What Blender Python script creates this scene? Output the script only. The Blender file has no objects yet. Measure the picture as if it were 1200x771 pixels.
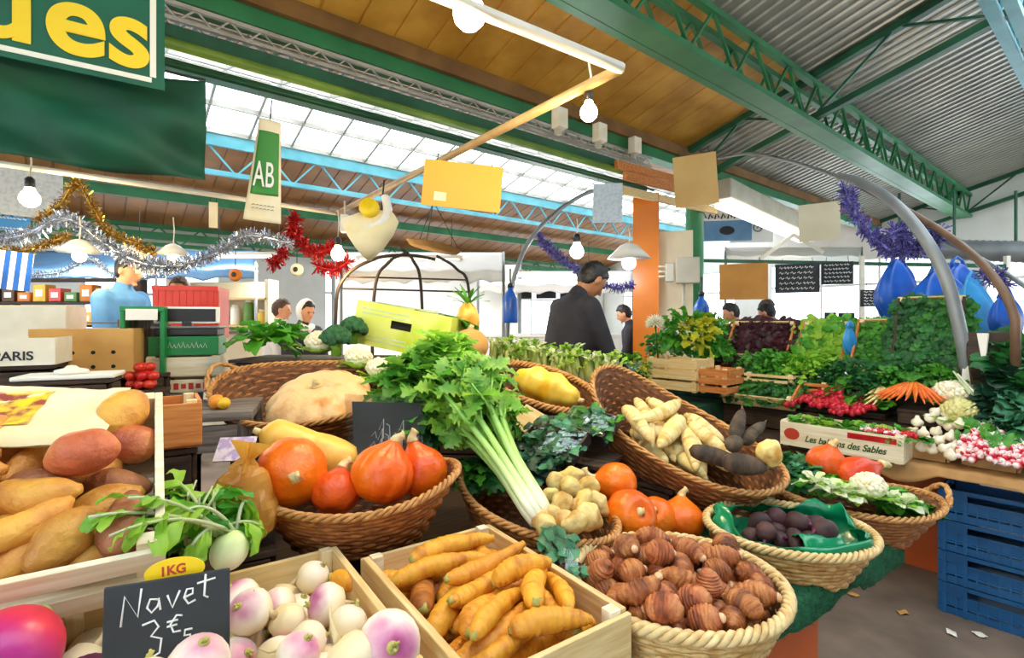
import bpy, math, random
import numpy as np
from mathutils import Vector, Matrix, noise as mnoise
PI = math.pi
rng = random.Random(7)
S = bpy.context.scene
COL = S.collection
ZC, FPX, CX, HY = 1.5, 600.0, 600.0, 375.0
def W(px, py, d):
    return Vector(((px - CX) / FPX * d, d, ZC - (py - HY) / FPX * d))
def onz(px, py, z):
    return W(px, py, FPX * (ZC - z) / (py - HY))
def V(*a): return Vector(a)
def Rz(a): return Matrix.Rotation(a, 3, 'Z')
def Rx(a): return Matrix.Rotation(a, 3, 'X')
def Ry(a): return Matrix.Rotation(a, 3, 'Y')
def frame(x, up=Vector((0, 0, 1))):
    x = Vector(x).normalized(); z = (up - x * up.dot(x)).normalized(); y = z.cross(x)
    return Matrix((x, y, z)).transposed()
def M4(loc, R):
    m = R.to_4x4(); m.translation = Vector(loc); return m
def sgnpow(x, p): return math.copysign(abs(x) ** p, x)
# ------------------------------------------------------------------ materials
MATS = {}
def _new(name):
    m = bpy.data.materials.new(name); m.use_nodes = True
    nt = m.node_tree; b = nt.nodes['Principled BSDF']
    MATS[name] = m
    return m, nt, b
def lin(c):
    return tuple(((x / 12.92) if x <= .04045 else ((x + .055) / 1.055) ** 2.4) for x in c)
def hx(h):
    return tuple(int(h[i:i + 2], 16) / 255 for i in (0, 2, 4))
def C(h): return lin(hx(h)) + (1.0,)
def mat(name, c, c2=None, rough=.6, scale=8, bump=0.0, bscale=60, metal=0, rand=0.0, c3=None, stretch=None, spec=.5, lo=.35, hi=.65,
        coat=0, trans=0, emit=None, estr=0, alpha=1, sub=0, axis=None, stops=None, arange=(0, 1), anoise=.15):
    m, nt, b = _new(name); N, L = nt.nodes, nt.links
    b.inputs['Roughness'].default_value = rough; b.inputs['Metallic'].default_value = metal
    b.inputs['Specular IOR Level'].default_value = spec
    b.inputs['Coat Weight'].default_value = coat; b.inputs['Transmission Weight'].default_value = trans
    b.inputs['Alpha'].default_value = alpha
    if sub:
        b.inputs['Subsurface Weight'].default_value = sub; b.inputs['Subsurface Scale'].default_value = .02
    tc = N.new('ShaderNodeTexCoord'); vec = tc.outputs['Object']
    if stretch:
        mp = N.new('ShaderNodeMapping'); mp.inputs['Scale'].default_value = stretch
        L.new(vec, mp.inputs['Vector']); nvec = mp.outputs['Vector']
    else: nvec = vec
    out = None
    if c2 or stops:
        nz = N.new('ShaderNodeTexNoise'); nz.inputs['Scale'].default_value = scale; nz.inputs['Detail'].default_value = 5
        L.new(nvec, nz.inputs['Vector'])
        if rand:
            oi0 = N.new('ShaderNodeObjectInfo'); ad = N.new('ShaderNodeVectorMath'); ad.operation = 'ADD'
            sc0 = N.new('ShaderNodeVectorMath'); sc0.operation = 'SCALE'; sc0.inputs['Scale'].default_value = 37
            cb = N.new('ShaderNodeCombineXYZ'); L.new(oi0.outputs['Random'], cb.inputs[0]); L.new(oi0.outputs['Random'], cb.inputs[1])
            L.new(cb.outputs[0], sc0.inputs[0]); L.new(nvec, ad.inputs[0]); L.new(sc0.outputs[0], ad.inputs[1]); L.new(ad.outputs[0], nz.inputs['Vector'])
        rp = N.new('ShaderNodeValToRGB'); el = rp.color_ramp.elements
        if stops:
            sx = N.new('ShaderNodeSeparateXYZ'); L.new(vec, sx.inputs[0])
            mr = N.new('ShaderNodeMapRange'); mr.inputs['From Min'].default_value = arange[0]; mr.inputs['From Max'].default_value = arange[1]
            L.new(sx.outputs[axis], mr.inputs['Value'])
            ma = N.new('ShaderNodeMath'); ma.operation = 'MULTIPLY_ADD'; ma.inputs[1].default_value = anoise
            L.new(nz.outputs['Fac'], ma.inputs[0]); L.new(mr.outputs[0], ma.inputs[2])
            sb = N.new('ShaderNodeMath'); sb.operation = 'SUBTRACT'; sb.inputs[1].default_value = anoise * .5
            L.new(ma.outputs[0], sb.inputs[0]); L.new(sb.outputs[0], rp.inputs[0])
            while len(el) < len(stops): el.new(.5)
            for e, (p, h) in zip(el, stops): e.position = p; e.color = C(h)
        else:
            L.new(nz.outputs['Fac'], rp.inputs[0])
            el[0].position = lo; el[0].color = C(c); el[1].position = hi; el[1].color = C(c2)
            if c3:
                e = el.new(.5 * (lo + hi)); e.color = C(c3)
        out = rp.outputs[0]
    if rand:
        oi = N.new('ShaderNodeObjectInfo'); hs = N.new('ShaderNodeHueSaturation')
        mr2 = N.new('ShaderNodeMapRange'); mr2.inputs['To Min'].default_value = 1 - rand; mr2.inputs['To Max'].default_value = 1 + rand
        L.new(oi.outputs['Random'], mr2.inputs['Value']); L.new(mr2.outputs[0], hs.inputs['Value'])
        mr3 = N.new('ShaderNodeMapRange'); mr3.inputs['To Min'].default_value = .5 - rand * .05; mr3.inputs['To Max'].default_value = .5 + rand * .05
        wn = N.new('ShaderNodeTexWhiteNoise'); wn.noise_dimensions = '1D'; L.new(oi.outputs['Random'], wn.inputs['W'])
        L.new(wn.outputs['Value'], mr3.inputs['Value']); L.new(mr3.outputs[0], hs.inputs['Hue'])
        if out: L.new(out, hs.inputs['Color'])
        else: hs.inputs['Color'].default_value = C(c)
        out = hs.outputs[0]
    if out: L.new(out, b.inputs['Base Color'])
    else: b.inputs['Base Color'].default_value = C(c)
    if bump:
        bn = N.new('ShaderNodeTexNoise'); bn.inputs['Scale'].default_value = bscale; bn.inputs['Detail'].default_value = 4
        L.new(nvec, bn.inputs['Vector']); bp = N.new('ShaderNodeBump'); bp.inputs['Strength'].default_value = bump; bp.inputs['Distance'].default_value = .01
        L.new(bn.outputs['Fac'], bp.inputs['Height']); L.new(bp.outputs[0], b.inputs['Normal'])
    if emit:
        b.inputs['Emission Color'].default_value = C(emit); b.inputs['Emission Strength'].default_value = estr
    return m
def leafmat(name, c, c2, rough=.45, scale=14, rand=.12, tr=.35):
    m = mat(name, c, c2, rough=rough, scale=scale, rand=rand)
    nt = m.node_tree; N, L = nt.nodes, nt.links; b = N['Principled BSDF']
    t = N.new('ShaderNodeBsdfTranslucent'); mx = N.new('ShaderNodeMixShader'); mx.inputs[0].default_value = tr
    src = b.inputs['Base Color'].links[0].from_socket; L.new(src, t.inputs['Color'])
    o = N['Material Output']; L.new(b.outputs[0], mx.inputs[1]); L.new(t.outputs[0], mx.inputs[2]); L.new(mx.outputs[0], o.inputs['Surface'])
    return m
def filmmat(name, tint, gloss=.25, rough=.08):
    m, nt, b = _new(name); N, L = nt.nodes, nt.links
    t = N.new('ShaderNodeBsdfTransparent'); t.inputs[0].default_value = C(tint)
    g = N.new('ShaderNodeBsdfGlossy'); g.inputs['Roughness'].default_value = rough
    mx = N.new('ShaderNodeMixShader'); mx.inputs[0].default_value = gloss
    L.new(t.outputs[0], mx.inputs[1]); L.new(g.outputs[0], mx.inputs[2]); L.new(mx.outputs[0], N['Material Output'].inputs['Surface'])
    return m
# ------------------------------------------------------------------ mesh builder
class MB:
    def __init__(s): s.v = []; s.f = []
    def add(s, vs, fs):
        o = len(s.v); s.v.extend([tuple(v) for v in vs]); s.f.extend([tuple(i + o for i in f) for f in fs]); return s
    def box(s, c, d, R=None, taper=1.0):
        c = Vector(c); vs = []
        for z in (-1, 1):
            k = taper if z > 0 else 1
            for x, y in ((-1, -1), (1, -1), (1, 1), (-1, 1)):
                p = Vector((x * d[0] / 2 * k, y * d[1] / 2 * k, z * d[2] / 2))
                vs.append(c + (R @ p if R else p))
        return s.add(vs, [(3, 2, 1, 0), (4, 5, 6, 7), (0, 1, 5, 4), (1, 2, 6, 5), (2, 3, 7, 6), (3, 0, 4, 7)])
    def beam(s, a, b, w, h, up=Vector((0, 0, 1))):
        a, b = Vector(a), Vector(b); return s.box((a + b) / 2, ((b - a).length, w, h), frame(b - a, up))
    def tube(s, pts, r, seg=8, closed=False, cap=True, flat=1.0, dis=None, up=None):
        pts = [Vector(p) for p in pts]; n = len(pts)
        rr = list(r) if isinstance(r, (list, tuple)) else [r] * n
        t0 = ((pts[1] - pts[-1]) if closed else (pts[1] - pts[0])).normalized()
        u = up or (Vector((0, 0, 1)) if abs(t0.z) < .9 else Vector((1, 0, 0)))
        u = (u - t0 * u.dot(t0)).normalized()
        vs = []; fs = []
        for i, p in enumerate(pts):
            if closed: t = pts[(i + 1) % n] - pts[i - 1]
            else: t = pts[min(i + 1, n - 1)] - pts[max(i - 1, 0)]
            t = t.normalized() if t.length > 1e-9 else t0
            u = (u - t * u.dot(t)); u = u.normalized() if u.length > 1e-6 else t.orthogonal().normalized()
            w = t.cross(u)
            for k in range(seg):
                a = 2 * PI * k / seg; rad = rr[i]
                q = p + u * (math.cos(a) * rad * flat) + w * (math.sin(a) * rad)
                if dis: q = q + (q - p) * dis(q, i / (n - 1.0 if not closed else n), a)
                vs.append(q)
        m = n if closed else n - 1
        for i in range(m):
            for k in range(seg):
                a, b = i * seg + k, i * seg + (k + 1) % seg; j = ((i + 1) % n) * seg
                fs.append((a, b, j + (k + 1) % seg, j + k))
        if cap and not closed:
            fs.append(tuple(range(seg - 1, -1, -1))); fs.append(tuple((n - 1) * seg + k for k in range(seg)))
        return s.add(vs, fs)
    def lathe(s, prof, seg=24, c=(0, 0, 0), R=None, fn=None):
        c = Vector(c); vs = []; fs = []; n = len(prof)
        for r, z in prof:
            for k in range(seg):
                a = 2 * PI * k / seg; p = Vector((r * math.cos(a), r * math.sin(a), z))
                if fn: p = fn(p, a)
                vs.append(c + (R @ p if R else p))
        for i in range(n - 1):
            for k in range(seg):
                fs.append((i * seg + k, i * seg + (k + 1) % seg, (i + 1) * seg + (k + 1) % seg, (i + 1) * seg + k))
        fs.append(tuple(range(seg - 1, -1, -1))); fs.append(tuple((n - 1) * seg + k for k in range(seg)))
        return s.add(vs, fs)
    def ell(s, c, r, seg=12, rings=8, R=None, fn=None):
        r = r if isinstance(r, (tuple, list)) else (r, r, r)
        pr = [(max(math.sin(PI * i / rings), .02), -math.cos(PI * i / rings)) for i in range(rings + 1)]
        def g(p, a):
            q = Vector((p.x * r[0], p.y * r[1], p.z * r[2])); return fn(q, a) if fn else q
        return s.lathe(pr, seg, c, R, g)
    def grid(s, fn, nu, nv):
        vs = [fn(i / nu, j / nv) for i in range(nu + 1) for j in range(nv + 1)]
        fs = [(i * (nv + 1) + j, (i + 1) * (nv + 1) + j, (i + 1) * (nv + 1) + j + 1, i * (nv + 1) + j + 1) for i in range(nu) for j in range(nv)]
        return s.add(vs, fs)
    def prism(s, poly, axis_o, ex, ey, ez, th):
        o = Vector(axis_o); n = len(poly)
        a = [o + ex * x + ey * y for x, y in poly]; b = [p + ez * th for p in a]
        return s.add(a + b, [tuple(range(n - 1, -1, -1)), tuple(range(n, 2 * n))] + [(i, (i + 1) % n, n + (i + 1) % n, n + i) for i in range(n)])
    def build(s, name, m, parent=None, loc=None, R=None, smooth=True, bevel=0, sub=0, solid=0, auto=None):
        me = bpy.data.meshes.new(name); me.from_pydata(s.v, [], s.f); me.update()
        if smooth:
            me.polygons.foreach_set('use_smooth', [True] * len(me.polygons))
        me.materials.append(MATS[m] if isinstance(m, str) else m)
        o = bpy.data.objects.new(name, me); COL.objects.link(o)
        if parent is not None: o.parent = parent
        if loc is not None or R is not None: o.matrix_local = M4(loc or (0, 0, 0), R or Matrix.Identity(3))
        if solid:
            md = o.modifiers.new('solid', 'SOLIDIFY'); md.thickness = solid; md.offset = 0
        if bevel:
            md = o.modifiers.new('bevel', 'BEVEL'); md.width = bevel; md.segments = 2; md.limit_method = 'ANGLE'
        if sub:
            md = o.modifiers.new('sub', 'SUBSURF'); md.levels = sub; md.render_levels = sub
        if auto is not None and smooth:
            try: me.set_sharp_from_angle(angle=auto)
            except Exception: pass
        return o
def tag(o, label, cat, group=None, kind=None):
    o['label'] = label; o['category'] = cat
    if group: o['group'] = group
    if kind: o['kind'] = kind
    return o
def thing(name, label, cat, loc=(0, 0, 0), R=None, group=None):
    o = bpy.data.objects.new(name, None); COL.objects.link(o); o.empty_display_size = .05
    o.matrix_world = M4(loc, R or Matrix.Identity(3))
    return tag(o, label, cat, group)
def struct(o):
    o['kind'] = 'structure'; return o
def kids(o): return [c for c in bpy.data.objects if c.parent is o]
KC = {}
def dup(root, loc, R, label=None, group=None, scale=1.0):
    if root.name not in KC: KC[root.name] = [(c, [g for g in kids(c)]) for c in kids(root)]
    r = root.copy(); COL.objects.link(r)
    r.matrix_world = M4(loc, R) @ Matrix.Scale(scale, 4)
    if label: r['label'] = label
    if group: r['group'] = group
    for c, gs in KC[root.name]:
        k = c.copy(); COL.objects.link(k); k.parent = r
        for g in gs:
            h = g.copy(); COL.objects.link(h); h.parent = k
    return r
class Kind:
    """first use moves the prototype itself, later uses copy it"""
    def __init__(s, protos): s.p = protos; s.used = [False] * len(protos)
    def put(s, i, loc, R, label, group=None, scale=1.0):
        i %= len(s.p); o = s.p[i]
        if not s.used[i]:
            s.used[i] = True
            KC[o.name] = [(c, [g for g in kids(c)]) for c in kids(o)]
            o.matrix_world = M4(loc, R) @ Matrix.Scale(scale, 4); o['label'] = label
            if group: o['group'] = group
            return o
        r = dup(o, loc, R, label, group, scale)
        if not group and 'group' in r: del r['group']
        return r
    def drop(s):
        for o, u in zip(s.p, s.used):
            if not u:
                for c in kids(o):
                    for g in kids(c): bpy.data.objects.remove(g)
                    bpy.data.objects.remove(c)
                bpy.data.objects.remove(o)
def text(name, body, size, m, parent, loc, R, bold=0, depth=.001, shear=0, sx=1.0, align='LEFT'):
    cu = bpy.data.curves.new(name, 'FONT'); cu.body = body; cu.size = size; cu.offset = bold; cu.extrude = depth; cu.shear = shear; cu.align_x = align
    t = bpy.data.objects.new(name, cu); COL.objects.link(t)
    bpy.context.view_layer.update()
    me = bpy.data.meshes.new_from_object(t.evaluated_get(bpy.context.evaluated_depsgraph_get()))
    bpy.data.objects.remove(t); bpy.data.curves.remove(cu)
    me.materials.clear(); me.materials.append(MATS[m])
    o = bpy.data.objects.new(name, me); COL.objects.link(o); o.parent = parent
    o.matrix_local = M4(loc, R) @ Matrix.Diagonal((sx, 1, 1, 1))
    return o
def strokes(name, polys, r, m, parent, loc, R, sc=1.0):
    b = MB()
    for p in polys:
        pts = [Vector((x * sc, y * sc, 0)) for x, y in p]
        if len(pts) == 1: pts.append(pts[0] + Vector((r, 0, 0)))
        b.tube(pts, r, 5, flat=.5)
    return b.build(name, m, parent, loc, R)
# ------------------------------------------------------------------ packing
def pack(items, cont, iters=260, seed=1, g=.006, jitter=.0):
    """items: list of (centres kx3 rotated, radii k). cont: dict. returns positions in container coordinates"""
    rs = np.random.RandomState(seed); n = len(items)
    cs = np.concatenate([i[0] for i in items]); rr = np.concatenate([i[1] for i in items])
    idx = np.concatenate([[k] * len(i[1]) for k, i in enumerate(items)])
    cnt = np.bincount(idx).astype(float)
    a, b = cont['a'], cont['b']
    pos = np.zeros((n, 3)); big = max(i[1].max() for i in items)
    per = max(1, int(.75 * 4 * a * b / (4 * big * big * 1.4)))
    for k in range(n):
        pos[k] = (rs.uniform(-.8, .8) * a, rs.uniform(-.8, .8) * b, big * (1.2 + 1.6 * (k // per)) + rs.uniform(0, big * .5))
    if 'slope' in cont: gx, gy = cont['slope']
    else: gx = gy = 0
    same = idx[:, None] == idx[None, :]
    for it in range(iters):
        gg = g * (1 - it / iters) if it > iters * .6 else g
        if it > iters - 30: gg = 0
        pos[:, 2] -= gg; pos[:, 0] += gx * gg; pos[:, 1] += gy * gg
        for _ in range(2):
            p = pos[idx] + cs
            d = p[:, None, :] - p[None, :, :]
            L = np.sqrt((d ** 2).sum(-1)) + 1e-9
            ov = (rr[:, None] + rr[None, :]) - L
            ov[same] = 0; ov[ov < 0] = 0
            mv = (d / L[..., None] * ov[..., None]).sum(1) * .35
            acc = np.zeros((n, 3)); np.add.at(acc, idx, mv); pos += acc / np.minimum(cnt, 2)[:, None]
            p = pos[idx] + cs; cor = np.zeros_like(p)
            lowz = rr - p[:, 2]; cor[:, 2] = np.maximum(lowz, 0)
            if cont['type'] == 'box':
                for ax, lim in ((0, a), (1, b)):
                    over = p[:, ax] - (lim - rr); cor[:, ax] -= np.maximum(over, 0)
                    und = (-lim + rr) - p[:, ax]; cor[:, ax] += np.maximum(und, 0)
            else:
                k = np.clip(cont.get('s0', .7) + (1 - cont.get('s0', .7)) * p[:, 2] / cont['h'], .3, 1.0)
                ax_, by_ = np.maximum(a * k - rr, .01), np.maximum(b * k - rr, .01)
                rho = np.sqrt((p[:, 0] / ax_) ** 2 + (p[:, 1] / by_) ** 2); o = np.maximum(rho - 1, 0) / np.maximum(rho, 1e-6)
                cor[:, 0] -= p[:, 0] * o; cor[:, 1] -= p[:, 1] * o
            acc = np.zeros((n, 3)); mx = np.zeros((n, 3)); mn = np.zeros((n, 3))
            np.maximum.at(mx, idx, cor); np.minimum.at(mn, idx, cor); pos += mx + mn
    return pos
def pile(kind, sph, n, cont, M, label_fn, group, seed, rot_fn, scale_fn=lambda r: 1.0, zoff=0, cat=None):
    r = random.Random(seed); items = []; rots = []; ids = []; scs = []
    for k in range(n):
        i = r.randrange(len(sph)); R = rot_fn(r); sc = scale_fn(r)
        c, rad = sph[i]
        items.append((np.array([list(R @ (Vector(q) * sc)) for q in c]), np.array(rad) * sc)); rots.append(R); ids.append(i); scs.append(sc)
    pos = pack(items, cont, seed=seed)
    R3 = M.to_3x3(); out = []
    for k in range(n):
        w = M @ Vector((pos[k][0], pos[k][1], pos[k][2] + zoff))
        out.append(kind.put(ids[k], w, R3 @ rots[k], label_fn(k, w), group, scs[k]))
    return out
mat('wood_pale', 'E9CE9A', 'D9B678', rough=.7, scale=5, stretch=(1.2, 14, 14), bump=.12, bscale=8, rand=.06)
mat('wood_pale_y', 'E9CE9A', 'CFA868', rough=.7, scale=5, stretch=(14, 1.2, 14), bump=.12, bscale=8, rand=.06)
mat('wood_pale_z', 'F0DDB2', 'DDBD85', rough=.7, scale=5, stretch=(14, 14, 1.2), bump=.1, bscale=8)
mat('wood_white', 'F3E9D0', 'E2CFA8', rough=.7, scale=5, stretch=(1.2, 14, 14), bump=.1, bscale=8)
mat('wood_orange', 'D9904A', 'B8682C', rough=.65, scale=5, stretch=(1.2, 14, 14), bump=.1, bscale=8)
mat('wood_dark', '4A3424', '2C1E14', rough=.75, scale=6, stretch=(1.2, 12, 12), bump=.2, bscale=10)
mat('wood_grey', '8A8078', '5E564F', rough=.8, scale=5, stretch=(1.2, 14, 14), bump=.2, bscale=9)
mat('wood_grey_z', '7E746C', '4E4640', rough=.8, scale=5, stretch=(14, 14, 1.2), bump=.2, bscale=9)
mat('card_tan', 'D2A25C', 'C4924E', rough=.8, scale=9)
mat('card_brown', '9A6A36', '865A2C', rough=.85, scale=9)
mat('card_white', 'F4EFE2', 'E6DCC4', rough=.75, scale=6)
mat('card_print', 'DDE63A', 'C9D81E', rough=.5, scale=4, c3='E8EE78')
mat('inner_shade', '1C1712', rough=.9)  # near-black colour standing in for shade inside cartons and their holes
mat('kraft', 'C79A62', 'AF8350', rough=.8, scale=9, bump=.2, bscale=18)
mat('paper_white', 'F2EEE4', rough=.8)
mat('paper_cream', 'F6ECC8', 'EEDDA8', rough=.7, scale=5, bump=.12, bscale=14)
mat('paper_lilac', 'E4DCEE', 'B8A6D6', rough=.7, scale=26, lo=.45, hi=.55)
mat('newsprint', 'CFCDC6', '7E7C78', rough=.85, scale=70, lo=.5, hi=.62)
mat('potato_print', 'F2D624', 'A04A44', rough=.5, scale=34, c3='E8B83C', lo=.42, hi=.62)
mat('willow', 'B5763C', '8A4E22', rough=.55, scale=40, rand=.05, c3='9C6230')
mat('willow_rim', 'CE9A5C', 'A56C34', rough=.5, scale=50)
mat('willow_dark', '8A542C', '5E3418', rough=.6, scale=40, c3='754322')
mat('willow_inner', '7A4E2C', '4E2E18', rough=.8, scale=60)
mat('willow_pale', 'E3C68C', 'C79C5A', rough=.5, scale=36, c3='D6B070')
mat('willow_pale_rim', 'E6CE98', 'C9A468', rough=.5, scale=36)
mat('willow_yellow', 'DDB477', 'B07E42', rough=.5, scale=36, c3='C79A5C')
# produce
mat('sweet_potato', 'DDA244', 'B06A30', rough=.5, scale=13, bump=.7, bscale=55, rand=.16, c3='CF8C3C', lo=.36, hi=.72)
mat('sweet_potato_red', 'D48C4C', 'A4502E', rough=.5, scale=13, bump=.7, bscale=55, rand=.12, c3='C2683E', lo=.34, hi=.7)
mat('sweet_potato_purple', 'B0724A', '84482E', rough=.55, scale=13, bump=.7, bscale=55, rand=.12)
mat('taro', 'C4824C', '6A3416', rough=.5, scale=16, bump=.8, bscale=50, rand=.14, c3='A45A2C', stretch=(2.4, 1, 1), lo=.36, hi=.66)
mat('taro_tip', 'F0D2AE', 'D9A878', rough=.6, scale=30)
mat('carrot_y', 'E2A22C', 'BC7214', rough=.5, scale=16, bump=.6, bscale=30, rand=.12, c3='E49C2A', stretch=(3, 1, 1), lo=.34, hi=.7)
mat('carrot_dull', 'BA7024', '7A3E14', rough=.6, scale=14, bump=.6, bscale=30, rand=.12, c3='A05E20', stretch=(3, 1, 1))
mat('carrot_orange', 'EE7E2C', 'D65E18', rough=.45, scale=12, rand=.1, stretch=(3, 1, 1))
mat('turnip', 'F0EAD8', axis=2, arange=(-.045, .045), stops=[(0, 'E6D09C'), (.45, 'EEDDB8'), (.66, 'F0E2D0'), (.84, 'D99AAE'), (.95, 'BA5A8C'), (1, 'A24478')], anoise=.7, scale=14, rough=.4, spec=.5, rand=.05)
mat('turnip_white', 'F4ECDA', axis=2, arange=(-.045, .045), stops=[(0, 'E2C890'), (.5, 'EEDDB6'), (.9, 'ECD6C4'), (1, 'D8A0AC')], anoise=.5, scale=14, rough=.4, rand=.05)
mat('turnip_root', 'E2CFA4', 'C4A874', rough=.6, scale=30)
mat('turnip_crown', 'C9BC6A', '8C8A3E', rough=.6, scale=30)
mat('beet', 'D8284E', axis=2, arange=(-.07, .07), stops=[(0, '8C1C70'), (.45, 'B22A80'), (.75, 'D8324E'), (1, 'C82838')], anoise=.35, scale=9, rough=.35, bump=.05, bscale=40)
mat('beet_plain', '6C1F4C', '4C1438', rough=.5, scale=10)
mat('pumpkin', 'EC7A0C', 'D44C04', rough=.36, scale=7, c3='E46608', rand=.08, bump=.45, bscale=40, lo=.34, hi=.7)
mat('pumpkin_red', 'E45A10', 'C43A08', rough=.4, scale=7, rand=.06, bump=.45, bscale=40)
mat('pumpkin_stem', 'E6D2A0', 'BFA468', rough=.7, scale=40)
mat('squash_pale', 'ECC084', 'D88C3C', rough=.5, scale=11, c3='EAC48C', bump=.5, bscale=30, lo=.34, hi=.7)
mat('butternut', 'EBB238', 'D88C20', rough=.42, scale=6, c3='F2C256', bump=.08, bscale=40)
mat('squash_yellow', 'F2C81C', 'E0A812', rough=.4, scale=6, c3='F8DA5C', bump=.08, bscale=30)
mat('stalk_scar', '6A5430', '4A3A20', rough=.8, scale=40)
mat('kohlrabi', 'E4EAB4', axis=2, arange=(-.05, .05), stops=[(0, 'F2F2DC'), (.5, 'E6EDBE'), (1, 'BCD27C')], anoise=.3, scale=9, rough=.38)
mat('celery_stalk', 'B8D880', axis=0, arange=(0, .34), stops=[(0, 'F2F2DC'), (.3, 'D3E8A4'), (.7, 'A6CE6A'), (1, '7FB44C')], anoise=.15, scale=9, rough=.35)
mat('chard_stalk', 'B8B46A', axis=2, arange=(0, .2), stops=[(0, 'D8CC94'), (.5, 'A8A45C'), (1, '8CA450')], anoise=.25, scale=14, rough=.5)
mat('celeriac', 'DDB85C', 'B88634', rough=.6, scale=12, c3='E6CC86', bump=.6, bscale=40, rand=.1)
mat('parsnip', 'E6C878', 'C8A04C', rough=.55, scale=14, bump=.5, bscale=40, rand=.08, c3='EBD69A', stretch=(3, 1, 1))
mat('black_radish', '5C4A38', '33281E', rough=.75, scale=14, bump=.4, bscale=40, rand=.15, stretch=(3, 1, 1))
mat('gold_beet', 'E2B84C', 'C48C34', rough=.6, scale=12, bump=.3, bscale=50, c3='F0D68C')
mat('dark_beet', '4A2A2C', '2A181C', rough=.65, scale=12, rand=.2, bump=.3, bscale=40)
mat('bag_green', '0E8A5C', '0A7048', rough=.22, scale=6)
mat('tomato', 'E23A26', 'C8281C', rough=.3, scale=8, rand=.08)
mat('orange_fruit', 'EFA030', 'E48A1E', rough=.45, scale=10)
mat('lemon', 'E8C030', 'DDB020', rough=.45, scale=10)
mat('radish', 'D0233C', axis=2, arange=(-.014, .014), stops=[(0, 'F6E8E6'), (.3, 'E26A78'), (.45, 'CC1F3A'), (1, 'B81830')], anoise=.2, rough=.35, rand=.08)
mat('radish_red', 'D8283C', 'B01828', rough=.35, scale=10, rand=.1)
mat('garlic', 'F4EEDD', 'E4D4B4', rough=.5, scale=12, rand=.05, c3='EFE2C8')
mat('cauli', 'F3EDD8', 'E4D8AE', rough=.7, scale=40, bump=.6, bscale=60)
mat('cauli_green', 'E2D89A', 'C8C070', rough=.7, scale=40, bump=.6, bscale=60)
mat('broccoli', '2F6B3A', '1E4A2C', rough=.8, scale=40, bump=.8, bscale=70)
leafmat('leaf_mid', '66B438', '3A8A24'); leafmat('leaf_light', 'B2DC4C', '7CBC34'); leafmat('leaf_celery', 'A0D058', '58A038', scale=18)
leafmat('leaf_dark', '34803A', '1E5428'); leafmat('leaf_deep', '24523A', '163828'); leafmat('leaf_red', '5A2430', '331620')
leafmat('leaf_yellow', 'DCD23A', 'B8C032'); leafmat('leaf_bluegreen', '62AC80', '3A7C58'); leafmat('leaf_white', 'EEF0D8', 'CFE0A0')
leafmat('leaf_parsley', '4A9438', '2A6A2A'); leafmat('petal_white', 'F6F4E6', 'E6E6CC')
mat('turf', '1E6E46', '124A30', rough=.9, scale=60, bump=.6, bscale=160)
mat('turf_blade', '23784C', '154F34', rough=.8, scale=30, rand=.1)
mat('cloth_darkgreen', '0F4A34', '0A3626', rough=.85, scale=12)
mat('cloth_black', '17181A', '0E0F10', rough=.9, scale=12)
# setting and hardware
mat('panel_orange', 'C65C1C', 'B4501A', rough=.45, scale=3)
mat('pillar_orange', 'E8841A', 'DC7412', rough=.35, scale=2)
mat('floor_mat', '8A7868', '5E5044', rough=.75, scale=3, c3='74655A', bump=.15, bscale=40, lo=.3, hi=.72)
mat('roof_wood', 'DDA848', 'B8822E', rough=.4, scale=2.2, bump=.05, bscale=10, c3='CC963A')
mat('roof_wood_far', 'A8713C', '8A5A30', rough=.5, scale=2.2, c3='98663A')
mat('roof_metal', 'A9A79C', '94938C', rough=.32, scale=1.5, metal=.35)
mat('fascia', '8A6434', '6E4C26', rough=.6, scale=3)
mat('steel_green', '2C7E4C', '226A40', rough=.4, scale=3)
mat('steel_deep', '1F6242', '174C34', rough=.45, scale=3)
mat('steel_lime', '7FA03C', '5E8430', rough=.4, scale=3)
mat('steel_blue', '63B0BC', '4C98A6', rough=.4, scale=3)
mat('tray_grey', 'B8B4AA', 'A09C92', rough=.5, scale=5, metal=.3)
mat('steel_silver', '8C9092', '7A7E80', rough=.42, scale=4, metal=.3)
mat('steel_brown', '7A5C44', '5E4634', rough=.5, scale=5)
mat('steel_black', '2A2A2C', '1E1E20', rough=.4, scale=5)
mat('pipe_white', 'E8E2D4', 'D8D0BE', rough=.45, scale=5)
mat('pipe_tan', 'B09468', '94784E', rough=.5, scale=5)
mat('wall_white', 'F2F1EC', 'E8E6DE', rough=.8, scale=2)
mat('canopy_white', 'F7F6F2', 'EDECE6', rough=.7, scale=2)
mat('board_cream', 'EADFC2', 'DCCFAC', rough=.6, scale=2)
mat('plastic_grey', 'C8C2B0', 'B8B09C', rough=.5, scale=4)
mat('plastic_white', 'F2EEE4', rough=.4)
mat('plastic_blue', '145488', '0F4474', rough=.35, scale=6)
mat('plastic_black', '232326', rough=.4)
mat('sign_yellow', 'DFA228', 'D8982A', rough=.5, scale=1.5)
mat('sign_tan', 'D2AE6E', 'C49C5A', rough=.6, scale=2.5)
mat('sign_blue', 'C8D4E2', 'B4C4D6', rough=.6, scale=30, lo=.45, hi=.6)
mat('sign_cream', 'E4DCC0', 'D6CCAC', rough=.6, scale=2)
mat('sign_kraft', 'C68A3A', 'B67C30', rough=.65, scale=4)
mat('slate', '32363A', '25282C', rough=.7, scale=8)
mat('chalk', 'EDEDEA', rough=.9)
mat('letter_yellow', 'F6D21E', rough=.5)
mat('banner_green', '12654A', '0E5640', rough=.55, scale=3)
mat('banner_cloth', '0E5A40', '0A4430', rough=.7, scale=3)
mat('banner_white', 'F0EEE2', rough=.5)
mat('ab_green', '3E8C3C', rough=.6); mat('cloth_cream', 'F0E6CC', 'E6D6B0', rough=.8, scale=6)
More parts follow.
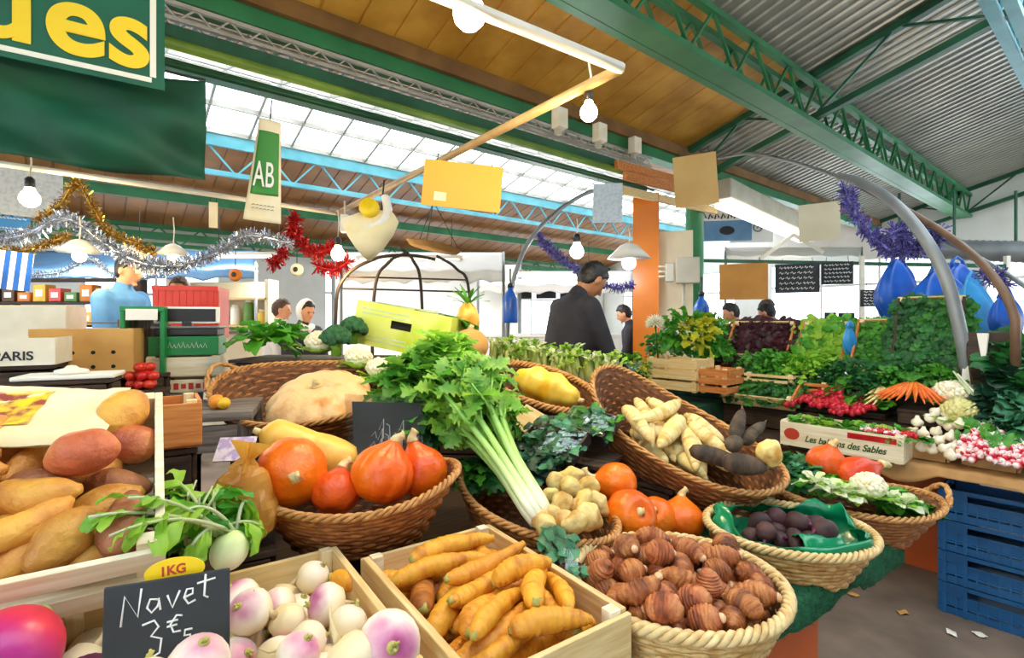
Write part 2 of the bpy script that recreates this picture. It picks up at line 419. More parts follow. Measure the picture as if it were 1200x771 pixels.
mat('ink_green', '3C5A30', rough=.7); mat('ink_dark', '2C2C34', rough=.7); mat('ink_red', 'C03A24', rough=.6)
mat('tag_yellow', 'F8CE10', rough=.45)
mat('frame_dark', '3A2A1E', rough=.6)
mat('red_plastic', 'E23A20', 'CE2E18', rough=.35, scale=4)
mat('green_plastic', '1F8C4C', '187A40', rough=.35, scale=4)
mat('blue_bag', '1E62C8', '164EA8', rough=.3, scale=6)
mat('sky_bag', '3E9AD8', '2E86C4', rough=.3, scale=6)
mat('awning_blue', '6E9CC4', '5A88B4', rough=.6, scale=3)
mat('tinsel_silver', 'D6DCE6', 'A8B0C0', rough=.22, metal=.8, scale=60)
mat('tinsel_gold', 'C8A24A', '96702A', rough=.25, metal=.7, scale=60)
mat('tinsel_purple', '2C2278', '18134C', rough=.35, metal=.1, scale=90, c3='8C86D8', lo=.4, hi=.6)
mat('tinsel_red', 'C41E1E', '8C1414', rough=.3, metal=.4, scale=60)
mat('bulb_warm', 'FFF2D0', emit='FFE2A0', estr=28, rough=.2)
mat('bulb_cool', 'F4F8FF', emit='F2F6FF', estr=12, rough=.2)
mat('tube_glow', 'FFFFFF', emit='FFF8EC', estr=2.2, rough=.3)
mat('skin', 'DDA27E', 'D0906A', rough=.55, scale=10, sub=.05)
mat('skin_tan', 'B8805C', 'A8704C', rough=.55, scale=10)
mat('hair_black', '1A1614', '0E0C0B', rough=.5, scale=30)
mat('hair_brown', '5A3C26', '3E281A', rough=.55, scale=30)
mat('jacket_navy', '26242E', '1A1922', rough=.75, scale=14, bump=.15, bscale=20)
mat('shirt_blue', '5E98D4', '4C84C0', rough=.8, scale=8)
mat('shirt_red', 'A83434', '8C2828', rough=.8, scale=8)
mat('shirt_white', 'E8E6E2', rough=.8); mat('shirt_grey', '6E7878', '5C6464', rough=.8, scale=8)
mat('trouser', '2E3440', '232832', rough=.85, scale=8)
mat('eye_dark', '15110E', rough=.3)
mat('goods_orange', 'E0862A', 'C87020', rough=.6, scale=5); mat('goods_yellow', 'E8C24A', 'D8AA34', rough=.6, scale=5)
mat('goods_white', 'F2EEE2', rough=.6); mat('goods_green', '6C9A4A', '4E7C38', rough=.6, scale=5); mat('goods_brown', '6A4630', '54361F', rough=.6, scale=5)
filmmat('film_gold', 'FFE0A0', .3, .12); filmmat('film_clear', 'F4F6F6', .07, .06); leafmat('bag_gold', 'E8B85C', 'D89A3A', rough=.15, tr=.5); filmmat('pane', 'F2F6F8', .08, .05)
# ------------------------------------------------------------------ produce shapes
def nz(p, s): return mnoise.noise(Vector(p) * s)
def root_shape(L, r, bend=0, taper=0.0, seg=14, n=16, seed=0, lump=.12, rings=0, rfreq=8, tip=.12, blunt=.45):
    """spindle along +X, centred"""
    pts = []; rad = []
    off = Vector((seed * 3.1, seed * 1.7, 0))
    for i in range(n + 1):
        t = i / n; x = (t - .5) * L
        pts.append(Vector((x, bend * (1 - (2 * t - 1) ** 2) * L, .25 * bend * math.sin(3 * t) * L)))
        e = max(math.sin(PI * min(max(t, .0), 1)), 0) ** blunt
        k = 1 - taper * t
        rad.append(max(r * e * k, r * tip * .4))
    b = MB()
    def dis(q, t, a):
        d = lump * nz(q + off, 1.1 / r * .6)
        if rings: d += rings * math.sin(rfreq * 2 * PI * t + nz(q + off, 30) * 2) 
        return d
    b.tube(pts, rad, seg, dis=dis)
    sph = []; rs = []
    m = max(2, int(L / (1.3 * r)))
    for i in range(m):
        t = (i + .5) / m; x = (t - .5) * L; k = max(math.sin(PI * t), .2) ** blunt * (1 - taper * t)
        sph.append((x, bend * (1 - (2 * t - 1) ** 2) * L, 0)); rs.append(r * k * .95)
    return b, (sph, rs)
def mk_root(name, cat, m, L, r, extras=None, **k):
    b, sp = root_shape(L, r, **k)
    o = b.build(name, m); tag(o, 'x', cat)
    if extras: extras(o, L, r)
    return o, sp
def pumpkin_mb(r, h, ribs=10, depth=.04, neck=0.0, seg=80, rings=20, lump=.02, seed=0):
    b = MB()
    def fn(q, a):
        rr = math.hypot(q.x, q.y) + 1e-9
        k = 1 - depth * (1 - abs(math.cos(ribs * a / 2))) * min(1, rr / (r * .3)) + lump * nz(Vector((q.x, q.y, q.z)) + Vector((seed, 0, 0)), 3 / r * .5)
        z = q.z
        dip = math.exp(-(rr / (r * .3)) ** 2)
        if z > 0: z += neck * dip - (h * .12 * dip if neck == 0 else 0)
        else: z += h * .1 * dip
        return Vector((q.x * k, q.y * k, z))
    b.ell((0, 0, 0), (r, r, h / 2), seg, rings, None, fn)
    return b
def make_pumpkin(name, label, m, r, h, loc, R, stem_bend=.3, stem_len=.05, stem_r=.011, cat='pumpkin', group=None, **k):
    o = pumpkin_mb(r, h, **k).build(name, m, None, loc, R); tag(o, label, cat, group)
    z0 = h / 2 - .008 + k.get('neck', 0) * .9 - (h * .06 if not k.get('neck') else 0)
    sb = MB(); pts = []; rad = []
    for i in range(7):
        t = i / 6; pts.append(Vector((stem_bend * stem_len * t * t * 2, 0, z0 + stem_len * t * (1 - .3 * t * abs(stem_bend))))); rad.append(stem_r * (1.5 - .8 * t + (.5 if i == 6 else 0)))
    sb.tube(pts, rad, 8, dis=lambda q, t, a: .12 * math.cos(5 * a)); s = sb.build('stem', 'pumpkin_stem', o); s['label'] = 'pale corky stem'
    return o
# ---- leaves
def leaflet(b, M, L, Wd, n=6, serr=.35, fold=.25, curl=.3, wav=0.0, ph=0):
    """a toothed blade along +X of frame M (4x4); folded at the midrib, curling down"""
    vs = []; fs = []
    for i in range(n + 1):
        t = i / n; w = Wd * .5 * (math.sin(PI * (t * .86 + .07)) ** .8) * (1 + serr * (1 if i % 2 else -1) * (1 if 0 < i < n else 0))
        x = L * t; z = -curl * L * t * t
        for s in (-1, 0, 1):
            vs.append(M @ Vector((x, s * w, z + fold * abs(s) * w + wav * L * math.sin(ph + 7 * t + 2 * s) * abs(s))))
    for i in range(n):
        for s in (0, 1):
            a = i * 3 + s; fs.append((a, a + 1, a + 4, a + 3))
    b.add(vs, fs)
def ruffle(b, M, L, Wd, nu=7, nv=6, amp=.12, freq=9, curl=.4, cup=.2, ph=0, base=.25):
    def fn(u, v):
        s = 2 * v - 1
        w = Wd * .5 * (base + (1 - base) * math.sin(min(u * 1.25, 1) * PI / 2)) * (1 - max(0, u - .8) * 2.2)
        edge = s * s * u
        z = cup * w * s * s - curl * L * u * u + amp * L * edge * math.sin(freq * u + ph + (2 if s > 0 else 0)) + amp * .5 * L * max(0, u - .6) * math.sin(freq * s + ph)
        return M @ Vector((L * u * (1 - .08 * s * s), s * w, z))
    b.grid(fn, nu, nv)
def dirM(p, d, up=Vector((0, 0, 1)), roll=0):
    d = Vector(d)
    if abs(d.normalized().dot(up)) > .98: up = Vector((1, 0, 0))
    return M4(p, frame(d, up) @ Rx(roll))
def rdir(r, az, el): return Vector((math.cos(az) * math.cos(el), math.sin(az) * math.cos(el), math.sin(el)))
def lettuce_mb(r=.12, n=18, seed=0, L=.15, Wd=.13, amp=.13, tight=.0):
    q = random.Random(seed); b = MB()
    for i in range(n):
        k = i / n; az = i * 2.399; el = .25 + 1.15 * k * (1 - .2 * q.random())
        l = L * (1 - .35 * k) * q.uniform(.85, 1.15)
        ruffle(b, dirM((.01 * math.cos(az), .01 * math.sin(az), .005 + .02 * k), rdir(q, az, el), roll=q.uniform(-.3, .3)), l, Wd * q.uniform(.8, 1.15) * (1 - .25 * k), amp=amp, ph=q.uniform(0, 6), curl=.25 + .4 * (1 - k), cup=.25)
    return b
def herb_mb(r=.09, h=.12, n=120, seed=0, leaf=.035, wd=.03, stems=None, spread=1.0):
    q = random.Random(seed); b = MB()
    for i in range(n):
        az = q.uniform(0, 2 * PI); rr = r * math.sqrt(q.random()); p = Vector((rr * math.cos(az), rr * math.sin(az), h * (1 - .5 * (rr / r) ** 2) * q.uniform(.45, 1.0)))
        d = rdir(q, az + q.uniform(-1.2, 1.2), q.uniform(-.3, .9))
        l = leaf * q.uniform(.7, 1.3)
        M = dirM(p, d, roll=q.uniform(-.6, .6))
        leaflet(b, M, l, wd * l / leaf, 4, .45, .3, .4)
        if q.random() < .6:
            for s in (-1, 1): leaflet(b, dirM(p, Rz(s * .9) @ d, roll=q.uniform(-.5, .5)), l * .75, wd * .7 * l / leaf, 4, .45, .3, .3)
    if stems is not None:
        for i in range(stems[0]):
            az = q.uniform(0, 2 * PI); e = Vector((r * .7 * math.cos(az), r * .7 * math.sin(az), h * .7))
            b.tube([(0, 0, 0), e * .5 + Vector((0, 0, h * .1)), e], [stems[1], stems[1], stems[1] * .6], 5)
    return b
# ---- wicker baskets
def basket_parts(root, a, b, h, s0=.7, rows=13, lift=(0, 0), m='willow', rim='willow_rim', inner='willow_inner', rimr=.0088, handles=True, sq=1.0, flare=1.0, lip=0):
    """oval woven basket, rim centre at local (0,0,h); lift = extra rim height at -x / +x ends"""
    def sec(t, ang, off=0.0):
        k = s0 + (1 - s0) * (t ** flare)
        ca, sa = math.cos(ang), math.sin(ang)
        x = (a * k + off) * sgnpow(ca, sq); y = (b * k + off) * sgnpow(sa, sq)
        lf = lift[1] * max(ca, 0) ** 2.2 + lift[0] * max(-ca, 0) ** 2.2
        return Vector((x, y, (h + lf) * t))
    n = 84; sh = MB()
    sh.grid(lambda u, v: sec(v, 2 * PI * u, -.006), n, 8)
    sh.build('lining', inner, root, solid=.003)
    wv = MB(); rr = (h / rows) * .56; stakes = 21
    for j in range(rows):
        t = (j + .5) / rows
        wv.tube([sec(t, 2 * PI * i / n, .0035 * math.sin(stakes * 2 * PI * i / n / 1.0 * .5 * 2 + PI * j)) for i in range(n)], rr, 5, closed=True, flat=1.0)
    for i in range(stakes * 2):
        ang = 2 * PI * i / (stakes * 2)
        wv.tube([sec(t / 6, ang, .001) for t in range(7)], .0045, 5)
    wv.build('woven_side', m, root)
    bs = MB(); bs.lathe([(.02, .0), (.98, .0), (1, .006), (.98, .012), (.02, .012)], 40, fn=lambda p, an: Vector((p.x * a * s0, p.y * b * s0, p.z)))
    bs.build('base', inner, root)
    rb = MB(); m_ = 240
    for k in range(3):
        rb.tube([sec(1, 2 * PI * i / m_, rimr * .75 * math.cos(24 * 2 * PI * i / m_ + k * 2 * PI / 3)) + Vector((0, 0, rimr * .75 * math.sin(24 * 2 * PI * i / m_ + k * 2 * PI / 3) + rimr * .2)) for i in range(m_)], rimr * .62, 6, closed=True)
    rb.build('braided_rim', rim, root)
    if handles:
        for sgn in (-1, 1):
            hb = MB(); e0 = sec(1, PI if sgn < 0 else 0)
            pts = []
            for i in range(13):
                t = i / 12; an = (PI if sgn < 0 else 0) + (t - .5) * .75
                p = sec(1, an, 0); pts.append(p + Vector((sgn * .012, 0, .05 * math.sin(PI * t))))
            for k in range(2):
                hb.tube([p + Vector((.006 * math.cos(i * 1.6 + k * PI), .006 * math.sin(i * 1.6 + k * PI), 0)) for i, p in enumerate(pts)], .0065, 6)
            hb.build('handle', rim, root)
def make_basket(label, loc_rim, R, a, b, h, **k):
    """loc_rim: world point of the rim centre"""
    base = Vector(loc_rim) - R @ Vector((0, 0, h))
    o = thing('wicker_basket', label, 'basket', base, R)
    basket_parts(o, a, b, h, **k)
    return o, M4(base, R)
# ---- wooden crates
def crate_parts(root, L, Wd, H, slats=2, th=.008, long='wood_pale', short='wood_pale_y', post='wood_pale_z', gap=.012, posts=.026, floor_z=.0, mats=None, fullend=True):
    """open crate: local x along L, y along Wd, z up from base; centred in x,y"""
    sh = (H - gap * slats) / slats
    for s in (-1, 1):
        b = MB()
        for k in range(slats): b.box((0, s * (Wd / 2 - th / 2), gap * .6 + sh / 2 + k * (sh + gap)), (L, th, sh))
        o = b.build('long_side', long, root, bevel=.0015, smooth=False)
        b = MB()
        if fullend: b.box((s * (L / 2 - th * .7), 0, H / 2 + gap * .3), (th * 1.3, Wd - th * 2.2, H - gap * .4))
        else:
            for k in range(slats): b.box((s * (L / 2 - th / 2), 0, gap * .6 + sh / 2 + k * (sh + gap)), (th, Wd - th * 2.2, sh))
        b.build('short_side', short, root, bevel=.0015, smooth=False)
    for sx in (-1, 1):
        for sy in (-1, 1):
            b = MB(); x = sx * (L / 2 - th * 1.4 - posts / 2); y = sy * (Wd / 2 - th - posts / 2)
            b.prism([(-posts / 2, -posts / 2), (posts / 2, -posts / 2), (posts / 2, posts / 2), (-posts / 2, posts / 2)], (x, y, 0), V(1, 0, 0), V(0, 1, 0), V(0, 0, 1), H * 1.02)
            b.build('corner_post', post, root, smooth=False, bevel=.001)
    b = MB(); nb = max(3, int(Wd / .09)); bw = Wd * .96 / nb
    for k in range(nb): b.box((0, -Wd * .48 + bw * (k + .5), floor_z + .005), (L - th * 3, bw * .93, .006))
    b.build('bottom_board', long, root, smooth=False)
def make_crate(label, loc, R, L, Wd, H, name='wooden_crate', cat='crate', group=None, **k):
    o = thing(name, label, cat, loc, R, group); crate_parts(o, L, Wd, H, **k); return o
# ------------------------------------------------------------------ camera, world
cam = bpy.data.objects.new('camera', bpy.data.cameras.new('camera')); COL.objects.link(cam)
cam.location = (0, 0, ZC); cam.rotation_euler = (PI / 2, 0, 0)
cam.data.sensor_width = 36; cam.data.lens = 36 * FPX / 1200; cam.data.shift_y = -(385.5 - HY) / 1200; cam.data.clip_start = .02
S.camera = cam
w = bpy.data.worlds.new('daylight'); S.world = w; w.use_nodes = True
bg = w.node_tree.nodes['Background']; bg.inputs[0].default_value = (.93, .97, 1.0, 1); bg.inputs[1].default_value = 5.5
vs = S.view_settings
vs.view_transform = 'Standard'; vs.look = 'None'; vs.exposure = 0.22; vs.gamma = 1.0; vs.use_curve_mapping = False
r1 = V(.777, .629, 0); q1 = V(.629, -.777, 0)
def hall(t, s, z): return r1 * t + q1 * (s - 3.955) + V(0, 0, z)
RH = Matrix((r1, -q1, V(0, 0, 1))).transposed()       # x along the hall, y away from the camera
T0, T1 = -5.0, 14.14
def zn(s): return 3.8 + .278 * s if s <= 4.5 else 3.8 + .278 * (9 - s)
def zf(s): return 3.68 - .278 * s if s >= -3.5 else 4.65 - .278 * (-3.5 - s)
# floor
b = MB(); b.add([hall(T0, -9, 0), hall(T1 + .2, -9, 0), hall(T1 + .2, 9.2, 0), hall(T0, 9.2, 0)], [(3, 2, 1, 0)])
b.add([hall(T0, -9, -.1), hall(T1 + .2, -9, -.1), hall(T1 + .2, 9.2, -.1), hall(T0, 9.2, -.1)], [(0, 1, 2, 3)])
struct(b.build('floor', 'floor_mat', smooth=False))
# roof decks: profiled boards and sheets, each a real folded sheet
def deck(name, m, sa, sb, zfn, pitch, gw, gd, th=.04, ta=None, tb=None):
    T0_ = T0 if ta is None else ta; T1_ = T1 if tb is None else tb - .3
    b = MB(); n = int((T1_ - T0_ + (.3 if tb else 0)) / pitch)
    prof = []
    for i in range(n + 1):
        t = T0_ + i * pitch
        prof += [(t, 0), (t + pitch - gw, 0), (t + pitch - gw * .8, gd), (t + pitch - gw * .2, gd)]
    for t, dz in prof:
        b.v.append(tuple(hall(t, sa, zfn(sa) + dz))); b.v.append(tuple(hall(t, sb, zfn(sb) + dz)))
    for i in range(len(prof) - 1): b.f.append((2 * i, 2 * i + 1, 2 * i + 3, 2 * i + 2))
    k = len(b.v)
    for t in (T0_, T1_ + .3):
        b.v.append(tuple(hall(t, sa, zfn(sa) + th + abs(gd)))); b.v.append(tuple(hall(t, sb, zfn(sb) + th + abs(gd))))
    b.f.append((k, k + 1, k + 3, k + 2))
    return struct(b.build(name, m, smooth=False))
deck('ceiling', 'roof_wood', -.05, 1.6, zn, .30, .02, .012, tb=6.2)
deck('ceiling', 'roof_metal', -.05, 1.6, zn, .15, .05, -.022, ta=6.2)
deck('ceiling', 'roof_metal', 1.6, 3.2, zn, .15, .05, -.022)
deck('ceiling', 'roof_metal', 5.8, 9.2, zn, .15, .05, -.022)
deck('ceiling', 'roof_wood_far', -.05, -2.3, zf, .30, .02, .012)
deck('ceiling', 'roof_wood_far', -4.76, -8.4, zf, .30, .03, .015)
# rooflights: panes between glazing bars
nwin = [0]
def rooflight(sa, sb, zfn):
    nwin[0] += 1
    b = MB(); b.add([hall(T0, sa, zfn(sa) + .05), hall(T1, sa, zfn(sa) + .05), hall(T1, sb, zfn(sb) + .05), hall(T0, sb, zfn(sb) + .05)], [(0, 1, 2, 3)])
    o = struct(b.build('window_%d' % nwin[0], 'pane', smooth=False, solid=.006))
    b = MB(); t = T0
    while t < T1: b.beam(hall(t, sa, zfn(sa) + .02), hall(t, sb, zfn(sb) + .02), .035, .06); t += .62
    for k in (0, .5, 1):
        s = sa + (sb - sa) * k; b.beam(hall(T0, s, zfn(s) + .02), hall(T1, s, zfn(s) + .02), .04, .07)
    b.build('glazing_bars', 'tray_grey', o, smooth=False)
rooflight(-2.3, -3.5, zf); rooflight(-3.5, -4.76, zf); rooflight(3.2, 4.5, zn); rooflight(4.5, 5.8, zn)
# steelwork
def lattice(b, pa, pb, za, zb, step, w=.045, zig=True, vert=False, d2=None):
    """pa,pb: (t,s) ends; za(t_or_s),zb: bottom and top z functions of parameter k"""
    n = max(2, int(round((V(*pa, 0) - V(*pb, 0)).length / step)))
    P = lambda k, z: hall(pa[0] + (pb[0] - pa[0]) * k, pa[1] + (pb[1] - pa[1]) * k, z(k))
    b.beam(P(0, za), P(1, za), w * 1.7, w * 1.4); b.beam(P(0, zb), P(1, zb), w * 1.7, w * 1.4)
    for i in range(n):
        k0, k1 = i / n, (i + 1) / n
        if zig: b.beam(P(k0, za) if i % 2 == 0 else P(k0, zb), P(k1, zb) if i % 2 == 0 else P(k1, za), w * .7, w * .5)
        if vert: b.beam(P(k0, za), P(k0, zb), w, w * .8)
b = MB()
for ds in (-.1, .1): lattice(b, (T0, 1.57 + ds), (T1, 1.57 + ds), lambda k: 3.66, lambda k: 4.1, .36, .04)
b.beam(hall(T0, 1.57, 3.66), hall(T1, 1.57, 3.66), .24, .05)
struct(b.build('ceiling_truss', 'steel_green', smooth=False))
def rafter(t, s0, s1, m, off=.52, top=.06, step=.8):
    b = MB(); f = lambda k: zn(s0 + (s1 - s0) * k)
    lattice(b, (t, s0), (t, s1), lambda k: f(k) - off, lambda k: f(k) - top, step, .05, True, True)
    struct(b.build('ceiling_truss', m, smooth=False))
rafter(6.17, .05, 3.2, 'steel_deep')
rafter(T1 - .1, .05, 3.2, 'steel_deep'); rafter(T1 - .1, 3.2, 4.4, 'steel_deep')
b = MB()
for ds in (0, .12): lattice(b, (T0, 3.15 + ds), (T1, 3.15 + ds), lambda k: 4.1, lambda k: 4.6, .5, .05)
struct(b.build('ceiling_truss', 'steel_blue', smooth=False))
b = MB(); lattice(b, (T0, -4.85), (T1, -4.85), lambda k: 3.72, lambda k: 4.18, .42, .05)
b.beam(hall(T0, -4.8, 4.22), hall(T1, -4.8, 4.22), .06, .22)
struct(b.build('ceiling_truss', 'steel_blue', smooth=False))
# valley beam group
b = MB(); b.beam(hall(T0, .1, 3.73), hall(T1, .1, 3.73), .05, .13); struct(b.build('trim_1', 'fascia', smooth=False))
b = MB(); b.beam(hall(T0, 0, 3.6), hall(T1, 0, 3.6), .16, .12); struct(b.build('valley_beam', 'steel_green', smooth=False))
b = MB(); lattice(b, (T0, .06), (5.4, .06), lambda k: 3.42, lambda k: 3.52, .1, .018)
lattice(b, (T0, -.1), (5.4, -.1), lambda k: 3.42, lambda k: 3.52, .1, .018)
t = T0
while t < 5.4: b.beam(hall(t, .07, 3.42), hall(t, -.11, 3.42), .03, .012); t += .1
o = b.build('cable_tray', 'tray_grey', smooth=False); struct(o)
b = MB()
b.beam(hall(T0, .02, 3.33), hall(5.4, .02, 3.33), .12, .09); struct(b.build('trim_2', 'steel_deep', smooth=False))
b = MB(); b.tube([hall(T0, .1, 3.24), hall(5.3, .1, 3.24)], .035, 10); struct(b.build('trim_3', 'steel_lime'))
b = MB(); b.beam(hall(T0, -.05, 3.16), hall(5.4, -.05, 3.16), .1, .06); b.tube([hall(T0, .1, 3.12), hall(5.4, .1, 3.12)], .014, 6); struct(b.build('trim_4', 'steel_deep', smooth=False))
for t in (-3, -.6, 1.8, 4.2):
    b = MB(); b.beam(hall(t, 0, 3.1), hall(t, 0, 3.66), .04, .1); struct(b.build('trim_5', 'steel_green', smooth=False))
# far eave beams
b = MB(); lattice(b, (T0, -8.0), (T1, -8.0), lambda k: 2.95, lambda k: 3.3, .35, .05); b.beam(hall(T0, -8, 3.12), hall(T1, -8, 3.12), .04, .14)
struct(b.build('ceiling_truss', 'steel_green', smooth=False))
b = MB(); b.beam(hall(T0, -6.6, 3.62), hall(T1, -6.6, 3.62), .08, .16); struct(b.build('valley_beam', 'steel_green', smooth=False))
# walls with bright openings to the street
def wall_open(name, P, u0, u1, z1, holes, m='wall_white', th=.12):
    """P(u,z,dn) -> point; rectangular holes (ua,ub,za,zb)"""
    b = MB(); us = sorted({u0, u1} | {h[0] for h in holes} | {h[1] for h in holes}); zs = sorted({0, z1} | {h[2] for h in holes} | {h[3] for h in holes})
    for i in range(len(us) - 1):
        for j in range(len(zs) - 1):
            cu, cz = (us[i] + us[i + 1]) / 2, (zs[j] + zs[j + 1]) / 2
            if any(h[0] < cu < h[1] and h[2] < cz < h[3] for h in holes): continue
            pts = [P(us[i], zs[j], 0), P(us[i + 1], zs[j], 0), P(us[i + 1], zs[j + 1], 0), P(us[i], zs[j + 1], 0)]
            pt2 = [P(us[i], zs[j], th), P(us[i + 1], zs[j], th), P(us[i + 1], zs[j + 1], th), P(us[i], zs[j + 1], th)]
            b.add(pts + pt2, [(0, 1, 2, 3), (7, 6, 5, 4), (0, 4, 5, 1), (1, 5, 6, 2), (2, 6, 7, 3), (3, 7, 4, 0)])
    struct(b.build(name, m, smooth=False))
    for h in holes:
        nwin[0] += 1
        g = MB(); g.add([P(h[0], h[2], .05), P(h[1], h[2], .05), P(h[1], h[3], .05), P(h[0], h[3], .05)], [(0, 1, 2, 3)])
        wo = struct(g.build('window_%d' % nwin[0], 'pane', smooth=False, solid=.006))
        g = MB(); n = max(1, int((h[1] - h[0]) / 1.1))
        for k in range(n + 1): u = h[0] + (h[1] - h[0]) * k / n; g.beam(P(u, h[2], .05), P(u, h[3], .05), .06, .05, (P(1, 0, 0) - P(0, 0, 0)))
        for z in (h[2], h[3], h[3] - .6): g.beam(P(h[0], z, .05), P(h[1], z, .05), .05, .06)
        g.build('window_frame', 'wall_white', wo, smooth=False)
wall_open('wall_back', lambda u, z, d: hall(u, -8.3 - d, z), T0, T1, 3.32, [(-.2, 2.0, 1.2, 2.6), (4.2, 8.6, 1.0, 2.75), (9.4, 13.4, 1.0, 2.75)])
wall_open('wall_right', lambda u, z, d: hall(T1 + d, u, z), -8.3, 9.2, 3.1, [(-7.4, -3.4, .9, 2.9), (-2.4, 1.3, .5, 2.95), (1.9, 4.6, .5, 2.95), (5.2, 8.6, .5, 2.95)])
b = MB()
b.add([hall(T1 + .02, s, z) for s, z in ((-8.3, 3.1), (9.2, 3.1), (9.2, 3.8), (4.5, 5.1), (0, 3.8), (-3.5, 4.7), (-8.3, 3.36))], [(0, 1, 2, 3, 4, 5, 6)])
struct(b.build('wall_right', 'wall_white', smooth=False, solid=.06))
wall_open('wall_front', lambda u, z, d: hall(u, 9.2 + d, z), T0, T1, 3.8, [(7.0, 12.0, .4, 3.0)])
wall_open('wall_left', lambda u, z, d: hall(T0 - d, u, z), -8.3, 9.2, 3.3, [(-6.5, -1.5, .4, 3.0), (1.5, 7.5, .3, 3.1)])
b = MB(); b.add([hall(T0 - .02, s, z) for s, z in ((-8.3, 3.3), (9.2, 3.3), (9.2, 3.8), (4.5, 5.1), (0, 3.8), (-3.5, 4.7), (-8.3, 3.36))], [(0, 1, 2, 3, 4, 5, 6)])
struct(b.build('wall_left', 'wall_white', smooth=False, solid=.06))
# pillars
def pillar(px, d, wpx, name, m, z1=3.5, round_=False, t=None):
    c = W(px, HY, d); wd = wpx * d / FPX
    b = MB()
    if round_: b.lathe([(wd / 2, 0), (wd / 2, z1), (wd * .7, z1 + .02), (wd * .7, z1 + .06)], 20, V(c.x, c.y, 0))
    else: b.box((c.x, c.y, z1 / 2), (wd, wd, z1), frame(V(c.y, -c.x, 0)))
    return struct(b.build(name, m, smooth=round_, auto=.6))
pillar(757, 6.4, 29, 'pillar', 'pillar_orange', 3.05)
pillar(814, 7.0, 20, 'pillar', 'steel_green', 3.55, True)
c = W(791, HY, 6.35); b = MB(); Rf = frame(V(c.y, -c.x, 0))
b.box((c.x, c.y, 1.3), (.42, .06, 2.6), Rf); struct(b.build('partition', 'board_cream', smooth=False))
eb = thing('electric_box', 'grey electric junction box with cables on cream board beside orange pillar', 'electric box', W(806, 317, 6.0), Rf)  # plain electric junction box, no switch in it
b = MB(); b.box((0, 0, 0), (.26, .14, .3)); b.box((-.2, 0, -.02), (.1, .12, .22)); b.build('casing', 'plastic_grey', eb, smooth=False, bevel=.01)
b = MB()
for k in (-.06, 0, .06): b.tube([(-.33, .03, k), (-.22, .02, k)], .014, 6)
b.tube([(-.05, .02, -.15), (-.05, .05, -.9)], .02, 6); b.build('cable', 'plastic_grey', eb)
# timber planks carried beside the pillar
for k, (z, s) in enumerate(((2.98, .2), (3.12, .28), (3.28, .16))):
    b = MB(); b.beam(hall(4.6, s, z), hall(6.6, s + .05, z + .02), .05, .09); struct(b.build('trim_6', 'wood_orange' if k else 'wood_pale', smooth=False))
# lamps -------------------------------------------------------------
def bulb(label, p, r, m, power, col, cord=.25, lr=.05, shade=False):
    o = thing('light_bulb', label, 'light bulb', p, group='hanging bulbs')
    b = MB(); b.lathe([(r * .02, -r), (r * .5, -r * .87), (r * .87, -r * .5), (r, 0), (r * .87, r * .5), (r * .55, r * .95), (r * .42, r * 1.35)], 16); b.build('glass_bulb', m, o)
    b = MB(); b.lathe([(r * .42, r * 1.3), (r * .5, r * 1.4), (r * .5, r * 2.3), (r * .2, r * 2.6)], 12); b.build('socket', 'steel_black', o)
    b = MB(); b.tube([(0, 0, r * 2.5), (.01, 0, r * 2.5 + cord * .5), (0, 0, r * 2.5 + cord)], .004 + r * .03, 6); b.build('cord', 'pipe_white', o)
    if shade:
        b = MB(); b.lathe([(r * 3, r * .6), (r * 1.2, r * 2.4), (r * .5, r * 2.7)], 20); b.build('shade', 'plastic_white', o, solid=.004)
    if power:
        l = bpy.data.lights.new('glow', 'POINT'); l.energy = power; l.color = col; l.shadow_soft_size = lr
        lo = bpy.data.objects.new('glow', l); COL.objects.link(lo); lo.parent = o; lo.location = (0, 0, -r * 1.6)
    return o
WARM, COOL = (1, .78, .46), (.9, .95, 1)
bulb('bright bulb at top centre hanging from the front of the pipe frame', W(550, 16, 1.7), .055, 'bulb_warm', 34, WARM, .1)
bulb('glowing bulb on a black socket below the corner of the pipe frame', W(690, 132, 2.2), .038, 'bulb_warm', 22, WARM, .12)
bulb('hot glowing bulb at far left below the thin pipe and green cloth', W(35, 233, 3.3), .055, 'bulb_warm', 40, WARM, .2)
bulb('small bulb shining beside the tinsel garland at left', W(93, 300, 4.2), .05, 'bulb_warm', 9, WARM, .2, shade=True)
bulb('small bulb with white shade above the red chair', W(203, 302, 4.6), .045, 'bulb_warm', 3, WARM, .25, shade=True)
bulb('glowing bulb in front of the red tinsel and hoop frame', W(396, 298, 4.6), .06, 'bulb_warm', 22, WARM, .25)
bulb('cool white bulb left of the bending man in the dark jacket', W(676, 295, 6.5), .09, 'bulb_cool', 25, COOL, .2)
bulb('cool white bulb against the left edge of the orange pillar', W(737, 308, 5.7), .08, 'bulb_cool', 7, COOL, .2, shade=True)
# pipe frame over the stall
zp = 2.5
cA = onz(728, 80, zp); cB = onz(395, 250, zp)
aT = V(.82, .572, 0)
def pipe(name, label, pts, r, m, cat='pipe'):
    b = MB(); b.tube(pts, r, 10); return tag(b.build(name, m), label, cat)
pipe('metal_pipe', 'white horizontal pipe carrying the bright bulb at top centre', [cA - aT * 2.2, cA], .022, 'pipe_white')
pipe('metal_pipe', 'long tan pipe running back from the corner bulb past the yellow card', [cA, cA * .5 + cB * .5, cB], .022, 'pipe_tan')
pipe('metal_pipe', 'thin pale pipe running below the green banner cloth', [onz(-40, 186, zp), onz(120, 209, zp), cB], .02, 'pipe_white')
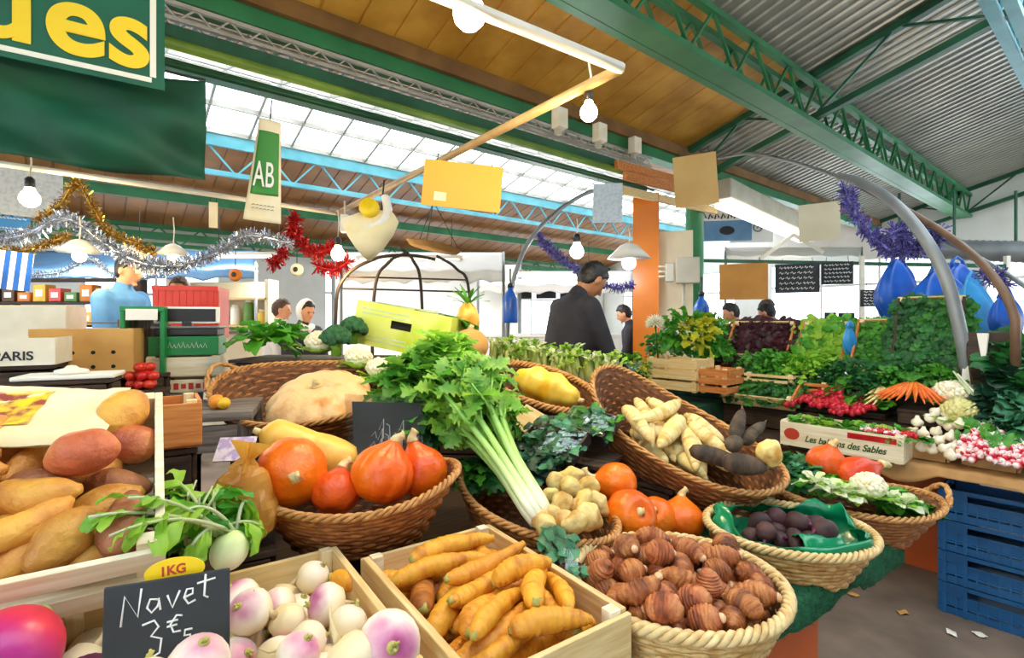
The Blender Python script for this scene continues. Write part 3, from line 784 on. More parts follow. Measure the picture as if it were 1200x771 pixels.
# white boxes on the cable tray
for px, py, lb in ((656, 139, 'leftmost'), (703, 156, 'middle'), (744, 171, 'rightmost')):
    d = {656: 4.9, 703: 5.4, 744: 6.0}[px]
    o = thing('lamp_box', 'cream square fitting fixed to the cable tray, %s of three' % lb, 'fitting', W(px, py, d), RH, 'fittings on the cable tray')
    b = MB(); b.box((0, 0, 0), (.13, .1, .19)); b.build('casing', 'card_white', o, smooth=False, bevel=.008)
    b = MB(); b.box((0, .02, -.12), (.05, .05, .06)); b.build('bracket', 'plastic_grey', o, smooth=False)
# long pale light housing and duct past the green pillar
o = thing('light_housing', 'long pale strip light housing beyond the green pillar', 'light housing', (0, 0, 0))
pa, pb = W(842, 222, 6.6), W(940, 268, 8.6)
b = MB(); b.beam(pa, pb, .32, .26); b.build('housing', 'plastic_grey', o, smooth=False, bevel=.02)
b = MB(); b.beam(pa + V(.05, -.05, -.2), pb + V(.05, -.05, -.2), .24, .06); b.build('diffuser', 'tube_glow', o, smooth=False)
o = thing('ceiling_duct', 'silver ribbed duct along the far right under the green truss', 'duct', (0, 0, 0))
b = MB(); pa, pb = W(1035, 290, 9.5), W(1215, 296, 8.2); n = 46
b.tube([pa.lerp(pb, i / n) for i in range(n + 1)], [.17 + .012 * (i % 2) for i in range(n + 1)], 16); b.build('pipe', 'steel_silver', o)
b = MB()
for k in (.12, .5, .88): p = pa.lerp(pb, k); b = MB(); b.box(p + V(0, 0, .55), (.03, .03, .9)); b.build('hanger', 'steel_deep', o, smooth=False)

for px, py, d, L, lb in ((120, 293, 6.6, 1.2, 'added strip light above the goods shelf at the far left'), (292, 300, 6.8, 1.0, 'added strip light above the pale shelf and the woman in the headscarf'), (480, 304, 6.8, 1.4, 'added strip light under the white canopy behind the hoop frame'), (650, 322, 8.4, 1.4, 'added strip light under the far canopy behind the man in navy')):  # strip lights with area lamps, added to brighten the far stalls
    p = W(px, py, d); o = thing('added_strip_light', lb, 'strip light', p, None, 'strip lights added to brighten the far stalls')
    MB().box((0, 0, .03), (L, .09, .04)).build('housing', 'pipe_white', o, smooth=False)
    b = MB(); b.tube([(-L * .47, 0, -.01), (L * .47, 0, -.01)], .018, 10); b.build('tube', 'tube_glow', o)
    for s_ in (-1, 1):
        b = MB(); b.tube([(s_ * L * .4, 0, .05), (s_ * L * .4, 0, .55)], .005, 5); b.build('hanger', 'steel_black', o)
    l = bpy.data.lights.new('glow', 'AREA'); l.shape = 'RECTANGLE'; l.size = L; l.size_y = .08; l.energy = 45; l.color = (1, .96, .9)
    lo = bpy.data.objects.new('glow', l); COL.objects.link(lo); lo.parent = o; lo.location = (0, 0, -.04)
# ================================================================== front stall
F0 = V(.836, 1.364, 0); aT = V(.82, .572, 0).normalized(); bT = V(-aT.y, aT.x, 0)
RT = Matrix((aT, bT, V(0, 0, 1))).transposed()
def TA(u, v, z): return F0 + aT * u + bT * v + V(0, 0, z)
ZT = .76
tab = thing('market_table', 'long stall table with an orange front panel under the vegetable baskets', 'table', TA(-1, .8, 0), RT)
LU0, LU1, LV1 = -3.0, .60, 1.75          # table extent in stall coordinates
def tl(u, v, z): return V(u + 1, v - .8, z)
b = MB(); b.box(tl((LU0 + LU1) / 2, LV1 / 2 + .025, ZT - .025), (LU1 - LU0, LV1 - .05, .03)); b.build('table_top', 'wood_dark', tab, smooth=False)
b = MB(); b.box(tl((LU0 + .1) / 2, .075, .36), (.1 - LU0, .02, .70)); b.build('front_panel', 'panel_orange', tab, smooth=False)
b = MB(); b.box(tl(.088, .68, .36), (.02, 1.18, .70)); b.build('side_panel', 'panel_orange', tab, smooth=False)
for u, v in ((.50, .55), (.54, 1.65), (-2.9, .1), (-2.9, 1.65)):
    b = MB(); b.box(tl(u, v, .36), (.05, .05, .71)); b.build('leg', 'wood_dark', tab, smooth=False)
# turf cover: sheet over the top with a ragged drop in front, plus blades
tf = thing('turf_mat', 'green artificial turf mat hanging ragged over the stall table front edge', 'turf mat', TA(0, 0, ZT), RT)
q = random.Random(3); b = MB()
def tfn(i, j):
    u = -1.6 + (LU1 + .03 + 1.6) * i; s = j * .62
    drop = .062 + .02 * nz((u * 3, 1, 0), 1.6) + .014 * nz((u * 17, 2, 0), 1) + (.03 if u > .3 else 0)
    if s > .12: return V(u, .045 + s - .12, .001)
    k = (.12 - s) / .12; return V(u, .039 - .012 * math.sin(k * 2), .001 - drop * k)
b.grid(tfn, 90, 16); b.build('backing', 'turf', tf, solid=.006)
b = MB(); n = 0
while n < 9000:
    u = q.uniform(-.75, LU1 + .02); i = (u + 1.6) / (LU1 + 1.63); j = q.uniform(0, .6) if q.random() < .6 else q.uniform(0, .2)
    p = tfn(i, j); up = V(0, -1, .5) if j < .19 else V(0, 0, 1); d = (up + V(q.uniform(-.8, .8), q.uniform(-.8, .8), q.uniform(-.8, .5))).normalized() * q.uniform(.009, .02)
    s = V(q.uniform(-1, 1), q.uniform(-1, 1), 0) * .0016; b.add([p - s, p + s, p + d], [(0, 1, 2)]); n += 1
o = b.build('pile', 'turf_blade', tf, smooth=False); o['kind'] = 'stuff'
# ---- stands: dark slatted boxes carry whatever sits above the table
def riser(c, yaw, lx, ly, z0, z1, label, m='wood_dark', cat='box', name='display_box'):
    R = Rz(yaw) if not isinstance(yaw, Matrix) else yaw
    o = thing(name, label, cat, V(c[0], c[1], z0), R); H = z1 - z0
    b = MB(); b.box((0, 0, H - .008), (lx, ly, .016)); b.build('top_board', m, o, smooth=False, bevel=.002)
    ns = max(1, int(H / .09)); sh = (H - .016) / ns
    for sx, sy, w_, nm in ((0, -1, lx, 'side_board'), (0, 1, lx, 'side_board'), (1, 0, ly, 'end_board'), (-1, 0, ly, 'end_board')):
        b = MB()
        for k in range(ns):
            z = sh * (k + .5)
            b.box((sx * (lx / 2 - .007), sy * (ly / 2 - .007), z), (w_ - .03, .012, sh * .9) if sy else (.012, w_ - .03, sh * .9))
        b.build(nm, m, o, smooth=False, bevel=.0015)
    return o
def under(M, pts_local):
    return min((M @ Vector(p)).z for p in pts_local)
# ---- carrot crate ------------------------------------------------
JOBS = []
def rank_labels(objs, fmt, group, rowpx=26):
    JOBS.append((objs, fmt, group, rowpx))
cu, cv = (-1.07 - .72) / 2, .29
make_crate('pale wooden crate of yellow carrots at the front edge of the stall', TA(cu, cv, ZT), RT, .35, .52, .185, slats=1, th=.012, post='wood_white', long='wood_pale', short='wood_pale_y', floor_z=.075)
def rr_flat(r): return Rz(r.gauss(.25, .5)) @ Ry(r.uniform(-.22, .22)) @ Rx(r.uniform(0, 6.28))
Ks, Sp = [], []
for i, (m_, L, r_, bd) in enumerate((('carrot_y', .19, .023, .07), ('carrot_y', .15, .026, -.07), ('carrot_y', .20, .022, .05), ('carrot_dull', .16, .024, .09), ('carrot_y', .12, .026, -.1))):
    def ex(o, L=L, r_=r_):
        s = MB(); s.tube([(-L / 2 + .006, 0, 0), (-L / 2 - .003, 0, .001)], [r_ * .40, r_ * .28], 8, dis=lambda q, t, a: .2 * math.cos(4 * a)); s.build('crown', 'turnip_crown', o)
    bb, sp = root_shape(L, r_, bend=bd, taper=.36, seed=i, lump=.2, rings=.045, rfreq=11, blunt=.28, tip=.8, n=40)
    o = bb.build('yellow_carrot', m_); tag(o, 'x', 'carrot'); ex(o); Ks.append(o); Sp.append(sp)
K = Kind(Ks)
objs = pile(K, Sp, 40, dict(type='box', a=.155, b=.235), M4(TA(cu, cv, ZT), RT), lambda k, w: 'yellow carrot', None, 11, rr_flat, lambda r: r.uniform(.95, 1.25), zoff=.085)
rank_labels(objs, 'knobbly yellow carrot in the pale front crate', 'yellow carrots in the front crate'); K.drop()
# ---- turnip crate ------------------------------------------------
tu, tv = -1.36, .395
make_crate('pale wooden crate of white and purple turnips left of the carrot crate', TA(tu, tv, ZT), RT, .52, .51, .185, slats=1, th=.012, floor_z=.06)
def mk_turnip(i, m_, R, sq, crown):
    b = MB()
    def fn(p, a):
        k = 1 + .05 * nz(p + V(i * 3, 0, 0), 22); z = p.z
        if z < 0: p = p * (1 - .12 * (z / R) ** 2)
        return Vector((p.x * k, p.y * k, z * sq - (.012 * (1 + z / R) if z < -R * .5 else 0)))
    b.ell((0, 0, 0), R, 20, 14, None, fn)
    o = b.build('turnip', m_); tag(o, 'x', 'turnip')
    t = MB(); t.tube([(0, 0, -R * sq * .85), (.004, 0, -R * sq - .012), (.012, .006, -R * sq - .035), (.03, .006, -R * sq - .05)], [.009, .0045, .0022, .0008], 7); t.build('root_tail', 'turnip_root', o)
    t = MB(); q = random.Random(i)
    t.ell((0, 0, R * sq * .98), (R * .2, R * .2, .003), 12, 5)
    for k in range(crown):
        a = k * 2.4; d = rdir(q, a, q.uniform(.5, 1.2)) * q.uniform(.005, .013)
        t.tube([(0, 0, R * sq * .97), V(0, 0, R * sq * .97) + d], [.003, .002], 6)
    t.build('stem_stub', 'turnip_crown', o)
    return o, ([(0, 0, 0)], [R * .97])
Ks, Sp = zip(*[mk_turnip(i, *a) for i, a in enumerate((('turnip', .036, .9, 4), ('turnip', .042, .85, 5), ('turnip_white', .036, .92, 4), ('turnip_white', .031, .95, 3), ('turnip_white', .039, .85, 5)))])
K = Kind(list(Ks))
def rr_any(r): return Rz(r.uniform(0, 6.28)) @ Ry(r.uniform(.3, 2.4)) @ Rz(r.uniform(0, 6.28))
objs = pile(K, Sp, 62, dict(type='box', a=.24, b=.235), M4(TA(tu, tv, ZT), RT), lambda k, w: 'turnip', None, 5, rr_any, lambda r: r.uniform(.9, 1.1), zoff=.072)
rank_labels(objs, 'white and purple turnip beside the Navet slate', 'turnips in the front crate', 22)
def turn(lb, px, py, d, sc, R, i=1):
    return K.put(i, W(px, py, d), R, lb, 'turnips in the front crate', sc)
turn('large purple topped turnip at the near right edge of the turnip crate', 455, 755, .80, 1.18, Rz(.4) @ Rx(1.15) @ Rz(.6), 1)
turn('large white turnip beside the purple one at the near right of its crate', 412, 772, .77, 1.0, Rz(1.4) @ Rx(2.4), 4)
turn('large rose and brown turnip standing against the Navet slate', 232, 778, .735, 1.15, Rz(-.4) @ Ry(.35), 0)
turn('pale pink turnip at the foot of the Navet slate', 172, 800, .70, .9, Rz(2) @ Ry(.5), 2)
K.drop()
o = MB(); bb, sp = root_shape(.075, .021, bend=.02, taper=.1, seed=4, lump=.12, rings=.03, blunt=.25)
o = bb.build('yellow_carrot', 'carrot_y', None, W(404, 681, 1.13), Rz(-.5)); tag(o, 'short blunt yellow carrot end lying on the turnips by the crate corner', 'carrot')
s = MB(); s.tube([(-.036, 0, 0), (-.046, 0, 0)], [.011, .008], 8); s.build('crown', 'turnip_crown', o)
# ---- beet crate at far left --------------------------------------
make_crate('wooden crate of beets at the left edge below the sweet potatoes', TA(-1.98, .30, ZT), RT, .66, .5, .17, slats=2, th=.01, floor_z=.03, long='wood_orange', short='wood_orange')
def mk_beet(i, m_, R):
    b = MB(); b.ell((0, 0, 0), (R, R, R * 1.02), 24, 16, None, lambda p, a: p * (1 + .04 * nz(p + V(i, 0, 0), 14)) + V(0, 0, -.02 if p.z < -R * .97 else 0))
    o = b.build('beetroot', m_); tag(o, 'x', 'beetroot')
    t = MB(); t.tube([(0, 0, -R * .9), (.004, 0, -R - .03), (.012, 0, -R - .07)], [.012, .005, .001], 7); t.build('root_tail', 'beet_plain', o)
    t = MB(); t.ell((0, 0, R * 1.0), (R * .22, R * .22, .008), 10, 5); t.build('crown', 'turnip_crown', o); return o
Kb = Kind([mk_beet(0, 'beet', .066), mk_beet(1, 'beet_plain', .05)])
Kb.put(0, W(10, 768, .76), Rx(-1.05) @ Rz(.6), 'big glossy red and magenta beetroot at the lower left corner')
for k, (px, py, d) in enumerate(((95, 800, .82), (128, 790, .86), (60, 810, .80))):
    Kb.put(1, W(px, py, d), Rz(k) @ Rx(1.2), 'dark purple beetroot low in the left crate, number %s from left' % ('two', 'three', 'one')[k] if False else ['dark purple beetroot half hidden right of the big beetroot', 'dark purple beetroot at the foot of the slate left edge', 'dark purple beetroot tucked under the big red beetroot'][k], 'dark beetroots in the left crate', .85)
# ---- sweet potato crate (tilted towards the aisle) ---------------
tl_ang = .47
RP = RT @ Rx(tl_ang)
pc = TA(-1.80, .456, 1.10)                      # front rim line of the tilted crate
Pw, Pl, Ph = .50, .70, .135
base = pc + RP @ V(0, Pw / 2, -Ph)
make_crate('tilted pale crate heaped with orange sweet potatoes at the left edge', base, RP, Pl, Pw, Ph, slats=2, gap=.026, th=.012, floor_z=.03, long='wood_white', short='wood_white', post='wood_white')
riser(TA(-1.86, .92, 0), RT, .60, .30, ZT, 1.10, 'dark box propping the back of the sweet potato crate')
Ks, Sp = [], []
for i, (m_, L, r_, bd, tp) in enumerate((('sweet_potato', .13, .042, .06, .1), ('sweet_potato', .145, .038, -.08, .25), ('sweet_potato_red', .115, .046, .04, .0), ('sweet_potato', .15, .036, .09, .3), ('sweet_potato_purple', .12, .038, .06, .2))):
    bb, sp = root_shape(L, r_, bend=bd, taper=tp, seed=i + 20, lump=.30, blunt=.5, tip=.5, rings=.008, rfreq=5, seg=18, n=22)
    o = bb.build('sweet_potato', m_); tag(o, 'x', 'sweet potato')
    Ks.append(o); Sp.append(sp)
K = Kind(Ks)
def rr_sp(r): return Rz(r.gauss(.1, .6)) @ Ry(r.uniform(-.2, .2)) @ Rx(r.uniform(0, 6.28))
objs = pile(K, Sp, 52, dict(type='box', a=.325, b=.225), M4(base, RP), lambda k, w: 'sp', None, 9, rr_sp, lambda r: r.uniform(.9, 1.15), zoff=.042)
rank_labels(objs, 'orange sweet potato in the tilted left crate', 'sweet potatoes in the tilted crate', 34)
K.put(2, W(97, 534, 1.00), Rz(.5) @ Ry(-.2), 'round rosy sweet potato on top of the heap below the paper sack', 'sweet potatoes in the tilted crate', 1.02)
K.put(2, W(152, 523, 1.14), Rz(-.3) @ Ry(.15), 'reddish sweet potato at the back right corner of the tilted crate', 'sweet potatoes in the tilted crate', .98)
K.put(1, W(42, 578, .94), Rz(.15) @ Ry(-.08), 'long tan pointed sweet potato at the left of the heap', 'sweet potatoes in the tilted crate', 1.05)
K.drop()
# paper sack with printed potatoes lying on the heap's back
sk = thing('paper_sack', 'cream paper sack printed with yellow potatoes above the sweet potatoes', 'paper sack', W(2, 489, 1.08), Rz(.42) @ Rx(.34))
b = MB()
def sackf(u, v):
    x = (u - .5) * .40; y = (v - .5) * .25 * (1 - .3 * max(0, u - .55)) + .02 * math.sin(5 * u); e = min(1, min(u, 1 - u) * 7, min(v, 1 - v) * 7) ** .5
    if u > .9: y *= 1 + .5 * (u - .9) * 6
    return x, y, e
b.grid(lambda u, v: V(sackf(u, v)[0], sackf(u, v)[1], .022 * sackf(u, v)[2] + .006 * nz((u * 5, v * 5, 0), 1.4)), 30, 18)
b.grid(lambda u, v: V(sackf(u, 1 - v)[0], sackf(u, 1 - v)[1], -.02 * sackf(u, 1 - v)[2]), 30, 18)
b.build('sack', 'paper_cream', sk)
b = MB(); b.grid(lambda u, v: V(-.13 + u * .20, -.08 + v * .15, .0245 + .006 * nz(((.18 + u * .44) * 5, (.19 + v * .63) * 5, 0), 1.4)), 14, 10); b.build('printed_panel', 'potato_print', sk, solid=.001)
# ---- slate "Navet" ------------------------------------------------
ns = W(197, 752, .80); Rs = frame(V(.95, .31, .03)) @ Rx(PI / 2 - .16)
sl = thing('chalk_slate', 'black slate chalked Navet with price standing in the turnip crate', 'slate', ns, Rs)
b = MB(); b.box((0, 0, 0), (.172, .19, .006)); b.build('board', 'slate', sl, smooth=False, bevel=.002)
nav = [[(-.062, .035), (-.058, .078), (-.040, .045), (-.036, .086)],
       [(-.014, .066), (-.024, .068), (-.028, .056), (-.022, .048), (-.014, .056), (-.013, .068), (-.010, .050)],
       [(-.001, .070), (.006, .050), (.016, .074)],
       [(.022, .062), (.034, .066), (.034, .074), (.026, .074), (.022, .062), (.028, .052), (.038, .056)],
       [(.052, .092), (.050, .060), (.056, .056)], [(.040, .080), (.066, .084)],
       [(-.034, .032), (-.018, .036), (-.012, .026), (-.022, .014), (-.008, .008), (-.010, -.012), (-.032, -.022)],
       [(.020, .036), (.012, .038), (.004, .026), (.008, .014), (.018, .014)], [(-.001, .030), (.014, .031)], [(-.001, .023), (.013, .024)],
       [(.034, .014), (.024, .014), (.023, .006), (.031, .006), (.032, -.003), (.022, -.005)], [(.002, -.020), (.003, -.021)]]
strokes('handwriting', nav, .0017, 'chalk', sl, (0, 0, .0035), Matrix.Identity(3))
tg = thing('price_tag', 'yellow oval tag marked 1KG behind the slate top edge', 'tag', W(204, 670, .83), Rs)
b = MB(); b.prism([(.043 * math.cos(a * PI / 16), .021 * math.sin(a * PI / 16)) for a in range(32)], (0, 0, -.006), V(1, 0, 0), V(0, 1, 0), V(0, 0, 1), .003); b.build('tag', 'tag_yellow', tg, smooth=False)
text('lettering', '1KG', .02, 'ink_red', tg, (-.021, -.005, -.0028), Rz(.05), bold=.0006, depth=.0004)
# ---- kohlrabi with its leaves -------------------------------------
kp = W(269, 645, 1.08)
kr = thing('kohlrabi', 'pale green kohlrabi with long stems and leaves lying on the crate back', 'kohlrabi', kp, Rz(.3))
b = MB(); b.ell((0, 0, 0), (.037, .035, .042), 20, 14, Ry(.5), lambda p, a: p * (1 + .03 * nz(p, 30))); b.build('bulb', 'kohlrabi', kr)
st = MB(); lf = MB(); q = random.Random(5)
Ri = Rz(-.3)
for k, (px, py, d, lv) in enumerate(((205, 562, 1.12, 1), (150, 583, .93, 1), (215, 600, 1.02, 1), (250, 575, 1.15, 1), (104, 606, .87, 1), (290, 590, 1.14, 1), (305, 615, 1.12, 1), (225, 640, 1.0, 1), (128, 628, .86, 1), (240, 610, 1.08, 1))):
    e = Ri @ (W(px, py, d) - kp); s0 = V(-.01 + .02 * (k % 3 - 1), .01, .03)
    mid = (s0 + e) * .5 + V(0, 0, .035 + .012 * (k % 3))
    pts = [s0 * (1 - t) ** 2 + mid * 2 * t * (1 - t) + e * t * t for t in [i / 8 for i in range(9)]]
    st.tube(pts, [.0044 * (1 - .4 * i / 8) for i in range(9)], 6)
    for j in range(7):
        p = pts[4 + j * 4 // 7]; dd = (pts[-1] - pts[-2]).normalized()
        M = dirM(p, Rz(q.uniform(-1, 1)) @ dd + V(0, 0, q.uniform(-.3, .4)), roll=q.uniform(-.7, .7))
        ruffle(lf, M, q.uniform(.035, .065), q.uniform(.02, .034), 5, 4, amp=.2, ph=q.uniform(0, 6), curl=.5)
st.build('stem', 'leaf_white', kr); lf.build('foliage', 'leaf_light', kr)
b = MB(); q = random.Random(8)
kg = thing('turnip_greens', 'dark green leafy greens hanging over the sweet potato crate right corner', 'greens', W(225, 605, 1.12))
for i in range(80):
    p = V(q.uniform(-.05, .09), q.uniform(-.04, .06), q.uniform(-.07, .06)); ruffle(b, dirM(p, rdir(q, q.uniform(0, 6.28), q.uniform(-.7, .6)), roll=q.uniform(-1, 1)), q.uniform(.035, .06), q.uniform(.02, .034), 5, 4, amp=.2, ph=q.uniform(0, 6), curl=.6)
b.build('foliage', 'leaf_mid', kg)
b = MB()
for i in range(6):
    a = q.uniform(-.8, .8); b.tube([(0, 0, -.08), (.04 * a, -.02, 0), (.08 * a, -.04 + .02 * i, .06)], [.005, .004, .002], 6)
b.build('stem', 'leaf_white', kg)
# ---- basket of orange pumpkins ------------------------------------
bp = W(418, 572, 1.40); Rb = Rz(.06) @ Rx(.10)
bk, Mb = make_basket('brown wicker basket of orange pumpkins behind the turnip and carrot crates', bp, Rb, .275, .175, .14, s0=.62, rows=11, lift=(.03, .05), handles=False)
riser((Mb @ V(0, .03, 0)), Rb.to_euler().z + .2, .30, .20, ZT, under(Mb, [(x * .17, y * .1, 0) for x in (-1, 1) for y in (-1, 1)]) - .004, 'dark box under the basket of orange pumpkins')
make_pumpkin('pumpkin', 'orange pumpkin at the left end of the wicker basket, pale scar facing out', 'pumpkin', .090, .165, W(342, 553, 1.34), Rz(.5) @ Rx(1.45) @ Rz(.4), stem_len=.012, stem_r=.012, ribs=9, depth=.02, neck=.015, group='orange pumpkins')
make_pumpkin('pumpkin', 'low orange pumpkin in the middle front of the wicker basket', 'pumpkin_red', .062, .11, W(394, 577, 1.33), Rx(-.7) @ Rz(.4), ribs=9, depth=.03, neck=.02, stem_len=.03, group='orange pumpkins', seed=2)
make_pumpkin('pumpkin', 'ribbed orange pumpkin right of centre in the wicker basket', 'pumpkin', .084, .155, W(448, 556, 1.36), Rx(-.3) @ Ry(.3), ribs=10, depth=.05, neck=.02, stem_len=.03, group='orange pumpkins', seed=3)
make_pumpkin('pumpkin', 'round orange pumpkin at the right end of the wicker basket with knobby tip', 'pumpkin', .07, .14, W(495, 553, 1.43), Rx(-.1) @ Ry(-.35), ribs=9, depth=.03, neck=.03, stem_len=.03, group='orange pumpkins', seed=5)
# butternut
bt = MB(); pa, pb = W(305, 507, 1.46), W(415, 553, 1.52); ax = (pb - pa)
pts = [pa + ax * (i / 18) + V(0, 0, .012 * math.sin(PI * i / 18)) for i in range(19)]
rad = [.012] + [.052 * min(1, (i / 2.2) ** .5) * (1 if i < 9 else 1 + .28 * math.sin(PI * (i - 9) / 11)) for i in range(1, 18)] + [.014]; rad[17] = .046
c0 = pts[9]; bt.tube([p - c0 for p in pts], rad, 22, dis=lambda p, t, a: .02 * nz(p, 12))
o = bt.build('butternut_squash', 'butternut', None, c0); tag(o, 'long yellow butternut squash lying across the basket behind the orange pumpkins', 'squash')
sm = MB(); dd = -ax.normalized(); sm.tube([pts[0] - c0 - dd * .01, pts[0] - c0 + dd * .02], [.012, .009], 8); sm.build('stem', 'pumpkin_stem', o)
# chalk slate in a plastic sleeve behind the pumpkins
o = thing('chalk_slate', 'dark slate with chalk scribble in a clear sleeve behind the orange pumpkins', 'slate', W(447, 512, 1.56), frame(V(.93, .25, -.12)) @ Rx(PI / 2 - .3))
b = MB(); b.add([V(-.10, .10, 0), V(.11, .11, 0), V(.12, -.12, 0), V(-.06, -.12, 0)], [(0, 3, 2, 1)]); b.build('board', 'slate', o, smooth=False, solid=.005)
strokes('handwriting', [[(-.03 + .02 * i, .02 * ((i * 7) % 3) - .03 * j), (-.02 + .02 * i, .015 + .02 * ((i * 5) % 3) - .03 * j), (-.014 + .02 * i, -.004 - .03 * j)] for i in range(5) for j in range(3)], .0013, 'chalk', o, (0, 0, .0035), Matrix.Identity(3))
b = MB(); b.add([V(-.125, .12, .008), V(.12, .125, .012), V(.13, -.12, .008), V(-.07, -.13, .008)], [(0, 3, 2, 1)]); b.build('clear_sleeve', 'film_clear', o, smooth=False, solid=.0008)
# ---- golden cellophane bag ----------------------------------------
o = thing('cellophane_bag', 'crumpled gold cellophane bag standing left of the pumpkin basket', 'bag', W(288, 592, 1.24))
b = MB(); b.ell((0, 0, 0), (.078, .06, .10), 26, 18, None, lambda p, a: p * (1 + .16 * nz(p, 16) + .1 * nz(p + V(3, 1, 2), 34))); b.build('film', 'bag_gold', o, smooth=False)
b = MB(); b.ell((.0, .01, -.03), (.055, .045, .06), 18, 12, None, lambda p, a: p * (1 + .06 * nz(p, 20))); b.ell((.01, 0, .045), (.04, .036, .036), 16, 10); b.build('squash_pieces', 'butternut', o)
b = MB(); b.tube([(0, 0, .09), (.005, 0, .115), (.01, .01, .15)], [.03, .012, .035], 10, dis=lambda p, t, a: .4 * math.cos(5 * a), cap=False); b.build('gathered_top', 'bag_gold', o, smooth=False)
riser(W(288, 640, 1.24), .5, .13, .12, ZT, W(288, 639, 1.24).z, 'dark box under the gold cellophane bag')
# ---- basket with the pale squash ----------------------------------
bp = W(362, 458, 1.98); Rb = Rz(-.16) @ Rx(.34)
bk, Mb = make_basket('large wicker basket tilted forward holding the pale ribbed squash', bp, Rb, .37, .26, .21, s0=.68, rows=14, lift=(.05, .02), handles=True)
riser(Mb @ V(0, .02, 0), -.16, .44, .26, ZT, under(Mb, [(x * .25, y * .17, 0) for x in (-1, 1) for y in (-1, 1)]) - .004, 'dark box under the basket with the pale squash')
make_pumpkin('pumpkin', 'big flattened pale ribbed squash sitting in the tilted basket', 'squash_pale', .20, .215, Mb @ V(.055, -.03, .165), Rb @ Rz(.3) @ Rx(.1), ribs=12, depth=.09, stem_len=.018, stem_r=.013, stem_bend=.1, cat='squash', seed=8)
# ---- celery basket -------------------------------------------------
pa, pb = W(548, 548, 1.66), W(690, 622, 1.33)
ax = (pb - pa).normalized(); Rc = frame(ax)
bk, Mc = make_basket('long wicker basket behind the carrot crate with celery and celeriac', (pa + pb) / 2 + V(.04, .05, -.03), Rc, .27, .185, .15, s0=.68, rows=11, m='willow', lift=(.03, .0), handles=False)
riser(Mc @ V(0, 0, 0), math.atan2(ax.y, ax.x), .30, .2, ZT, under(Mc, [(x * .18, y * .12, 0) for x in (-1, 1) for y in (-1, 1)]) - .004, 'dark box under the celery basket')
# celery: stalk base at the near right, leaves spreading up to the left
c0 = W(634, 606, 1.36); c1 = W(545, 470, 1.66); cax = (c1 - c0)
Rce = frame(cax); o = thing('celery', 'large leafy celery head lying across the long basket', 'celery', c0, Rce)
q = random.Random(12); L0 = cax.length
st = MB(); lf = MB(); ld = MB()
for i in range(11):
    a = i * 2.399; r0 = .012 + .018 * math.sqrt(i / 11); sp = .35 + 1.2 * (i / 11)
    pts = []; rad = []
    for k in range(11):
        t = k / 10; rr = r0 * (1.0 + .25 * math.sin(2 * t)) + sp * .09 * max(0, t - .35) ** 1.4
        pts.append(V(L0 * 1.0 * t, rr * math.cos(a), rr * math.sin(a) + .01 * t)); rad.append((.0165 - .0085 * t) * (1 if k else .7))
    st.tube(pts, rad, 8, flat=.7, dis=lambda p, t, an: .09 * math.cos(6 * an))
    ends = [pts[-1]]; d0 = (pts[-1] - pts[-2]).normalized()
    for k in range(5):
        p0 = pts[7 + k % 4]; d = (d0 + V(q.uniform(-.3, .5), q.uniform(-1, 1), q.uniform(-.8, 1.0))).normalized(); l = q.uniform(.05, .14)
        e = p0 + d * l + V(0, 0, -.01); st.tube([p0, p0 + d * l * .5, e], [.005, .004, .0025], 6)
        for m in range(5):
            M = dirM(e - d * l * .12 * m, Rx(q.uniform(-.6, .6)) @ Rz((m - 2) * .75) @ d, roll=q.uniform(-.6, .6))
            leaflet(lf if q.random() < .72 else ld, M, q.uniform(.05, .08), q.uniform(.036, .052), 9, .42, .3, .5, .03, q.uniform(0, 6))
b = MB(); b.ell((-.004, 0, 0), (.02, .032, .032), 14, 8); b.build('root_end', 'celeriac', o)
st.build('stalk', 'celery_stalk', o); lf.build('foliage', 'leaf_celery', o); x = ld.build('foliage', 'leaf_light', o)
# leafy tops filling the space above (second head behind)
def celery_tops(label, p, r, n, seed, stretch=(1, 1, 1), m1='leaf_celery', m2='leaf_mid', size=.065):
    q = random.Random(seed); o = thing('leafy_celery', label, 'celery', p, group=None); a_, b_ = MB(), MB(); st = MB()
    for i in range(n):
        az = q.uniform(0, 6.28); el = q.uniform(-.35, 1.4); rr = r * q.uniform(.35, 1.0)
        c = V(rr * math.cos(az) * math.cos(el) * stretch[0], rr * math.sin(az) * math.cos(el) * stretch[1], rr * math.sin(el) * stretch[2])
        d = (c.normalized() + V(q.uniform(-.6, .6), q.uniform(-.6, .6), q.uniform(-.6, .3))).normalized()
        for m in range(3):
            leaflet(a_ if q.random() < .6 else b_, dirM(c, Rz((m - 1) * .9) @ d, roll=q.uniform(-.7, .7)), size * q.uniform(.8, 1.3), size * .72, 9, .42, .3, .5, .03, q.uniform(0, 6))
        if i % 3 == 0: st.tube([(0, 0, -r * .4), c * .5, c], [.006, .005, .003], 5)
    st.build('stalk', 'celery_stalk', o); a_.build('foliage', m1, o); b_.build('foliage', m2, o); return o
celery_tops('bright celery leaf mass left of the stalks below the yellow box', W(492, 462, 1.74), .125, 110, 3, (1.1, .8, 1.0))
celery_tops('celery leaves at the top of the bunch under the yellow box', W(520, 422, 1.82), .10, 60, 4, (1.2, .8, .7), 'leaf_light', 'leaf_celery')
celery_tops('darker leafy celery bunch right of the long pale stalks', W(580, 490, 1.76), .08, 70, 6, (.9, .8, 1.3), 'leaf_mid', 'leaf_celery', .05)
celery_tops('dark celery leaves hanging at the lower left of the bunch', W(478, 508, 1.66), .07, 45, 7, (1.4, .8, .8), 'leaf_dark', 'leaf_mid', .06)
celery_tops('dark celery leaves inside the left end of the long basket', W(572, 556, 1.62), .055, 40, 9, (1.3, 1, .8), 'leaf_dark', 'leaf_mid', .05)
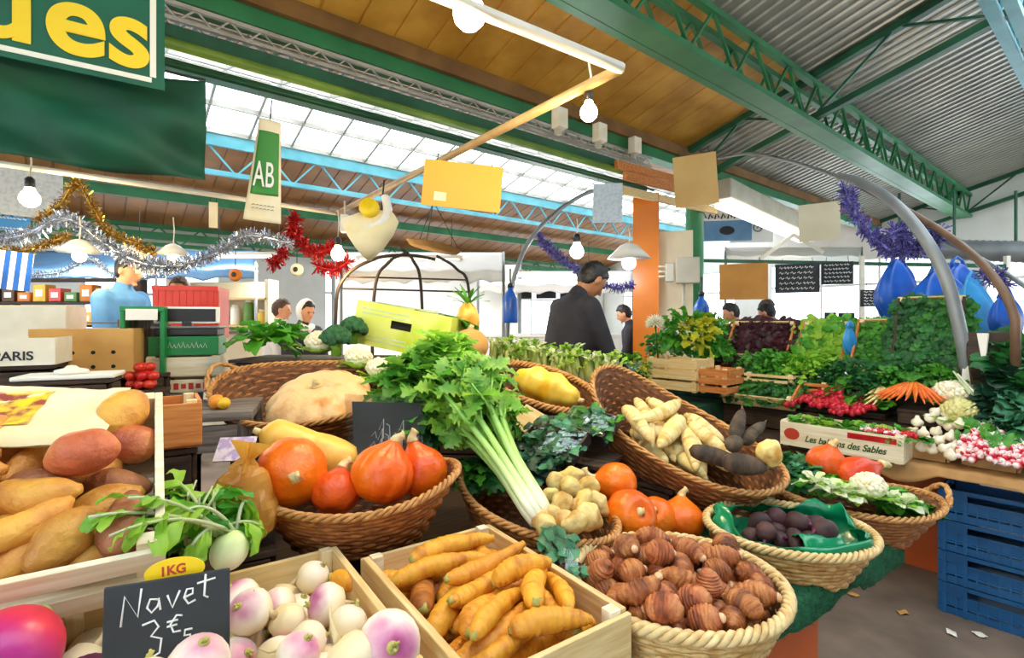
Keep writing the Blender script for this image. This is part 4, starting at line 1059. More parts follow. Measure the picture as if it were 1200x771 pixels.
# celeriac / bulbs in the celery basket
Ks, Sp = [], []
for i in range(3):
    b = MB(); R = .031
    b.ell((0, 0, 0), (R, R * (.95, .8, 1)[i], R * (.95, 1.3, .8)[i]), 20, 14, None, lambda p, a: p * (1 + .22 * nz(p + V(i * 5, 0, 0), 45)) + V(0, 0, -.012 if p.z < -R * .9 else 0))
    o = b.build('celeriac', 'celeriac'); tag(o, 'x', 'celeriac'); t = MB(); t.tube([(0, 0, -R), (.004, 0, -R - .02), (.014, .004, -R - .045)], [.008, .004, .001], 6); t.build('root_tail', 'turnip_root', o)
    Ks.append(o); Sp.append(([(0, 0, 0)], [R]))
K = Kind(Ks)
sp_ = [(660, 590, 1.40), (684, 586, 1.42), (645, 582, 1.50), (668, 572, 1.52), (690, 605, 1.36), (662, 612, 1.34), (648, 604, 1.36), (676, 612, 1.33), (690, 570, 1.54), (652, 566, 1.60), (700, 590, 1.48), (678, 596, 1.40), (640, 616, 1.32), (670, 560, 1.62)]
objs = []
for k, (px, py, d) in enumerate(sp_): objs.append(K.put(k, W(px, py, d), Rz(k) @ Ry(1.2 + .5 * math.sin(k * 3)), 'c', None, 1 + .12 * math.sin(k * 5)))
rank_labels(objs, 'small knobbly yellow celeriac beside the celery root', 'celeriac roots in the celery basket', 14); K.drop()
# dark plastic bag of salad draped over the near rim of the celery basket
o = thing('salad_bag', 'clear bag of dark and green salad hanging over the basket beside the carrot crate', 'salad bag', W(656, 645, 1.22), frame(W(672, 672, 1.18) - W(636, 612, 1.32)))
b = MB(); q = random.Random(2)
for i in range(60): ruffle(b, dirM((q.uniform(-.06, .06), q.uniform(-.018, .018), q.uniform(-.015, .02)), rdir(q, q.uniform(0, 6.28), q.uniform(-.2, .8))), .035, .026, 4, 4, amp=.15, ph=q.uniform(0, 6))
b.build('salad_leaves', 'leaf_bluegreen', o)
b = MB()
for i in range(26): ruffle(b, dirM((q.uniform(-.0, .07), q.uniform(-.02, .02), q.uniform(-.02, .012)), rdir(q, q.uniform(0, 6.28), q.uniform(-.2, .8))), .03, .024, 4, 4, amp=.15, ph=q.uniform(0, 6))
b.build('salad_leaves', 'leaf_red', o)
b = MB(); b.ell((0, 0, .002), (.085, .034, .03), 18, 10, None, lambda p, a: p * (1 + .08 * nz(p, 40))); b.build('film', 'film_clear', o, smooth=False)
# ---- loose orange squashes right of the celery --------------------
gp = [('round orange squash with its stalk pointing left, above the two touching ones', 722, 566, 1.66, .066, .135, Rz(.2) @ Ry(-1.35), .045, .02),
      ('front orange squash of the loose trio beside the knobbly brown roots', 739, 605, 1.52, .078, .15, Rx(1.0) @ Ry(.3), .012, .0),
      ('orange squash tucked behind the front round one', 768, 607, 1.62, .066, .13, Rx(.8) @ Ry(-.3), .012, .0),
      ('squat orange squash with a pale stalk on top, left of the green bag', 798, 609, 1.64, .074, .125, Rx(-.25) @ Ry(.1), .028, .018)]
for lb, px, py, d, r, h, R, sl_, nk in gp:
    make_pumpkin('pumpkin', lb, 'pumpkin', r, h, W(px, py, d), R, stem_len=sl_, stem_r=.010, ribs=9, depth=.025, neck=nk, group='loose orange squashes', seed=int(px))
riser(W(760, 640, 1.62), .3, .32, .20, ZT, W(760, 637, 1.58).z, 'low dark box carrying the loose orange squashes')
# ---- knobbly brown root basket ------------------------------------
bp = V(.375, 1.175, .905); Rb = Rz(-.1) @ Rx(.02)
bk, Mt = make_basket('round pale willow basket heaped with brown taro roots', bp, Rb, .232, .218, .14, s0=.74, rows=13, m='willow_pale', rim='willow_pale_rim', handles=False, rimr=.0115)
Ks, Sp = [], []
for i, (L, r_, bd, tp) in enumerate(((.088, .030, .05, .1), (.075, .031, -.04, .0), (.10, .027, .12, .15), (.066, .030, .0, -.1))):
    bb, sp = root_shape(L, r_, bend=bd, taper=tp, seed=i + 40, lump=.12, rings=.055, rfreq=9, blunt=.42, tip=.9, n=44, seg=16)
    o = bb.build('taro_root', 'taro'); tag(o, 'x', 'taro root')
    t = MB(); t.ell((L * .49, 0, 0), (.010, .010, .010), 10, 6, None, lambda p, a: p * (1 + .2 * nz(p, 90))); t.build('cut_tip', 'taro_tip', o)['label'] = 'pale cut tip'
    Ks.append(o); Sp.append(sp)
K = Kind(Ks)
def rr_t(r): return Rz(r.uniform(0, 6.28)) @ Ry(r.gauss(0, .5)) @ Rx(r.uniform(0, 6.28))
objs = pile(K, Sp, 112, dict(type='bowl', a=.222, b=.208, h=.14, s0=.74), Mt, lambda k, w: 't', None, 21, rr_t, lambda r: r.uniform(.78, 1.0), zoff=.03)
rank_labels(objs, 'ringed brown taro root in the pale round basket', 'taro roots in the round basket', 18); K.drop()
# ---- basket with the green bag ------------------------------------
bp = W(925, 619, 1.545); Rb = Rz(.02) @ Rx(.10) @ Ry(.05)
bk, Mg = make_basket('yellowish wicker basket lined with a green bag at the table corner', bp, Rb, .245, .165, .125, s0=.72, rows=9, m='willow_yellow', rim='willow_pale_rim', handles=False, rimr=.0105)
o = thing('green_bag', 'shiny green plastic bag spilling over the basket rim around the dark roots', 'bag', Mg @ V(0, 0, .02), Rb)
b = MB()
def bagf(u, v):
    an = 2 * PI * u; t = v
    fold = .5 + .5 * math.sin(an * 4 + 1.3) ; up = .035 * max(0, math.sin(an * 2.5 + .4)) + .02 * nz((math.cos(an) * 3, math.sin(an) * 3, 0), 1)
    k = .55 + .36 * min(t * 1.6, 1) - (.16 * max(0, t - .75) * 4 * fold)
    w = .02 * nz((math.cos(an) * 4, math.sin(an) * 4, t * 4), 1.3)
    return V((.245 * k + w) * math.cos(an), (.165 * k + w) * math.sin(an), .01 + .105 * t + up * t * t * (1.2 if math.sin(an) > -.2 else .45) + w * .6)
b.grid(bagf, 72, 14); b.build('bag', 'bag_green', o, solid=.0012)
b = MB(); b.grid(lambda u, v: V(-.03 + .13 * u, -.135 + .075 * v + .02 * u, .108 + .026 * math.sin(PI * v) + .008 * nz((u * 4, v * 4, 0), 1.5)), 14, 10); b.build('folded_flap', 'bag_green', o, solid=.0012)
Ks, Sp = [], []
for i, (L, r_) in enumerate(((.075, .034), (.10, .027), (.06, .032))):
    bb, sp = root_shape(L, r_, bend=.06, taper=.2, seed=i + 60, lump=.14, rings=.02, blunt=.4); o = bb.build('dark_beetroot', 'dark_beet'); tag(o, 'x', 'beetroot')
    s = MB(); s.tube([(L * .46, 0, 0), (L * .55, .003, 0), (L * .72, .008, -.004)], [.009, .005, .001], 6); s.build('root_tail', 'beet_plain', o); Ks.append(o); Sp.append(sp)
K = Kind(Ks)
objs = pile(K, Sp, 20, dict(type='bowl', a=.165, b=.105, h=.14, s0=.75), Mg, lambda k, w: 't', None, 31, rr_t, zoff=.03)
rank_labels(objs, 'dark purple beetroot inside the green lined basket', 'dark beetroots in the green bag', 14); K.drop()
# ---- long parsnip basket ------------------------------------------
pa, pb = W(712, 462, 2.12), W(902, 578, 1.62); axp = (pb - pa).normalized()
Rp = frame(axp); mid = (pa + pb) / 2
Rp = Rp @ Rx(.22)
bk, Mp = make_basket('long boat shaped wicker basket of parsnips and black radishes tilted down to the right', mid + V(.02, .08, .0), Rp, .40, .20, .20, s0=.66, rows=15, lift=(.09, .03), handles=False, sq=.9)
riser(V(.55, 1.98, 0), math.atan2(axp.y, axp.x), .30, .22, ZT, 1.5 - .60, 'dark box under the long parsnip basket')
Ks, Sp = [], []
for i, (m_, L, r_, tp, nm, ct) in enumerate((('parsnip', .20, .034, .5, 'parsnip', 'parsnip'), ('parsnip', .17, .036, .45, 'parsnip', 'parsnip'), ('parsnip', .23, .030, .6, 'parsnip', 'parsnip'))):
    bb, sp = root_shape(L, r_, bend=.05 * (i - 1), taper=tp, seed=i + 80, lump=.08, rings=.02, rfreq=7, blunt=.36); o = bb.build(nm, m_); tag(o, 'x', ct)
    s = MB(); s.ell((-L * .485, 0, 0), (.007, r_ * .4, r_ * .4), 10, 6); s.build('crown', 'celeriac', o); Ks.append(o); Sp.append(sp)
K = Kind(Ks)
def rr_p(r): return Rz(r.gauss(-.5, .55)) @ Ry(r.uniform(-.2, .2)) @ Rx(r.uniform(0, 6.28))
Mp2 = Mp @ Matrix.Translation((-.03, 0, 0))
objs = pile(K, Sp, 24, dict(type='bowl', a=.27, b=.18, h=.2, s0=.66), Mp @ Matrix.Translation((.0, .01, .0)), lambda k, w: 't', None, 41, rr_p, lambda r: r.uniform(1.0, 1.2), zoff=.06)
rank_labels(objs, 'cream parsnip in the long tilted basket', 'parsnips in the long basket', 18); K.drop()
Ks = []
for i, (L, r_) in enumerate(((.17, .034), (.13, .036))):
    bb, sp = root_shape(L, r_, bend=.03, taper=.25, seed=i + 90, lump=.1, blunt=.35, rings=.02); o = bb.build('black_radish', 'black_radish'); tag(o, 'x', 'radish')
    s = MB(); s.tube([(L * .47, 0, 0), (L * .56, .004, 0), (L * .68, .01, -.004)], [.010, .005, .001], 6); s.build('root_tail', 'stalk_scar', o); Ks.append(o)
K = Kind(Ks)
for k, (lb, px, py, d, R, sc) in enumerate((('dark brown black radish lying at the near rim below the parsnips', 838, 536, 1.70, Rz(-.25) @ Ry(.25), 1.0), ('long black radish at the lower right end of the basket', 872, 545, 1.63, Rz(-.2) @ Ry(.1), 1.05), ('black radish standing up at the far right of the basket', 866, 500, 1.80, Rz(.9) @ Ry(-.8), .85), ('small black radish above the long one near the knobbly yellow root', 862, 520, 1.72, Rz(.9), .85), ('black radish leaning behind the knobbly yellow root', 884, 508, 1.78, Rz(.5) @ Ry(-.5), .75))):
    K.put(k, W(px, py, d), R, lb, 'black radishes in the long basket', sc)
K.drop()
b = MB(); b.ell((0, 0, 0), (.04, .038, .042), 20, 14, None, lambda p, a: p * (1 + .2 * nz(p, 38)))
tag(b.build('knobbly_root', 'gold_beet', None, W(902, 530, 1.64)), 'knobbly pale yellow root at the right end of the long basket', 'root')
# ---- right-hand basket --------------------------------------------
bp = W(1000, 583, 1.80); Rb = Rz(-.05) @ Rx(.10) @ Ry(.10)
bk, Mr = make_basket('long wicker basket with red squashes and a white cauliflower at the table end', bp, Rb, .285, .16, .13, s0=.66, rows=10, m='willow', handles=True, lift=(.01, .03))
make_pumpkin('pumpkin', 'red orange squash standing left in the table end basket', 'pumpkin_red', .068, .125, W(968, 543, 1.86), Rx(.2) @ Ry(.2), stem_len=.02, ribs=9, depth=.03, neck=.02, group='red squashes in the end basket')
make_pumpkin('pumpkin', 'red orange squash lying on its side right of its twin', 'pumpkin_red', .062, .15, W(1003, 556, 1.80), Ry(1.2) @ Rz(.5), stem_len=.03, ribs=9, depth=.03, neck=.03, group='red squashes in the end basket', seed=4)
def cauliflower(label, p, r, m='cauli', leaves='leaf_light', nl=9, R=None, seed=0):
    o = thing('cauliflower', label, 'cauliflower', p, R); q = random.Random(seed); b = MB()
    b.ell((0, 0, 0), (r, r, r * .8), 20, 12)
    for i in range(70):
        d = rdir(q, i * 2.399, math.asin(min(1, .02 + .98 * (i + .5) / 70))); b.ell((d.x * r * .93, d.y * r * .93, d.z * r * .76), r * q.uniform(.15, .24), 8, 6)
    b.build('curd', m, o); b = MB()
    for i in range(nl):
        az = i * 2 * PI / nl; ruffle(b, dirM((r * .5 * math.cos(az), r * .5 * math.sin(az), -r * .75), rdir(q, az, q.uniform(.3, .7))), r * q.uniform(1.0, 1.5), r * 1.0, 6, 5, amp=.08, ph=i, curl=.2)
    b.build('leaves', leaves, o); return o
cauliflower('small white cauliflower in the table end basket before the red squashes', W(1018, 570, 1.72), .05, seed=1)
def greens(name, label, cat, p, seed, style='lettuce', m='leaf_mid', m2=None, R=None, sc=1.0, group=None, **k):
    o = thing(name, label, cat, p, R, group)
    mb = lettuce_mb(seed=seed, **k) if style == 'lettuce' else herb_mb(seed=seed, **k)
    mb.build('leaves', m, o)
    if m2: (herb_mb(seed=seed + 9, n=k.get('n', 60) // 3, r=k.get('r', .09) * .8, h=k.get('h', .12) * 1.05) if style != 'lettuce' else lettuce_mb(seed=seed + 9, n=6, L=k.get('L', .15) * .6, Wd=k.get('Wd', .13) * .6)).build('inner_leaves', m2, o)
    return o
for k, (px, py, d, m_, lb) in enumerate(((930, 540, 1.93, 'leaf_dark', 'dark leafy bunch at the left end of the table end basket'), (948, 560, 1.82, 'leaf_mid', 'green leafy bunch left of the small cauliflower'), (935, 555, 1.84, 'leaf_bluegreen', 'blue green leaf bunch beside the knobbly yellow root'))):
    greens('leafy_bunch', lb, 'greens', W(px, py + 8, d) - V(0, 0, .03), k, 'herb', m_, r=.075, h=.085, n=70, leaf=.04, wd=.034)
for k, (px, py, d, m_, lb) in enumerate(((1040, 578, 1.80, 'leaf_mid', 'green leafy bunch at the right of the small cauliflower'), (975, 565, 1.78, 'leaf_light', 'light leafy bunch under the red squashes'), (1065, 590, 1.82, 'leaf_mid', 'green bunch at the right handle of the end basket'))):
    greens('leafy_bunch', lb, 'greens', W(px, py + 8, d) - V(0, 0, .03), k + 40, 'herb', m_, r=.07, h=.07, n=70, leaf=.04, wd=.034)
for k, (px, py, d) in enumerate(((955, 563, 1.70), (975, 571, 1.68), (992, 577, 1.66), (1043, 583, 1.70), (1060, 588, 1.72))):
    greens('lettuce', 'pale little lettuce heart along the near rim of the end basket, %s from left' % ['first', 'second', 'third', 'fourth', 'last'][k], 'lettuce', W(px, py, d) - V(0, 0, .02), k + 20, 'lettuce', 'leaf_white', 'leaf_light', n=10, L=.05, Wd=.045, group='lettuce hearts in the end basket')
# ---- yellow squash basket ------------------------------------------
pa, pb = W(580, 432, 2.36), W(698, 478, 2.12); axy = (pb - pa).normalized(); Ry_ = frame(axy) @ Rx(.25)
bk, My = make_basket('oval wicker basket with a yellow squash behind the celery', (pa + pb) / 2 + V(0, .04, .0), Ry_, .27, .17, .15, s0=.72, rows=11, handles=False, m='willow_dark', rimr=.013)
riser(My @ V(0, 0, 0), math.atan2(axy.y, axy.x), .3, .2, ZT, under(My, [(x * .19, y * .12, 0) for x in (-1, 1) for y in (-1, 1)]) - .004, 'dark box under the yellow squash basket')
b = MB(); n = 20
b.tube([V((i / n - .5) * .33, 0, 0) for i in range(n + 1)], [.01] + [.078 * (math.sin(PI * i / n) ** .45) * (1 + .1 * math.cos(2 * PI * i / 6.5)) for i in range(1, n)] + [.01], 24, dis=lambda p, t, a: .03 * math.cos(7 * a))
o = b.build('yellow_squash', 'squash_yellow', None, My @ V(.02, 0, .15), Ry_ @ Rx(-.2)); tag(o, 'large bright yellow lobed squash lying in the oval basket', 'squash')
s = MB(); s.tube([(.16, 0, 0), (.185, 0, .004)], [.014, .011], 8); s.build('stem', 'pumpkin_stem', o)
# ---- board and herb punnets below it -------------------------------
o = tag(MB().box((0, 0, 0), (.19, .10, .012)).build('wooden_board', 'wood_pale', None, W(632, 500, 1.90), frame(W(655, 513, 1.87) - W(600, 480, 1.97)) @ Rx(.85), bevel=.002, smooth=False), 'pale wooden board leaning under the yellow squash basket', 'board')
def punnet(label, p, R, L, Wd, H, seed, m1, m2, film=True):
    o = thing('herb_punnet', label, 'punnet', p, R)
    b = MB()
    for s in (-1, 1): b.box((0, s * Wd / 2, H / 2), (L, .006, H)); b.box((s * L / 2, 0, H / 2), (.006, Wd, H))
    b.box((0, 0, .003), (L, Wd, .006)); b.build('tray', 'plastic_black', o, smooth=False)
    q = random.Random(seed); a_, b_ = MB(), MB()
    for i in range(90): ruffle(a_ if i % 3 else b_, dirM((q.uniform(-.45, .45) * L, q.uniform(-.42, .42) * Wd, H * q.uniform(.5, 1.0)), rdir(q, q.uniform(0, 6.28), q.uniform(.1, 1.2))), .045, .034, 4, 4, amp=.2, ph=q.uniform(0, 6), curl=.6)
    a_.build('leaves', m1, o); b_.build('leaves', m2, o)
    if film:
        b = MB(); b.grid(lambda u, v: V((u - .5) * L, (v - .5) * Wd, H * 1.15 + .03 * math.sin(PI * u) * math.sin(PI * v) + .006 * nz((u * 6, v * 6, 0), 1.5)), 14, 12); b.build('film', 'film_clear', o, smooth=False, solid=.0006)
    return o
Rq = frame(V(.8, -.55, -.15)) @ Rx(.45)
punnet('dark tray of curly green herbs left, under the pale board', W(650, 525, 1.80), Rq, .20, .16, .05, 1, 'leaf_bluegreen', 'leaf_deep')
punnet('dark tray of green herbs right, against the long parsnip basket', W(692, 505, 1.93), frame(V(.75, -.6, -.1)) @ Rx(.5), .18, .12, .05, 2, 'leaf_bluegreen', 'leaf_mid')
punnet('small dark tray of herbs just above the knobbly yellow celeriac', W(632, 548, 1.72), Rq, .14, .12, .04, 3, 'leaf_deep', 'leaf_bluegreen', False)
riser(W(665, 560, 1.92), -.6, .36, .2, ZT, 1.0, 'dark box behind the loose squashes under the herb trays')
# ---- stalk bundles behind ------------------------------------------
q = random.Random(31); Ks = []
for i in range(3):
    o = thing('chard_bundle', 'x', 'greens'); st = MB(); lf = MB()
    for k in range(9):
        a = k * 2.4; r = .008 + .02 * math.sqrt(k / 9); h = q.uniform(.14, .2)
        st.tube([(r * math.cos(a), r * math.sin(a), 0), (r * 1.3 * math.cos(a), r * 1.3 * math.sin(a), h * .6), (r * 1.9 * math.cos(a), r * 1.9 * math.sin(a), h)], [.016, .015, .008], 6, flat=.7)
        for m in range(2): ruffle(lf, dirM((r * 1.8 * math.cos(a), r * 1.8 * math.sin(a), h * .93), rdir(q, a + q.uniform(-1, 1), q.uniform(.5, 1.4))), q.uniform(.025, .045), .026, 4, 4, amp=.15, ph=q.uniform(0, 6))
    st.build('stalk', 'chard_stalk', o); lf.build('leaves', 'leaf_light' if i else 'leaf_white', o); Ks.append(o)
K = Kind(Ks); objs = []
for k in range(14):
    t = k / 13; px = 578 + 136 * t; d = 2.62 - .15 * t + .12 * (k % 2)
    objs.append(K.put(k, W(px, 455 + 22 * t - 8 * (k % 2), d) - V(0, 0, .0), Rz(k) @ Ry(q.uniform(-.2, .2)), 'b', None, 1.3))
rank_labels(objs, 'chard stalk bundle behind the yellow squash', 'chard bundles behind the yellow squash', 60); K.drop()
riser(W(645, 452, 2.6), -.1, .78, .34, ZT, W(645, 470, 2.55).z, 'dark box behind the yellow squash carrying the chard bundles')
# ---- yellow-green carton with leeks --------------------------------
pa = W(421, 402, 2.60); pb = W(527, 424, 2.50); axb = (pb - pa).normalized(); Rbx = frame(axb) @ Rx(-.05)
bl = .50; bh = .215
o = thing('cardboard_carton', 'bright yellow green carton with an oval hand hole above the celery', 'carton', (pa + pb) / 2 + V(0, .1, .0), Rbx)
b = MB()
for s in (-1, 1):
    for z0, z1, x0, x1 in ((0, .10, -.5, .5), (.14, 1, -.5, .5)):
        pass
hx_, hz0, hz1 = .055, .105, .145
def front(y):
    b.box((0, y, hz0 / 2), (bl, .006, hz0)); b.box((0, y, (hz1 + bh) / 2), (bl, .006, bh - hz1))
    for s in (-1, 1): b.box((s * (bl / 2 + hx_) / 2, y, (hz0 + hz1) / 2), (bl / 2 - hx_, .006, hz1 - hz0))
front(-.14); b.build('front_side', 'card_print', o, smooth=False)
b = MB(); b.box((0, .14, bh / 2), (bl, .006, bh)); b.build('back_side', 'card_print', o, smooth=False)
for s in (-1, 1): MB().box((s * bl / 2, 0, bh / 2), (.006, .28, bh)).build('end_side', 'card_print', o, smooth=False)
MB().box((0, 0, .004), (bl, .28, .006)).build('bottom', 'inner_shade', o, smooth=False)
MB().box((0, -.128, (hz0 + hz1) / 2), (hx_ * 2.2, .004, .06)).build('hand_hole_shade', 'inner_shade', o, smooth=False)  # near-black plate painted as the shade behind the slot
b = MB()
for z in (.03, .05, .16, .18): b.box((-.09, -.1435, z), (.26, .001, .007))
b.build('printed_lines', 'leaf_white', o, smooth=False)
for k, (px, py, d, ln) in enumerate(((470, 362, 2.62, .26), (495, 366, 2.62, .28), (515, 372, 2.6, .22), (455, 360, 2.66, .2))):
    lk = thing('leek', 'leek lying across the top of the yellow carton, %s from left' % ['second', 'third', 'fourth', 'first'][k], 'leek', W(px, py, d), Rz(-.2 + .2 * k) @ Ry(.18), 'leeks on the yellow carton')
    s = MB(); s.tube([(-ln / 2, 0, 0), (0, 0, .003), (ln * .3, 0, .006)], [.014, .013, .013], 8); s.build('white_shaft', 'leaf_white', lk)
    s = MB()
    for j in range(7): ruffle(s, dirM((ln * .25, 0, .006), V(1, .25 * (j - 3) * .6, .2 - .05 * j)), ln * .7, .03, 6, 3, amp=.04, ph=j, curl=.3)
    s.build('leaves', 'leaf_mid', lk)
b = MB(); b.ell((0, 0, 0), (.09, .085, .08), 22, 14, None, lambda p, a: p * (1 + .05 * nz(p, 18))); o = b.build('brown_gourd', 'card_tan', None, W(551, 405, 2.45)); tag(o, 'round tan brown gourd right of the yellow carton', 'gourd')
s = MB(); s.tube([(0, 0, .075), (.01, 0, .1)], [.016, .01], 8); s.build('stem', 'pumpkin_stem', o)
pn = thing('pineapple', 'upright golden pineapple with leafy crown right of the yellow carton', 'pineapple', W(548, 378, 2.72))
b = MB(); b.ell((0, 0, 0), (.062, .062, .105), 30, 24, None, lambda p, a: p * (1 + .05 * math.cos(10 * a + p.z * 90) * math.cos(10 * a - p.z * 90))); b.build('fruit', 'butternut', pn)
s = MB()
for j in range(16): ruffle(s, dirM((0, 0, .09), rdir(q, j * 2.4, .5 + .06 * j)), .12, .022, 5, 2, amp=.01, curl=.3)
s.build('leaf_crown', 'leaf_mid', pn)
riser(W(500, 425, 2.62), -.05, .75, .36, ZT, W(500, 421, 2.45).z - .03, 'dark box carrying the yellow carton')
# ---- behind the pale squash basket ---------------------------------
greens('leafy_salad', 'bright frilly salad head left behind the pale squash basket', 'salad', W(310, 402, 2.40), 51, 'lettuce', 'leaf_mid', 'leaf_light', n=22, L=.15, Wd=.10, amp=.2)
greens('leafy_salad', 'smaller green salad at the back right of the frilly head', 'salad', W(342, 396, 2.5), 52, 'lettuce', 'leaf_mid', None, n=14, L=.10, Wd=.08, amp=.2)
def broccoli(label, p, r, seed):
    o = thing('broccoli', label, 'broccoli', p); q = random.Random(seed); b = MB()
    for i in range(46):
        d = rdir(q, i * 2.399, math.asin(min(1, .05 + .95 * (i + .5) / 46))); b.ell(d * r * .75, r * q.uniform(.22, .34), 8, 6, None, lambda p, a: p * (1 + .25 * nz(p + d, 60)))
    b.build('florets', 'broccoli', o); s = MB(); s.tube([(0, 0, -r * .9), (0, 0, 0)], [r * .3, r * .35], 10); s.build('stem', 'leaf_light', o)
broccoli('dark green broccoli head behind the pale squash', W(394, 400, 2.35), .075, 1)
broccoli('dark broccoli head left of the yellow carton edge', W(414, 388, 2.5), .07, 2)
cauliflower('white cauliflower behind the left rim of the pale squash basket', W(374, 402, 2.36), .06, seed=3)
cauliflower('white cauliflower right behind the pale squash', W(420, 420, 2.20), .055, seed=4)
cauliflower('cream cauliflower at the right end of the pale squash basket', W(444, 432, 2.12), .05, seed=5)
riser(W(372, 430, 2.42), -.05, .66, .34, ZT, W(372, 420, 2.35).z, 'dark box behind the pale squash basket')
# ================================================================== right-hand stall
C0 = V(2.04, 2.65, 0); bd = V(-.66, .75, 0).normalized(); nd = V(bd.y, -bd.x, 0)
RB = Matrix((-bd, nd, V(0, 0, 1))).transposed()      # local x runs to the right along the stall, y away from the aisle
def BP(t, n, z): return C0 + bd * t + nd * n + V(0, 0, z)
def hit(px, n):
    """point on the ray at stall depth n: returns (t, Y)"""
    r = (px - CX) / FPX; t = (C0.x + nd.x * n - r * (C0.y + nd.y * n)) / (r * bd.y - bd.x)
    return t, C0.y + bd.y * t + nd.y * n
def BW(px, py, n):
    t, Y = hit(px, n); return W(px, py, Y)
st_ = thing('display_stand', 'long stepped stand with a dark green cloth under the right hand greens', 'display stand', BP(.6, .6, 0), RB)
def sl_(t, n, z): return V(-(t - .6), n - .6, z)
def sbox(nm, t0, t1, n0, n1, z0, z1, m):
    return MB().box(sl_((t0 + t1) / 2, (n0 + n1) / 2, (z0 + z1) / 2), (t1 - t0, n1 - n0, z1 - z0)).build(nm, m, st_, smooth=False, bevel=.004)
sbox('table_top', -.95, 1.15, .06, 1.3, .71, .75, 'wood_dark')
sbox('cloth_cover', 1.16, 2.75, .02, 1.3, .0, .90, 'cloth_darkgreen')
sbox('step', -.95, 1.15, .36, .66, .76, .90, 'wood_dark')
sbox('step', -.95, 1.15, .67, 1.3, .76, 1.04, 'wood_dark')
sbox('step', 1.16, 2.75, .42, 1.3, .905, 1.06, 'cloth_darkgreen')
sbox('back_panel', -.2, 1.14, .62, .64, .0, .70, 'panel_orange')
for t in (-.9, 1.1):
    for n in (.12, 1.24): sbox('leg', t - .03, t + .03, n - .03, n + .03, 0, .705, 'wood_dark')
sbox('kickboard', .42, .47, .2, 1.2, .0, .70, 'panel_orange')
# blue stacking crates under the table ------------------------------
def blue_crate(label, z, group='blue plastic crates under the right stall'):
    o = thing('plastic_crate', label, 'plastic crate', BP(-.42, .33, z), RB, group)
    L, Wd, H, th = .60, .40, .158, .012
    for nm, a, b_, ln, ax in (('front_side', 0, -Wd / 2, L, 0), ('back_side', 0, Wd / 2, L, 0), ('end_side', -L / 2, 0, Wd, 1), ('end_side', L / 2, 0, Wd, 1)):
        b = MB()
        def bx(u0, u1, z0, z1, t_=th, out=0):
            c = V((u0 + u1) / 2, 0, (z0 + z1) / 2); d = (u1 - u0, t_, z1 - z0)
            sgn = -1 if (b_ < 0 or a < 0) else 1
            if ax == 0: b.box((a + c.x, b_ + sgn * out, c.z), d)
            else: b.box((a + sgn * out, b_ + c.x, c.z), (t_, d[0], d[2]))
        h = ln / 2
        bx(-h, h, .0, .035); bx(-h, h, .05, .10, th * .6); bx(-h, -h * .68, .10, .135); bx(h * .68, h, .10, .135); bx(-h, h, .135, .155, th, .004)
        for k in range(15):
            u = -h + ln * (k + .5) / 15; bx(u - .003, u + .003, .0, .10, th, .006)
        for u in (-h + .012, -h * .68, h * .68, h - .012): bx(u - .008, u + .008, .0, .15, th, .008)
        bx(-h, h, .046, .054, th, .007); bx(-h, h, .098, .104, th, .007)
        b.build(nm, 'plastic_blue', o, smooth=False)
    MB().box((0, 0, .006), (L - .01, Wd - .01, .01)).build('bottom', 'plastic_blue', o, smooth=False)
for k, nm in enumerate(('bottom', 'second from the floor', 'third from the floor', 'topmost')):
    blue_crate('blue plastic crate under the right stall, %s of four stacked' % nm, .002 + .160 * k)
# litter on the floor
for k, (px, py, lb) in enumerate(((1058, 718, 'small scrap of leaf on the floor before the blue crates'), (1115, 742, 'white paper scrap on the floor by the blue crates'), (1148, 744, 'tiny pale scrap on the floor below the blue crates'), (1000, 697, 'dry leaf scrap on the floor under the stall corner'))):
    p = onz(px, py, .006); b = MB(); b.grid(lambda u, v: V((u - .5) * .05, (v - .5) * .035, .008 * math.sin(3 * u + 2 * v) ** 2), 5, 4)
    tag(b.build('floor_scrap', 'paper_white' if k in (1, 2) else 'card_tan', None, p, Rz(k), solid=.001), lb, 'scrap')
# kraft paper lining hanging over the front edge ---------------------
o = thing('kraft_paper', 'brown kraft paper lining drooping over the right stall front edge', 'paper', BP(-.40, .2, .752), RB)
b = MB()
def kf(u, v):
    x = (u - .5) * 1.05; y = .25 - .40 * min(v / .7, 1); dz = 0
    if v > .7:
        k = (v - .7) / .3; y = -.152 - .012 * k; dz = -(.045 + .06 * max(0, math.sin(u * 11 + .6))) * k
    return V(x, y - .0, .003 + dz + .004 * nz((u * 8, v * 5, 0), 1.4))
b.grid(kf, 60, 14); b.build('sheet', 'kraft', o, solid=.0015)
